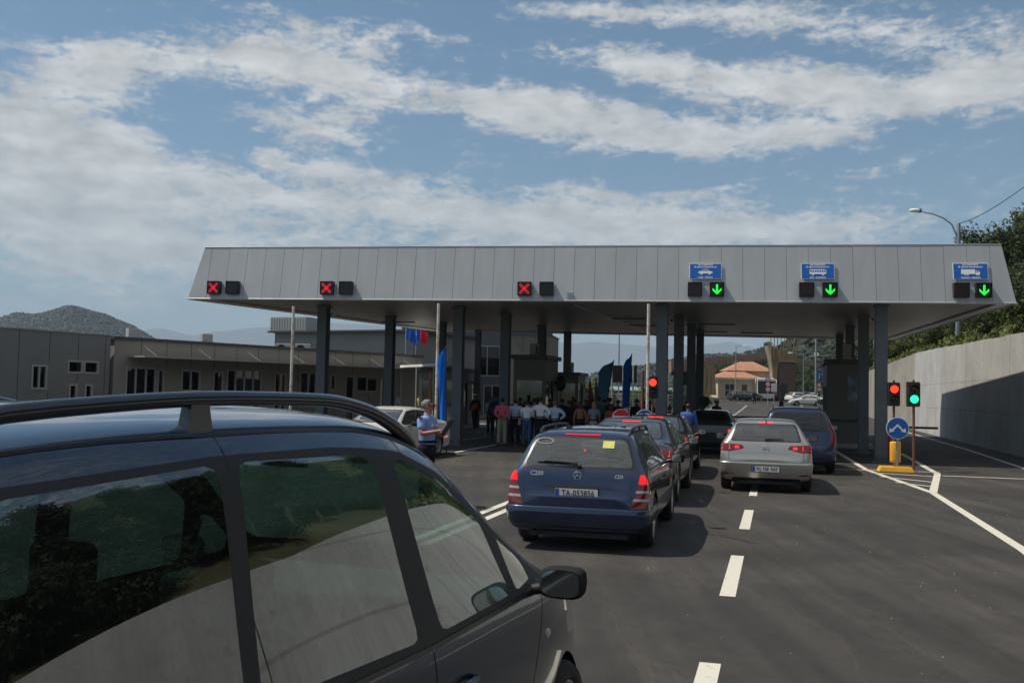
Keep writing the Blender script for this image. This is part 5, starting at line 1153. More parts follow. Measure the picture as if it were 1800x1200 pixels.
def std(c, kind, brake=True, glassm='car_glass', plate=None, mirrors=True, lights='wide', style=5, frontlights=True):
    rows = c.rows; L_ = rows[-1][0]; h = max(r[5] for r in rows); k = L_/{'saloon':4.75,'hatch':4.26,'mpv':4.7}[kind]; f = h/{'saloon':1.47,'hatch':1.45,'mpv':1.72}[kind]; W_ = c.hw/{'saloon':.9,'hatch':.9,'mpv':.92}[kind]
    P_ = lambda pts: [(x*k, z*f) for x, z in pts]; Q_ = lambda pts: [(y*W_, z*f) for y, z in pts]
    c.arches()
    if kind == 'saloon':
        c.sideband(P_([(.88,1.01),(1.12,1.20),(1.5,1.345),(2.1,1.37),(2.6,1.33),(3.2,1.02),(3.15,.97)]), 'window_trim', .04)
        c.both('side_window', P_([(1.16,1.03),(1.30,1.19),(1.60,1.325),(1.93,1.34),(1.93,1.0)]), glassm); c.both('side_window', P_([(2.0,1.0),(2.0,1.34),(2.2,1.335),(2.55,1.29),(3.0,1.03),(2.98,.99)]), glassm)
        zr0, zr1, xr, yw0, yw1 = 1.125, 1.375, 1.5, .60, .50; ws = Q_([(-.70,1.02),(-.56,1.375),(.56,1.375),(.70,1.02)])
    elif kind == 'hatch':
        c.sideband(P_([(.50,1.06),(.62,1.27),(.95,1.34),(1.9,1.345),(2.3,1.29),(2.95,1.0),(2.9,.955)]), 'window_trim', .04)
        c.both('side_window', P_([(.80,1.03),(.92,1.24),(1.1,1.31),(1.60,1.32),(1.60,.985)]), glassm); c.both('side_window', P_([(1.67,.985),(1.67,1.32),(1.95,1.315),(2.28,1.25),(2.75,1.02),(2.72,.98)]), glassm)
        zr0, zr1, xr, yw0, yw1 = 1.02, 1.335, .62, .655, .545; ws = Q_([(-.71,1.0),(-.57,1.36),(.57,1.36),(.71,1.0)])
    else:
        c.sideband(P_([(.30,1.10),(.34,1.5),(.5,1.59),(2.2,1.60),(2.7,1.48),(3.45,1.1),(3.4,1.05)]), 'window_trim', .04)
        for a, b in ((.38,1.22),(1.29,2.13)): c.both('side_window', P_([(a,1.13),(a+.04,1.56),(b,1.56),(b,1.10)]), glassm)
        c.both('side_window', P_([(2.2,1.09),(2.2,1.55),(2.35,1.545),(2.68,1.43),(3.15,1.13),(3.1,1.08)]), glassm)
        zr0, zr1, xr, yw0, yw1 = 1.10, 1.56, .5, .68, .58; ws = Q_([(-.73,1.1),(-.6,1.58),(.6,1.58),(.73,1.1)])
    rp = rear(zr0*f-.06, xr*k)
    c.region('yz', Q_([(-yw0-.035,zr0-.02),(-yw1-.03,zr1+.015),(yw1+.03,zr1+.015),(yw0+.035,zr0-.02)]), rp, 'window_trim', .05)
    c.part('rear_window', 'yz', Q_([(-yw0,zr0),(-yw1,zr1),(yw1,zr1),(yw0,zr0)]), rp, glassm, .05); c.part('windscreen', 'yz', ws, front(L_*.5), glassm, .05)
    for sd in (-1, 1):
        pr = lambda f_, sd=sd: f_.calc_center_median().y*sd > .35 and f_.calc_center_median().x < .40 and (f_.normal.x < -.05 or f_.normal.y*sd > .3)
        if lights == 'wide': poly = [(sd*.50,.83),(sd*.52,.93),(sd*.98,.98),(sd*.98,.79)]
        elif lights == 'golf': poly = [(sd*.42,.865),(sd*.46,.93),(sd*.98,.965),(sd*.98,.80),(sd*.66,.80)]
        elif lights == 'tall': poly = [(sd*.79,.74),(sd*.755,1.28),(sd*.98,1.28),(sd*.98,.74)]
        elif lights == 'square': poly = [(sd*.58,.66),(sd*.60,.90),(sd*.98,.90),(sd*.98,.66)]
        poly = Q_(poly); fs = [f_ for f_ in cut(c.bm, 'yz', poly, pr) if f_.calc_center_median().x < .34]
        if fs:
            o = extract(c.bm, fs, .003).build('tail_light', MATS['lamp_red'], c.t); bmesh.ops.delete(c.bm, geom=fs, context='FACES')
            if brake:
                sp = {'wide': [(.62,.84,.80,.93)], 'golf': [(.70,.84,.85,.93),(.52,.86,.60,.905)], 'tall': [(.80,1.05,.88,1.20)], 'square': [(.64,.72,.78,.84)]}[lights]
                for (y0, z0, y1, z1) in sp:
                    b = MB(); pts = []
                    for (y, z) in ((y0,z0),(y1,z0),(y1,z1),(y0,z1)): hh, nn = c.hit('yz', sd*y*W_, z*f, -1); pts.append(hh+nn*.008 if hh else None)
                    if all(p is not None for p in pts): b.add(pts, [(0,1,2,3)]); b.build('brake_lamp', MATS['brake_lit'], o)
        if frontlights: c.part('headlight', 'yz', Q_([(sd*.50,.60),(sd*.46,.70),(sd*.9,.74),(sd*.9,.62)]), lambda f_, sd=sd: f_.normal.x > .1 and f_.calc_center_median().x > L_*.8 and f_.calc_center_median().y*sd > .3, 'lamp_clear', .02, .002)
    if frontlights: c.part('grille', 'yz', Q_([(-.38,.58),(-.40,.69),(.40,.69),(.38,.58)]), front(L_*.85), 'black', .02)
    # dark lower valance
    c.region('yz', Q_([(-.62,.18),(-.66,.29),(.66,.29),(.62,.18)]), rear(0,.3), 'window_trim', .03)
    c.finish(); sm = MB(); bt = .60 if kind != 'saloon' else .66
    y_ = .66 if kind == 'saloon' else .70; zt_ = zr0+.0 if kind != 'saloon' else 1.0
    c.line('yz', Q_([(-y_,zt_),(-y_-.02,bt+.04),(-y_+.08,bt-.02),(y_-.08,bt-.02),(y_+.02,bt+.04),(y_,zt_)]), -1, .007, mb=sm)
    for sd in (-1,1):
        xm = {'saloon':1.965,'hatch':1.635,'mpv':2.165}[kind]; xf = {'saloon':3.05,'hatch':2.75,'mpv':3.2}[kind]; xr_ = {'saloon':1.12,'hatch':.85,'mpv':1.26}[kind]
        for x in (xm, xf, xr_): c.line('xz', P_([(x,.97),(x+(.04 if x > xm else .02),.6),(x+(.0 if x != xr_ else .22),.34)]), sd, .006, mb=sm)
        c.line('xz', P_([(xr_+.22,.33),(xf,.33)]), sd, .006, mb=sm)
    sm.build('panel_gap', MATS['black'], c.t)
    if mirrors: c.mirror(({'saloon':2.85,'hatch':2.55,'mpv':3.05}[kind])*k, (1.0 if kind != 'mpv' else 1.12)*f, c.hw+.10)
    c.handle(({'saloon':1.3,'hatch':1.0,'mpv':1.45}[kind])*k, .86*f); c.handle(({'saloon':2.15,'hatch':1.8,'mpv':2.35}[kind])*k, .85*f)
    c.wheel(style); xf = {'saloon':3.0,'hatch':2.6,'mpv':3.1}[kind]*k; c.interior(xf, .5 if kind != 'saloon' else .9*k, ztop=1.15*f if kind != 'mpv' else 1.3*f, xs=[xf-.85, xf-1.65])
    if kind == 'saloon': b = MB(); b.b2((.75*k,-c.hw*.75,.86*f), (1.35*k,c.hw*.75,.90*f)); b.build('parcel_shelf', MATS['interior'], c.t)
    b = MB(); b.b2((.18,-.6,.16), (L_-.4,.6,.30)); b.build('underbody', MATS['black'], c.t)
    return c
def highbrake(c, y, z, w=.02): b = MB(); c.line('yz', [(-y,z),(y,z)], -1, w, mb=b, off=.01); b.build('high_brake_light', MATS['brake_lit'], c.t)

# silver hatchback
pm = G(1345,862)
gold = std(Car('hatchback', 'silver hatchback straddling the dashed line, red tail lights lit, German plate', 'car', hatch_rows(), 'paint_silver', (5.06,19.75), 14.5, (.76,3.39), .315), 'hatch', lights='golf')
highbrake(gold, .13, 1.365, .035); gold.plate(.47, 'KL NR 947', w=.52, push=.028, bold=0)
h, n = gold.hit('yz', 0, .865, -1); b = MB(); T = Matrix.Translation((h.x-.01,0,.865)) @ Matrix.Rotation(PI/2, 4, 'Y'); b.tube([T @ Vector((.055*math.cos(a), .055*math.sin(a), 0)) for a in [2*PI*k/24 for k in range(25)]], .007, 6)
TT = Matrix.Translation((h.x-.01,0,.865)) @ Matrix(((0,0,-1,0),(-1,0,0,0),(0,1,0,0),(0,0,0,1)))
for pts in ([(-.025,.045),(0,.0),(.025,.045)], [(-.045,.03),(-.02,-.045),(0,.0),(.02,-.045),(.045,.03)]): b.tube([TT @ Vector((x, y, 0)) for x, y in pts], .005, 5)
b.build('emblem', MATS['chrome'], gold.t)
b = MB(); h, n = gold.hit('xy', .48, 0, 1); b.add([h+Vector((-.06,-.015,-.01)), h+Vector((.10,-.015,-.01)), h+Vector((.10,.015,-.01)), h+Vector((-.06,.015,-.01)), h+Vector((-.06,0,.065)), h+Vector((-.02,0,.06))], [(0,1,2,3),(0,4,5,1),(4,3,2,5),(0,3,4),(1,5,2)]); b.build('antenna', MATS['black'], gold.t)
b = MB(); P_ = [gold.hit('yz', y, z, -1) for y, z in ((.02,1.04),(-.15,1.05),(-.34,1.045))]; b.tube([a+c_*.02 for a, c_ in P_], [.016,.011,.007], 7); b.build('rear_wiper', MATS['black'], gold.t)
b = MB(); gold.line('yz', [(-.86,.575),(-.5,.60),(.5,.60),(.86,.575)], -1, .018, mb=b, off=.008); gold.line('yz', [(-.62,.775),(0,.785),(.62,.775)], -1, .006, mb=b, off=.004); b.build('bumper_crease', MATS['paint_silver'], gold.t)
b = MB(); gold.line('yz', [(-.82,.37),(-.62,.35)], -1, .035, mb=b, off=.006); gold.line('yz', [(.62,.35),(.82,.37)], -1, .03, mb=b, off=.006); b.build('reflector', MATS['lamp_red'], gold.t)
gold.bumper([(.30,-.01),(.33,.010),(.42,.014),(.52,.014),(.565,.022),(.585,.020),(.60,-.004)], .7, 80)
# dark grey saloon ahead of the estate
c = std(Car('saloon_car', 'dark grey saloon directly ahead of the blue estate, orange-red brake light lit', 'car', saloon_rows(4.77,.91,1.47), 'paint_grey', (1.92,17.15), 14.5, (.95,3.66), .325), 'saloon', lights='wide', style=7); highbrake(c, .17, 1.385, .03)
# black saloon ahead of it
c = std(Car('saloon_car', 'glossy black saloon ahead of the dark grey one, beside the blue-shirted man', 'car', saloon_rows(4.6,.90,1.44), 'paint_black', (3.16,22.6), 14.5, (.92,3.56), .32), 'saloon', lights='wide'); highbrake(c, .17, 1.35, .03)
# blue people carrier in the right-hand lane
c = std(Car('people_carrier', 'tall dark blue people carrier beside the silver hatchback, vertical red tail light', 'car', mpv_rows(4.6,.93,1.66), 'paint_mpv', (7.12,24.7), 14.5, (.9,3.72), .33), 'mpv', lights='tall', glassm='dark_glass')
b = MB()
for sd in (-1,1):
    P_ = [c.hit('xy', x, sd*.60, 1)[0]+Vector((0,0,z)) for x, z in ((.4,0),(.55,.04),(1.3,.05),(2.2,.05),(2.4,0))]; b = MB(); b.tube(P_, .015, 7); b.build('roof_rail', MATS['dark_trim'], c.t)
# older dark saloon at the barrier
c = std(Car('saloon_car', 'older dark saloon at the barrier with two square red lights glowing', 'car', saloon_rows(4.8,.87,1.43), 'paint_darksaloon', (6.35,32.0), 14.5, (1.0,3.7), .31), 'saloon', lights='square', glassm='dark_glass', style=7); c.plate(.78, 'SH 4021', w=.50, blue=False) if False else None
# white car facing us behind the policeman
c = std(Car('saloon_car', 'white saloon facing the camera behind the policeman', 'car', saloon_rows(4.6,.90,1.43), 'paint_white', (-2.55,29.6), 180+20, (.93,3.6), .315), 'saloon', brake=False, mirrors=True)
# white liftback crossing far behind
wp = A(1420,712,130); c = std(Car('saloon_car', 'white car crossing the road far beyond the canopy, seen side on', 'car', saloon_rows(4.55,.89,1.46,deck=.35), 'paint_white', (wp.x+2.25, 130.5), -84, (.95,3.6), .31, z=gz(0,130)), 'saloon', brake=False)

# ---- the near people carrier with its roof rails ---------------------------------------
VX, VY, VH = -1.9, 1.53, 20.3
def near_van():
    rows = [(0,.46,.70,.74,.78,.80,.62),(.04,.36,.84,.84,.90,.93,.74),(.09,.30,.885,1.10,1.22,1.26,.75),(.17,.26,.897,1.14,1.48,1.54,.72),(.30,.26,.90,1.14,1.68,1.76,.70),(.75,.26,.90,1.125,1.745,1.825,.70),(1.4,.26,.90,1.085,1.765,1.85,.70),
            (2.0,.26,.90,1.065,1.76,1.845,.695),(2.35,.26,.90,1.055,1.745,1.835,.69),(2.7,.26,.90,1.05,1.67,1.775,.69),(3.05,.26,.90,1.045,1.50,1.61,.70),(3.4,.26,.90,1.035,1.285,1.38,.725),(3.7,.26,.897,1.02,1.10,1.16,.76),(4.0,.26,.868,.95,1.0,1.05,.77),(4.35,.27,.815,.86,.90,.93,.70),(4.60,.32,.72,.72,.76,.78,.60),(4.72,.42,.56,.60,.63,.64,.46)]
    c = Car('people_carrier', 'large dark blue-grey people carrier with curved roof rails, closest to the camera at lower left', 'car', rows, 'paint_van', (VX, VY), VH, (.9,3.98), .292, sub=3)
    c.arches(.035)
    c.sideband([(.46,1.14),(.485,1.60),(.66,1.687),(1.4,1.716),(2.0,1.712),(2.44,1.68),(2.80,1.575),(3.12,1.385),(3.58,1.13),(3.62,1.035),(3.3,1.01),(2.4,1.005),(1.4,1.05)], 'matt_pillar', .05)
    c.both('side_window', [(.50,1.20),(.53,1.58),(.68,1.665),(1.39,1.695),(1.34,1.10)], 'van_privacy', .05)
    c.both('side_window', [(1.475,1.695),(2.16,1.68),(2.225,1.645),(2.315,1.05),(1.41,1.095)], 'van_privacy' if False else 'van_glass', .045)
    c.both('side_window', [(2.385,1.65),(2.47,1.645),(2.78,1.545),(3.11,1.355),(3.21,1.08),(3.19,1.045),(2.50,1.045)], 'van_glass', .04)
    c.both('quarter_window', [(3.275,1.27),(3.31,1.265),(3.50,1.14),(3.53,1.06),(3.30,1.045)], 'van_glass', .025)
    c.part('rear_window', 'yz', [(-.68,1.17),(-.62,1.66),(.62,1.66),(.68,1.17)], rear(1.1,.5), 'van_privacy', .06)
    c.part('windscreen', 'yz', [(-.76,1.10),(-.60,1.66),(.60,1.66),(.76,1.10)], front(2.4), 'van_glass', .06)
    for sd in (-1,1):
        c.part('tail_light', 'yz', [(sd*.78,.82),(sd*.78,1.14),(sd*.95,1.14),(sd*.95,.82)], lambda f, sd=sd: f.calc_center_median().x < .25 and f.calc_center_median().y*sd > .5, 'lamp_red', .02)
        c.part('headlight', 'yz', [(sd*.45,.66),(sd*.42,.78),(sd*.85,.80),(sd*.85,.68)], lambda f, sd=sd: f.normal.x > .1 and f.calc_center_median().x > 4 and f.calc_center_median().y*sd > .3, 'lamp_clear', .02)
    c.finish(); sm = MB()
    for sd in (-1,1):
        c.line('xz', [(3.60,1.06),(3.58,.95),(3.42,.62),(3.30,.34)], sd, .006, mb=sm, step=.02); c.line('xz', [(2.40,1.0),(2.44,.34)], sd, .006, mb=sm, step=.02); c.line('xz', [(1.36,1.04),(1.30,.75),(1.34,.34)], sd, .006, mb=sm, step=.02); c.line('xz', [(1.34,.33),(3.30,.33)], sd, .006, mb=sm)
        c.line('xy', [(.4,sd*.64),(1.4,sd*.655),(2.2,sd*.65),(2.75,sd*.66)], 1, .016, mb=sm, step=.03)
        c.line('xy', [(1.43,sd*.66),(1.44,sd*.71)], 1, .005, mb=sm, step=.02); c.line('xy', [(2.45,sd*.66),(2.50,sd*.70)], 1, .005, mb=sm, step=.02)
        c.line('xy', [(3.75,sd*.80),(4.3,sd*.76)], 1, .006, mb=sm, step=.03)
    sm.build('panel_gap', MATS['black'], c.t)
    for sd in (-1,1):
        b = MB(); c.line('xz', [(1.36,1.048),(2.4,1.012),(3.3,1.012),(3.60,1.03)], sd, .018, mb=b, step=.03, off=.006); b.build('belt_moulding', MATS['window_trim'], c.t)
        b = MB(); c.line('xz', [(.5,.52),(3.25,.52)], sd, .05, mb=b, step=.05, off=.008); b.build('rubbing_strip', MATS['dark_trim'], c.t)
        P_ = []; rr = []
        for x, dz, r in ((.35,.0,.016),(.50,.05,.02),(.75,.072,.021),(1.4,.078,.021),(2.0,.078,.021),(2.15,.074,.022),(2.35,.060,.024),(2.52,.038,.026),(2.66,.012,.022),(2.73,-.012,.012)):
            h, n = c.hit('xy', x*(1 if sd < 0 else .80), sd*.625, 1); P_.append(h+Vector((0,0,dz-(.02 if sd > 0 else 0)))); rr.append(r)
        Q = []; q = []
        for i in range(len(P_)-1):
            for j in range(4): t_ = j/4; Q.append(P_[i].lerp(P_[i+1], t_)); q.append(rr[i]*(1-t_)+rr[i+1]*t_)
        Q.append(P_[-1]); q.append(rr[-1])
        for _ in range(2): Q = [Q[0]]+[(Q[i-1]+Q[i]*2+Q[i+1])/4 for i in range(1, len(Q)-1)]+[Q[-1]]
        b = MB(); b.tube(Q, q, 14); ro = b.build('roof_rail', MATS['rail'], c.t)
        for x in ((.55, 1.40) if sd < 0 else (.46, 1.12)):
            b = MB(); h, n = c.hit('xy', x, sd*.625, 1); b.add([h+Vector((a, sd*y, z)) for a, y, z in ((-.05,-.02,-.02),(.05,-.02,-.02),(.05,.02,-.02),(-.05,.02,-.02),(-.035,-.014,.075),(.035,-.014,.075),(.035,.014,.075),(-.035,.014,.075))], [(0,3,2,1),(4,5,6,7),(0,1,5,4),(1,2,6,5),(2,3,7,6),(3,0,4,7)])
            b.build('rail_foot', MATS['rail'], ro)
        h, n = c.hit('xz', 3.62, .80, sd); b = MB(); b.ball(h, (.035,.014,.022)); b.build('side_repeater', MATS['lamp_clear'], c.t)
    c.mirror(3.46,1.07,1.015, sc=.88); c.handle(1.62,.86); c.handle(2.62,.84); c.wheel(7); c.interior(3.05,.3,.42,1.28, xs=[2.35,1.55,.85])
    b = MB(); b.b2((3.0,-.80,.8), (3.62,.80,1.03)); b.add(*rb((2.98,-.30,.62), (3.05,.30,1.02))); b.build('dashboard', MATS['interior'], c.t, .06)
    b = MB()
    for k in range(5): b.b2((2.965,-.74,.90+k*.022), (2.99,-.58,.908+k*.022))
    b.tube([(2.975,-.66+.105*math.cos(2*PI*k/20), .945+.07*math.sin(2*PI*k/20)) for k in range(21)], .009, 6); b.build('air_vent', MATS['dark_trim'], c.t)
    b = MB(); b.box((2.78,0,1.60), (.03,.22,.06)); b.tube([(2.78,0,1.62),(2.83,0,1.70)], .01, 6); b.build('interior_mirror', MATS['black'], c.t, .012)
    return c
mat('rail', (.016,.022,.028), .28, .3, .6)
near_van()
# ------------------------------------------------------------------ people
mat('skin', lin((150,100,80)), .55); mat('skin_tan', lin((165,105,82)), .55); mat('hair_dark', (.012,.010,.009), .6); mat('hair_grey', (.17,.155,.145), .8); mat('hair_blonde', (.30,.20,.09), .6); mat('shoe', (.02,.018,.016), .4)
def cm(name, rgb, **k): return mat(name, lin(rgb), .85, spec=.2, bump=.25, bscale=25, **k)
for n_, c_ in dict(shirt_white=(238,240,245), shirt_paleblue=(195,212,236), shirt_blue=(70,100,165), police_blue=(128,152,198), shirt_navy=(28,42,80), shirt_pink=(200,95,115), vest_orange=(215,70,30), shirt_green=(20,95,85), shirt_black=(22,22,25), shirt_maroon=(95,22,32), tee_grey=(130,140,155), top_pattern=(150,115,50), top_yellow=(170,160,90),
    trousers_dark=(22,24,32), trousers_khaki=(150,140,120), jeans=(58,85,125), trousers_beige=(170,155,140), skirt_black=(18,18,20), cap_white=(225,225,225), cap_dark=(14,16,20), belt=(12,12,12), dress_print=(140,80,50)).items(): cm(n_, c_)
def skin_mesh(nodes, edges, name='t', sub=1, root=0):
    """nodes: list of (pos, rx, ry)"""
    me = bpy.data.meshes.new(name); me.from_pydata([n[0] for n in nodes], edges, []); o = bpy.data.objects.new(name, me)
    o.modifiers.new('s', 'SKIN'); s = o.modifiers.new('ss', 'SUBSURF'); s.levels = sub; s.render_levels = sub
    sv = me.skin_vertices[0].data
    for i, n in enumerate(nodes): sv[i].radius = (n[1], n[2] if len(n) > 2 else n[1]); sv[i].use_root = False
    for r in (root if isinstance(root, (list, tuple)) else [root]): sv[r].use_root = True
    m = fresh(o, None); bpy.data.meshes.remove(me); return m
def link_mesh(me, name, m, parent):
    me.materials.clear(); me.materials.append(MATS[m]); me.polygons.foreach_set('use_smooth', [True]*len(me.polygons)); o = bpy.data.objects.new(name, me); COL.objects.link(o); o.parent = parent; return o
def person(label, p, face, h=1.72, top='shirt_white', bottom='trousers_dark', hair='hair_dark', arms='down', cap=None, female=False, sleeves='long', skirt=False, z=0, glasses=False, turn=0, walk=0, group=None, bald=False, carry=None, sub=1, longhair=False, vest=None, skin='skin', bag=False, girth=1.0):
    """face: compass direction the person looks to, degrees from +Y (away from the camera) clockwise"""
    k = h/1.75; t = thing('person', label, 'person', (p[0], p[1], z), -R(face), group); t.scale = (k, k, k)     # local +Y is forward
    sh = .185 if not female else .155; hp = .095; wd = (1.0 if not female else .86)*girth; rs = random.uniform(-.02,.02)
    N = []; E_ = []
    def nd(pos, r, r2=None, par=None): N.append((Vector(pos), r, r2 or r)); i = len(N)-1; (E_.append((par, i)) if par is not None else None); return i
    pel = nd((0,0,.95), .140*wd, .105*girth); wst = nd((0,.0,1.10), .142*wd, .105*girth, pel); ch = nd((0,-.01,1.27), .160*wd, .112*girth, wst); up_ = nd((0,-.015,1.40), .135*wd, .080, ch)
    nk = nd((0,-.005,1.49), .056, .056, up_); J = {}
    ty = math.sin(R(turn))
    h0 = nd((0,.012,1.56), .062, .068, nk); h1 = nd((0,.015,1.64), .076, .092, h0); h2 = nd((0,.008,1.69), .060, .072, h1)
    fwd = walk
    for s in (-1, 1):
        st = .12*fwd*s; hip = nd((s*hp, 0, .88), .085, .09, pel); kn = nd((s*(hp+.015), st*.9+.02*abs(fwd), .50), .058, .06, hip); an = nd((s*(hp+.02), st*1.9-.02, .09), .036, .04, kn); toe = nd((s*(hp+.04), st*1.9+.13, .035), .038, .028, an); J['leg', s] = (hip, kn, an, toe)
        shd = nd((s*sh, -.015, 1.395), .066, .066, up_)
        A_ = {'down': [(s*(sh+.06),-.02,1.16), (s*(sh+.07),.04,.92)], 'hips': [(s*(sh+.20),-.08,1.20), (s*(sh+.01),.02,1.02)], 'back': [(s*(sh+.07),-.12,1.16), (s*.05,-.17,1.02)], 'fold': [(s*(sh+.05),.06,1.18), (-s*.06,.20,1.17)],
              'hold': [(s*(sh+.05),.03,1.17), (s*.10,.27,1.20)], 'gun': [(s*(sh+.07),.02,1.18), ((.02 if s < 0 else .20),.30,1.16 if s < 0 else 1.24)], 'phone': [(s*(sh+.07),.05,1.18), (s*.10,.20,1.40)] if s > 0 else [(s*(sh+.06),-.02,1.16), (s*(sh+.07),.04,.92)], 'reach': [(s*(sh+.10),.14,1.22), (s*(sh+.16),.42,1.14)] if s < 0 else [(s*(sh+.06),0,1.16),(s*(sh+.05),.08,.93)]}[arms]
        el = nd(A_[0], .047, .05, shd); wr = nd(A_[1], .027, .03, el); e3, w3 = Vector(A_[0]), Vector(A_[1]); d = (w3-e3).normalized()
        pm_ = nd(w3+d*.07, .030, .020, wr); J['arm', s] = (shd, el, wr, pm_)
    body_n = len(N); roots = [pel]
    for s in (-1, 1):
        shd, el, wr, pm_ = J['arm', s]; d = (N[wr][0]-N[el][0]).normalized(); c = N[pm_][0]
        a = Vector((0,1,0)) if abs(d.y) < .8 else Vector((0,0,1)); across = (a-d*a.dot(d)).normalized(); curl = d.cross(across)*s
        for f, (o_, L_) in enumerate(((-.026,.075),(-.009,.085),(.009,.08),(.026,.062))):
            b0 = c+across*(-o_)*1.0; i0 = nd(b0, .0095); roots.append(i0); i1 = nd(b0+d*L_*.55+curl*.008, .0085, None, i0); nd(b0+d*L_*.9+curl*.03, .0075, None, i1)
        b0 = c-d*.03+across*.026; i0 = nd(b0, .011); roots.append(i0); i1 = nd(b0+across*.025+d*.03, .010, None, i0); nd(b0+across*.03+d*.058+curl*.01, .0085, None, i1)
    thin = {pel: .80, wst: .80, ch: .80, up_: .74, J['leg', 1][0]: .85, J['leg', -1][0]: .85, J['leg', 1][1]: .9, J['leg', -1][1]: .9, J['arm', 1][0]: .74, J['arm', -1][0]: .74}
    if sleeves == 'none': thin[up_] = .9; thin[J['arm', 1][0]] = thin[J['arm', -1][0]] = .85
    NB = [(n_[0], n_[1]*thin.get(i, 1), n_[2]*thin.get(i, 1)) for i, n_ in enumerate(N)]
    body = link_mesh(skin_mesh(NB, E_, sub=sub, root=roots), 'body', skin, t)
    def sub_graph(ids, grow, name, m, cut_=None, extra=None):
        mp = {}; nn = []; ee = []
        for i in ids: mp[i] = len(nn); nn.append((N[i][0].copy(), N[i][1]+grow, N[i][2]+grow))
        for a, b in E_:
            if a in mp and b in mp: ee.append((mp[a], mp[b]))
        if extra: extra(nn, ee, mp)
        return link_mesh(skin_mesh(nn, ee, sub=sub), name, m, t)
    def sl(nn, ee, mp):
        nn.append((Vector((0,-.008,1.475)), .070, .066)); ee.append((mp[up_], len(nn)-1))
        for s in (-1, 1):
            shd, el, wr, pm_ = J['arm', s]; a = N[el][0]; b = N[wr][0]
            if sleeves == 'short': u = N[shd][0].lerp(a, .75); nn.append((u, .070, .070)); ee.append((mp[shd], len(nn)-1))
            elif sleeves == 'long': nn.append((b.lerp(a, .08), .040, .042)); ee.append((mp[el], len(nn)-1))
    ids = [pel, wst, ch, up_]+[J['arm', s][0] for s in (-1,1)]+([J['arm', s][1] for s in (-1,1)] if sleeves == 'long' else [])
    if sleeves == 'none': ids = [pel, wst, ch, up_]
    shirt = sub_graph(ids, .016, 'shirt', top, extra=sl if sleeves != 'none' else None)
    cb = MB(); cb.lathe([(.066,0),(.062,.035),(.056,.05)], 14, Matrix.Translation((0,-.008,1.475)) @ Matrix.Rotation(R(-10), 4, 'X')); cb.build('collar', MATS[top], shirt)
    if not skirt:
        sub_graph([pel]+[J['leg', s][j] for s in (-1,1) for j in (0,1,2)], .018, 'trousers', bottom, extra=lambda nn, ee, mp: (nn.append((Vector((0,0,1.05)), .168*wd, .134*girth)), ee.append((mp[pel], len(nn)-1))))
    else:
        b = MB(); b.lathe([(.13,1.04),(.165,.93),(.175,.75),(.17,.50),(.165,.5),(.12,1.0)], 20, Matrix.Diagonal((1,.8,1,1))); b.build('skirt', MATS[bottom], t)
    b = MB(); b.lathe([(.150,1.035),(.158,1.04),(.158,1.07),(.150,1.075)], 20, Matrix.Diagonal((wd,.76*girth,1,1))); b.build('belt', MATS['belt'], t)
    b = MB()
    for s in (-1,1): an, toe = N[J['leg', s][2]][0], N[J['leg', s][3]][0]; b.ball(((an.x+toe.x)/2, (an.y+toe.y)/2+.01, .04), (.048,.135,.045))
    b.build('shoes', MATS['shoe'], t)
    T = Matrix.Translation((0,.0,1.625)) @ Matrix.Rotation(-R(turn), 4, 'Z')
    if not bald:
        b = MB(); b.ball((0,-.012,.03), (.088,.105,.088), T)
        nv = [i for i, v in enumerate(b.v)]; inv = T.inverted()
        for i in nv:
            q = inv @ Vector(b.v[i])
            if q.y > .045 and q.z < .075: q.y = .03; q.x *= .8
            if q.z < -.03 and not longhair: q = Vector((q.x*.75, q.y*.75, -.03))
            b.v[i] = tuple(T @ q)
        if longhair: b.ball((0,-.055,-.06), (.088,.055,.14), T)
        b.build('hair', MATS[hair], t)
    else:
        b = MB(); b.ball((0,-.022,-.005), (.086,.090,.05), T); b.build('hair', MATS[hair], t)
    b = MB(); b.ball((0,.103,.0), (.012,.018,.020), T); b.ball((-.078,.0,-.0), (.012,.02,.03), T); b.ball((.078,.0,.0), (.012,.02,.03), T); b.build('face_features', MATS[skin], body)
    b = MB()
    for s in (-1,1): b.ball((s*.03,.094,.02), (.012,.008,.006), T)
    b.ball((0,.094,-.042), (.024,.008,.006), T); b.build('eyes_and_mouth', MATS['hair_dark'], body)
    if cap:
        b = MB(); b.lathe([(.092,.055),(.096,.075),(.105 if cap == 'cap_dark' else .09,.115),(.06,.13),(.001,.135)], 20, T); b.add([(T @ Vector((.085*math.cos(a), .07+ .075*math.sin(a), .062))) for a in [PI*q/10 for q in range(11)]]+[(T @ Vector((.085*math.cos(a), .07+ .075*math.sin(a), .070))) for a in [PI*q/10 for q in range(11)]], [tuple(range(11))[::-1], tuple(range(11,22))]+[(q, q+1, q+12, q+11) for q in range(10)]); b.build('cap', MATS[cap], t)
    if glasses:
        b = MB()
        for s in (-1,1): b.box((s*.033,.106,.020), (.052,.010,.034), T); b.tube([(s*.06,.10,.025),(s*.082,.02,.022)], .004, 5, T)
        b.tube([(-.01,.11,.026),(.01,.11,.026)], .004, 5, T); b.build('sunglasses', MATS['black'], t)
    if vest:
        sub_graph([pel, wst, ch, up_], .026, 'vest', vest)
    if bag: b = MB(); b.box((-.27,.02,.92), (.10,.26,.22)); b.tube([(-.27,-.08,1.02),(-.22,-.02,1.42),(-.27,.10,1.02)], .008, 5); b.build('handbag', MATS['trousers_khaki'], t, .03)
    return t, J, N
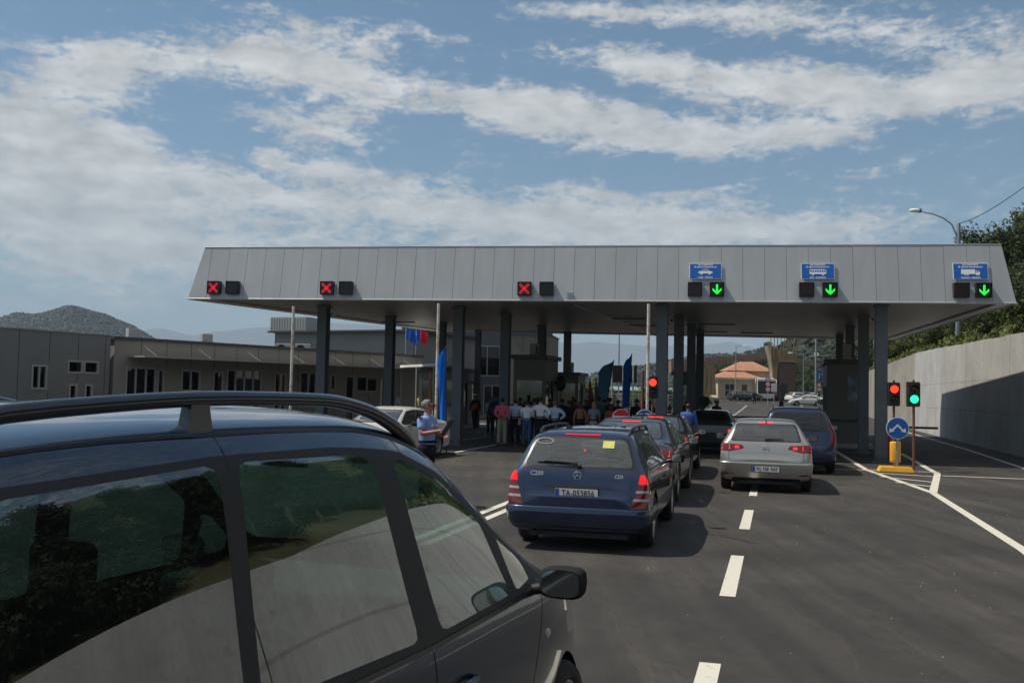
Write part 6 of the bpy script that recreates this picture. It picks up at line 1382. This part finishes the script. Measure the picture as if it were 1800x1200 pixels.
# the policeman
pp = A(752, 735, 16.3)
t, J, N = person('grey haired policeman in a light blue shirt and sunglasses, looking right, holding a dark case', (pp.x, pp.y), 112, 1.745, 'police_blue', 'trousers_dark', 'hair_grey', 'gun', glasses=True, sleeves='short', sub=2, skin='skin_tan', turn=-16, girth=1.12)
b = MB(); b.add(*rb((-.16,.0,.0), (-.10,.0,.0))) if False else None
for s in (-1,1):
    shd = N[J['arm', s][0]][0]; b = MB(); T = Matrix.Translation(shd+Vector((s*.03,0,.0))); b.box((0,0,.055), (.11,.06,.012), T, rz=0); b.build('epaulette', MATS['trousers_dark'], t)
    b = MB(); b.ball(shd+Vector((s*.058,.0,-.09)), (.012,.035,.042)); b.build('sleeve_badge', MATS['sticker'], t)
b = MB(); b.b2((-.13,.118,1.31), (-.02,.128,1.33)); b.b2((.05,.118,1.30),(.10,.128,1.35)); b.build('name_tag', MATS['sign_white'], t)
w = N[J['arm', 1][3]][0]; hand = t.matrix_basis
o = thing('case', 'dark oblong case held up in the policeman\'s hands', 'case', (0,0,0)); M_ = Matrix.Translation((pp.x, pp.y, 0)) @ Matrix.Rotation(-R(112), 4, 'Z') @ Matrix.Scale(1.745/1.75, 4)
q = M_ @ (w+Vector((.0,.06,.04))); o.location = q; o.rotation_euler = (0, R(32), -R(10)); o.scale = (.66,.66,.72); b = MB(); b.prism([(-.07,-.20),(.07,-.20),(.085,.12),(.05,.24),(-.04,.22),(-.075,.08)], -.035, .035, UP); b.build('shell', MATS['black'], o, .015); b = MB(); b.box((-.05,-.045,-.03), (.05,.02,.26)); b.build('clip', MATS['steel'], o)

def pers(label, px_, head, Y, face, h=1.72, **k):
    p = A(px_, 720, Y); return person(label, (p.x, p.y), face, h, z=k.pop('z', 0), **k)
G_ = 'people gathered under the canopy'
pers('worker in an orange vest and white cap walking beyond the left columns', 835, 685, 47, -30, 1.72, top='shirt_black', vest='vest_orange', cap='cap_white', arms='down', walk=1.0, sleeves='long')
pers('man in a dark navy shirt and black trousers at the left end of the crowd', 871, 690, 38.5, 10, 1.76, top='shirt_navy', group=G_)
pers('man in a pink shirt and khaki trousers seen from behind', 883, 696, 34.6, 8, 1.66, top='shirt_pink', bottom='trousers_khaki', arms='back', group=G_)
pers('balding man in a pale blue shirt and dark trousers seen from behind', 906.5, 697, 35.0, 12, 1.66, top='shirt_paleblue', bald=True, hair='hair_dark', arms='down', group=G_)
pers('person in a white shirt and blue jeans seen from behind', 926.5, 701, 34.5, 6, 1.60, top='shirt_white', bottom='jeans', arms='fold', bag=True, group=G_)
pers('broad man in a white shirt with his hands on his hips, black hair', 950, 695, 34.5, 15, 1.72, top='shirt_white', arms='hips', group=G_)
pers('man in a light blue shirt with elbows out at the right of the white shirts', 975.5, 700, 34.5, 2, 1.62, top='shirt_paleblue', arms='hips', hair='hair_grey', group=G_)
pers('dark haired person partly hidden behind the white shirted men', 966, 699, 37.5, 0, 1.66, top='shirt_black', group=G_)
pers('person in white glimpsed between two white shirts', 939.5, 698, 37.5, 0, 1.66, top='tee_grey', group=G_)
pers('person in dark clothes beside the tall booth, right of the light blue shirt', 1000, 702, 35.5, -10, 1.62, top='shirt_black', arms='down', group=G_)
pers('woman in a yellow and black patterned vest top and black skirt', 1020, 702, 34.5, 0, 1.62, top='top_pattern', bottom='skirt_black', skirt=True, female=True, longhair=True, hair='hair_dark', sleeves='none', group=G_)
pers('blonde woman in a grey top and beige trousers', 1044, 704, 34.5, 5, 1.60, top='tee_grey', bottom='trousers_beige', female=True, longhair=True, hair='hair_blonde', sleeves='short', group=G_)
pers('officer in a green jacket and dark cap', 1052, 692, 36.0, -5, 1.74, top='shirt_green', cap='cap_dark', group=G_)
pers('officer in a dark cap near the dull blue feather flag', 1071, 690, 38, 20, 1.72, top='shirt_black', cap='cap_dark', group=G_)
pers('woman in a patterned orange dress at the right end of the crowd', 1075, 708, 34, 5, 1.55, top='dress_print', bottom='dress_print', skirt=True, female=True, longhair=True, sleeves='short', group=G_)
pers('man in black right of the bright blue feather flag', 1119, 692, 36, -20, 1.72, top='shirt_black', group=G_); pers('second man in black, in front of the brown post', 1131, 694, 34, 20, 1.68, top='shirt_black', arms='fold', group=G_)
pers('person in dark clothes left of the middle column', 1157, 704, 34.5, 0, 1.55, top='shirt_black', group=G_); pers('person in dark clothes right of the middle column', 1177, 704, 33.5, 0, 1.52, top='shirt_black', group=G_)
pers('man in a blue shirt seen from behind, next to the black saloon', 1210, 700, 30.0, 10, 1.65, top='shirt_blue', group=G_)
pers('man in maroon with a pale cap leaning to the older dark saloon', 1260, 692, 40, 60, 1.74, top='shirt_maroon', cap='cap_white', arms='reach', skin='skin')
pers('dark haired person standing beyond the blue people carrier', 1374, 703, 40, 160, 1.72, top='shirt_black', longhair=True)
zz = A(1326,704,134); person('lone dark figure walking on the far road', (zz.x, 134), 20, 1.75, 'shirt_black', 'trousers_dark', walk=.6, z=gz(0,134))
for px_, Y, tp, lb in ((699,53,'shirt_paleblue','man in a pale shirt at the door of the long building'),(713,55,'shirt_white','person in white at the door of the long building'),(722,54,'shirt_paleblue','person in pale blue near the flagpoles'),(739,50,'top_yellow','person in a yellowish top near the brown post'),(746,52,'shirt_white','person in white just left of the policeman\'s head')):
    pers(lb, px_, 684, Y, random.uniform(-60,60)+60, 1.72, top=tp, bottom='trousers_dark', group='people by the long building')
for px_, hd_, Y_, tp_, lb_, kw_ in ((862,694,42,'tee_grey','person in grey standing alone beyond the navy shirted man',dict(face=40)), (893,700,38.5,'shirt_black','person in black glimpsed between the pink and the pale blue shirts',dict(face=5)), (914,700,39,'shirt_maroon','person in maroon behind the balding man',dict(face=-10)), (988,701,38,'shirt_navy','person in navy just left of the loudspeaker stand',dict(face=15)),
    (1010,700,38.5,'shirt_maroon','person in maroon behind the patterned vest top',dict(face=0)), (1030,698,38,'shirt_black','person in black between the two women',dict(face=-15)), (1062,703,40,'top_yellow','person in pale yellow behind the officers',dict(face=10)), (1086,700,38,'shirt_black','person in black left of the bright blue feather flag',dict(face=-30)), (1143,706,38,'shirt_navy','person in navy beyond the lit red traffic light',dict(face=12))):
    pers(lb_, px_, hd_, Y_, h=1.66, top=tp_, group=G_, arms=random.choice(['down','hips','back','fold']), turn=random.uniform(-35,35), **kw_)
# pink flowers in a tub, beyond the near car
p = A(465, 735, 27); t = thing('flower_tub', 'tub of pink flowers glimpsed under the near car\'s roof rail', 'plant', (p.x, p.y, 0)); b = MB(); b.lathe([(.001,0),(.24,0),(.30,.45),(.33,.5),(.30,.5),(.27,.44),(.001,.44)], 24); b.build('tub', MATS['concrete'], t)
mat('flower_pink', lin((205,70,130)), .7); c1 = crown_mb(1.0, .62, 900, .03, 9); c1.build('blossom', MATS['flower_pink'], t).location = (0,0,.30); c2 = crown_mb(.8, .6, 500, .035, 10); c2.build('leaves', MATS['leaf_a'], t).location = (0,0,.3)

# ------------------------------------------------------------------ far end: gate, footbridge, house, vehicles, signs
mat('timber', (.30,.20,.11), .8, noise_amt=.2, nscale=.8, stretch=(4,4,.3)); mat('timber_grey', (.22,.19,.16), .85, noise_amt=.2, nscale=.6, stretch=(4,4,.3)); mat('render_cream', (.52,.43,.31), .85, noise_amt=.06, nscale=.4); mat('portal_dark', (.09,.055,.04), .7)
mat('tile', (.42,.21,.13), .8, col2=(.30,.14,.085), nscale=1.2, bump=.6, bscale=6); mat('corten', (.24,.14,.10), .8, noise_amt=.25, nscale=.4)
YB = 150.0; zg = gz(0, YB); at = lambda x, y, Y=YB: A(x, y, Y)
# timber gate: flared slatted tower, dark portal, fan of slats
g0 = at(1352, 698); t = thing('gate_tower', 'sculptural timber gate with a flared slatted tower and a fan of upright slats', 'gate', (g0.x, g0.y, zg))
def LP(x, y, Y=YB): v = at(x, y, Y); return (v.x-g0.x, v.z-zg)
prof = [LP(1357,697), LP(1358,650), LP(1350,607), LP(1354,609), LP(1372,617), LP(1366,650), LP(1366,697)]
b = MB(); b.prism(prof, -2.2, 0, UP); b.build('tower', MATS['timber_grey'], t); b = MB()
for i in range(6):
    u = i/5; x0, z0 = LP(1358+u*7, 696); x1, z1 = LP(1358+u*8, 650); x2, z2 = LP(1351+u*20, 603+u*12); b.tube([(x0,-.05,z0),(x1,-.05,z1),(x2,-.15,z2)], .07, 6)
b.build('tower_slat', MATS['timber'], t)
x0, z0 = LP(1368,697); x1, z1 = LP(1398,636); b = MB(); b.b2((x0,-.1,0), (x1,2.2,z1)); b.build('portal', MATS['portal_dark'], t); b = MB(); xa, za = LP(1372,695); xb, zb = LP(1384,674); b.b2((xa,-.13,0), (xb,-.11,zb)); b.build('door', MATS['black'], t)
b = MB(); xa, za = LP(1368,636); xb, zb = LP(1400,617); b.b2((xa,-.4,za), (xb,.2,zb)); b.build('crown_band', MATS['timber'], t); b = MB()
for i in range(9):
    xs_ = 1354+i*5.4; xa, za = LP(xs_, 630); xb, zb = LP(xs_+2-i*.0+(i-4)*.7, 592-(i%3)*3); b.tube([(xa,-.45,za),(xb,-.6,zb)], [.10,.06], 6)
b.build('fan_slat', MATS['timber'], t)
def beam(name, label, cat, top, bot, Y, thick, m, ym=0):
    """a bridge deck from its upper and lower outline"""
    P = [A(x, y, Y) for x, y in top+bot[::-1]]; o0 = P[0]; b = MB(); b.prism([(p.x-o0.x, p.z) for p in P], -thick, 0, Matrix.Translation((0,0,0)) @ UP); t = thing(name, label, cat, (o0.x, o0.y, 0)); b.build('deck', MATS[m], t); return t, o0
t, o0 = beam('footbridge', 'brown weathered footbridge curving in from the left to the timber gate', 'bridge', [(1180,634),(1236,629),(1290,625),(1352,620)], [(1180,655),(1236,647),(1262,640),(1300,633),(1352,631)], 152, 2.4, 'corten')
b = MB()
for i in range(34):
    x = 1184+i*5; p = A(x, 634-(x-1180)*.082, 151.8); b.tube([(p.x-o0.x, -.1, p.z-1.2), (p.x-o0.x, -.1, p.z+.15)], .035, 5)
b.build('railing', MATS['timber_grey'], t); b = MB()
for px_ in (1238,1246,1253): p0, p1, p2 = A(px_, 647, 152), A(px_+2, 668, 152), A(px_-1+(px_-1238)*.2, 694, 152); b.tube([(q.x-o0.x, .6, q.z) for q in (p0,p1,p2)], [.55,.32,.5], 8)
b.build('pier', MATS['timber'], t)
beam('footbridge', 'straight brown bridge deck running right from the timber gate', 'bridge', [(1396,627),(1420,633),(1448,640),(1470,646)], [(1396,638),(1420,641),(1448,646),(1470,651)], 152, 2.0, 'timber_grey')
# house with orange roofs
YH = 158; zh = gz(0, YH); hA = A(1262, 692, YH); Lh = A(1355, 692, YH).x-hA.x; t = thing('house', 'low cream house with orange tiled hip roofs behind the far road', 'house', (hA.x, YH, zh)); ez = A(1300,664,YH).z-zh
b = MB(); b.b2((0,0,0), (Lh,6,ez)); b.b2((Lh*.28,2.5,ez), (Lh+.6,7.5,ez+1.5)); b.build('wall', MATS['render_cream'], t)
def hip(b, x0, x1, y0, y1, z, h, o=.6):
    x0 -= o; x1 += o; y0 -= o; y1 += o; r = min((y1-y0)/2, (x1-x0)/2)*.9; c = (y0+y1)/2; b.add([(x0,y0,z),(x1,y0,z),(x1,y1,z),(x0,y1,z),(x0+r,c,z+h),(x1-r,c,z+h)], [(0,1,5,4),(1,2,5),(2,3,4,5),(3,0,4),(0,3,2,1)])
b = MB(); hip(b, 0, Lh*.75, 0, 6, ez, A(1290,650,YH).z-A(1290,663,YH).z+.3); b.build('roof', MATS['tile'], t); b = MB(); hip(b, Lh*.28, Lh+.6, 2.5, 7.5, ez+1.2, A(1310,640,YH).z-A(1310,652,YH).z+.5); b.build('roof', MATS['tile'], t)
b = MB(); b.b2((-.5,-.5,ez-.25), (Lh*.75+.5,.0,ez)); b.build('eaves', MATS['sign_white'], t); b = MB(); b.b2((Lh*.14,-.03,.3), (Lh*.30,0,2.2)); w = b.build('window', MATS['black'], t); b = MB(); b.b2((Lh*.215,-.05,.3),(Lh*.225,-.031,2.2)); b.b2((Lh*.14,-.05,1.2),(Lh*.30,-.031,1.28)); b.build('glazing_bar', MATS['steel'], w)
b = MB(); b.b2((Lh*.45,-.04,.1), (Lh*.55,-.001,2.2)); b.build('door', MATS['portal_dark'], t)
# bus, seen from the front
q = A(1346, 696, 148); t = thing('bus', 'white coach facing the camera beside the orange roofed house', 'bus', (q.x, q.y, gz(0,148)), R(-12)); zb_ = A(1346,664,148).z-gz(0,148); bw = 1.25
b = MB(); b.b2((-bw,0,.35), (bw,9,zb_)); b.build('body', MATS['paint_white'], t, .15); b = MB(); b.b2((-bw+.1,-.05,1.1), (bw-.1,-.01,zb_-.45)); b.build('windscreen', MATS['black'], t, .02); b = MB()
b.b2((-bw+.1,-.06,.5), (-bw+.4,-.01,.7)); b.b2((bw-.4,-.06,.5), (bw-.1,-.01,.7)); b.build('headlight', MATS['lamp_clear'], t)
for s in (-1,1):
    b = MB(); b.tube([(s*bw,-.0,zb_-.2),(s*(bw+.25),-.35,zb_-.3),(s*(bw+.25),-.35,zb_-.9)], .06, 6); b.build('mirror', MATS['paint_white'], t)
    for y in (1.8, 7): b = MB(); b.lathe([(.001,-.12),(.48,-.12),(.48,.12),(.001,.12)], 18, TM((s*(bw-.12),y,.48), 0, PI/2)); b.build('wheel', MATS['rubber'], t)
def small_car(p, head, paint, label, z, L_=4.3, rowsf=hatch_rows, kind='hatch'): return std(Car('parked_car', label, 'car', rowsf(L_), paint, p, head, (.8,L_-.87), .31, z=z, sub=1), kind, brake=False, mirrors=False)
for (px_, Y, paint, lb, hd) in ((1300,146,'paint_black','black parked car in front of the orange roofed house',70),(1318,147,'paint_darksaloon','dark parked car between the black one and the coach',60),(1404,146,'paint_white','pale car just right of the gate\'s dark portal',60),(1424,150,'paint_mpv','blue parked car behind the white crossing car',70),(1444,146,'paint_white','pale parked car at the foot of the blue direction sign',40)):
    q = A(px_, 695, Y); small_car((q.x-1.5, q.y), hd, paint, lb, gz(0, Y))
def round_small(px_, py_, Y, r, label, t=None, ink=None):
    q = A(px_, py_, Y); t = thing('road_sign', label, 'road sign', (q.x, q.y, gz(0,Y)), 0); zc = q.z-gz(0,Y); b = MB(); b.tube([(0,.06,0),(0,.06,zc)], .05, 8); b.build('post', MATS['steel'], t); return t, zc
q = A(1350, 675, 120); t = thing('road_sign', 'post with three stacked red-ringed speed signs in front of the gate tower', 'road sign', (q.x, q.y, gz(0,120))); zb0 = gz(0,120); b = MB(); b.tube([(0,.06,0),(0,.06,A(1350,661,120).z-zb0)], .05, 8); b.build('post', MATS['steel'], t)
for yy, tx in ((666,'60'),(675,'40'),(684,'30')):
    zc = A(1350,yy,120).z-zb0; T = Matrix.Translation((0,0,zc)) @ UP; b = MB(); b.prism(circ(.33), 0, .02, T); d_ = b.build('ring', MATS['sign_red'], t); b = MB(); b.prism(circ(.24), .022, .03, T); b.build('face', MATS['sign_white'], d_); text_mb(tx, .26, T @ TM((0,0,.032)), ext=.002).build('number', MATS['black'], d_)
q = A(1361, 681, 121); t = thing('notice_board', 'white square notice board at the foot of the gate tower', 'board', (q.x, q.y, gz(0,121))); zc = q.z-gz(0,121); b = MB(); b.b2((-.33,0,zc-.5), (.33,.05,zc+.5)); b.build('board', MATS['sign_white'], t); b = MB(); b.tube([(0,.08,0),(0,.08,zc)], .05, 8); b.build('post', MATS['steel'], t)
q = A(1443, 661, 112); z0 = gz(0,112); t = thing('direction_sign', 'tall blue lane direction sign beside the pale mast', 'road sign', (q.x, q.y, z0)); zc = q.z-z0; b = MB(); b.b2((-.45,0,zc-.65), (.45,.05,zc+.65)); b.build('panel', MATS['sign_blue'], t); b = MB(); b.tube([(-.3,.08,0),(-.3,.08,zc)], .05, 8); b.tube([(.3,.08,0),(.3,.08,zc)], .05, 8); b.build('post', MATS['steel'], t)
b = MB()
for x in (-.2,.18): b.b2((x-.035,-.02,zc-.4), (x+.035,-.002,zc+.2)); b.add([(x-.1,-.02,zc+.15),(x+.1,-.02,zc+.15),(x,-.02,zc+.35)], [(0,1,2)])
b.build('arrows', MATS['sign_white'], t)
q = A(1441, 680, 111); z0 = gz(0,111); t = thing('road_sign', 'two red-ringed round signs on a post under the blue direction sign', 'road sign', (q.x, q.y, z0)); b = MB(); b.tube([(0,.06,0),(0,.06,A(1441,672,111).z-z0)], .05, 8); b.build('post', MATS['steel'], t)
for yy in (676,685):
    zc = A(1441,yy,111).z-z0; T = Matrix.Translation((0,0,zc)) @ UP; b = MB(); b.prism(circ(.30), 0, .02, T); d_ = b.build('ring', MATS['sign_red'], t); b = MB(); b.prism(circ(.21), .022, .03, T); b.build('face', MATS['sign_white'], d_)
q = A(1460, 645, 44); t = thing('banner', 'small red and orange banner on a dark stand by the right-hand booth', 'banner', (q.x, q.y, 0)); zc = q.z; b = MB(); b.tube([(.12,0,0),(.12,0,zc+.4)], .025, 8); b.build('stand', MATS['dark_trim'], t); vs, fs = cloth(.36, .62, 2, .05, 2); b = MB(); b.add(vs, fs, TM((-.18,0,zc+.38)), 0, True); b.build('cloth', MATS['flag_orange'], t)
q = A(1474, 745, 41); t = thing('control_cabinet', 'dark narrow cabinet with a red label left of the right-hand booth', 'cabinet', (q.x, q.y, 0), R(-15)); b = MB(); b.b2((-.22,-.25,0), (.22,.25,2.7)); b.build('cabinet', MATS['booth_dark'], t, .02); b = MB(); b.b2((.0,-.262,2.15), (.14,-.252,2.55)); b.build('label_plate', MATS['sign_red'], t)
# round dark disc (back of a sign) at the lane exit
q = A(1238, 706, 44); t = thing('road_sign', 'dark back of a round sign right of the middle row of columns', 'road sign', (q.x, q.y, 0)); b = MB(); b.tube([(0,.05,0),(0,.05,q.z)], .03, 8); b.build('post', MATS['dark_trim'], t); b = MB(); b.prism(circ(.25), 0, .02, Matrix.Translation((0,0,q.z)) @ UP); b.build('disc', MATS['black'], t)
# mesh fence by the lake
t = thing('mesh_fence', 'pale mesh fence beyond the feather flags at the edge of the lake', 'fence', A(1020,695,75).xy.to_3d()); b = MB(); xx = 0
o0 = A(1020,695,75); x1 = A(1235,695,75).x-o0.x
while xx < x1: b.tube([(xx,0,0),(xx,0,1.9)], .04, 6); xx += 2.2
b.build('post', MATS['ribbed'], t); b = MB()
for k in range(9): b.tube([(0,0,.15+k*.21),(x1,0,.15+k*.21)], .016, 4)
for k in range(int(x1/.35)): b.tube([(k*.35,0,.1),(k*.35,0,1.85)], .01, 4)
b.build('mesh', MATS['ribbed'], t)
def far_spots(n, x0, x1, Y0, Y1, s0, s1):
    o = []
    for i in range(n):
        Y = rn.uniform(Y0, Y1); p = A(rn.uniform(x0, x1), 695, Y); o.append((p.x, Y, gz(0, Y)-.1, rn.uniform(s0, s1), rn.uniform(0, 6)))
    return o
place_plants('b', far_spots(14, 1020, 1240, 78, 110, .8, 1.3), 'light green bush beyond the mesh fence near the lake', 'bush', 'bushes beyond the mesh fence')
place_plants('a', far_spots(16, 1255, 1345, 172, 200, .9, 1.7), 'green tree behind the orange roofed house', 'tree', 'trees behind the orange roofed house')
place_plants('a', far_spots(26, 1395, 1560, 158, 230, .9, 1.9), 'green tree beyond the gate on the right', 'tree', 'trees beyond the gate')
place_plants('c', far_spots(10, 1440, 1570, 95, 150, 1.0, 1.5), 'dark tree between the right-hand booth and the wall', 'tree', 'dark trees beyond the right-hand booth')
place_plants('c', [(A(x, 640, 700).x, 700, A(x, y, 700).z-8, s, x) for x, y, s in ((1333,622,2.2),(1340,618,2.6),(1346,615,2.4),(1352,614,2.8),(1327,625,1.6),(1256,624,1.4))], 'tiny dark tree standing on the far ridge left of the gate', 'tree', 'trees on the far ridge')

# ------------------------------------------------------------------ the air
def haze():
    b = MB(); b.b2((-14000,-200,-6), (14000,15500,800)); m = bpy.data.materials.new('haze'); m.use_nodes = True; N = m.node_tree.nodes; N.remove(N['Principled BSDF']); v = N.new('ShaderNodeVolumePrincipled'); v.inputs['Color'].default_value = (.62,.78,.97,1); v.inputs['Density'].default_value = HAZE; v.inputs['Anisotropy'].default_value = 0.0
    m.node_tree.links.new(v.outputs[0], N['Material Output'].inputs['Volume']); o = b.build('haze', m); o['kind'] = 'stuff'; o['label'] = 'pale blue summer haze over the lake and mountains'; o['category'] = 'haze'
HAZE = 1.6e-4
haze()
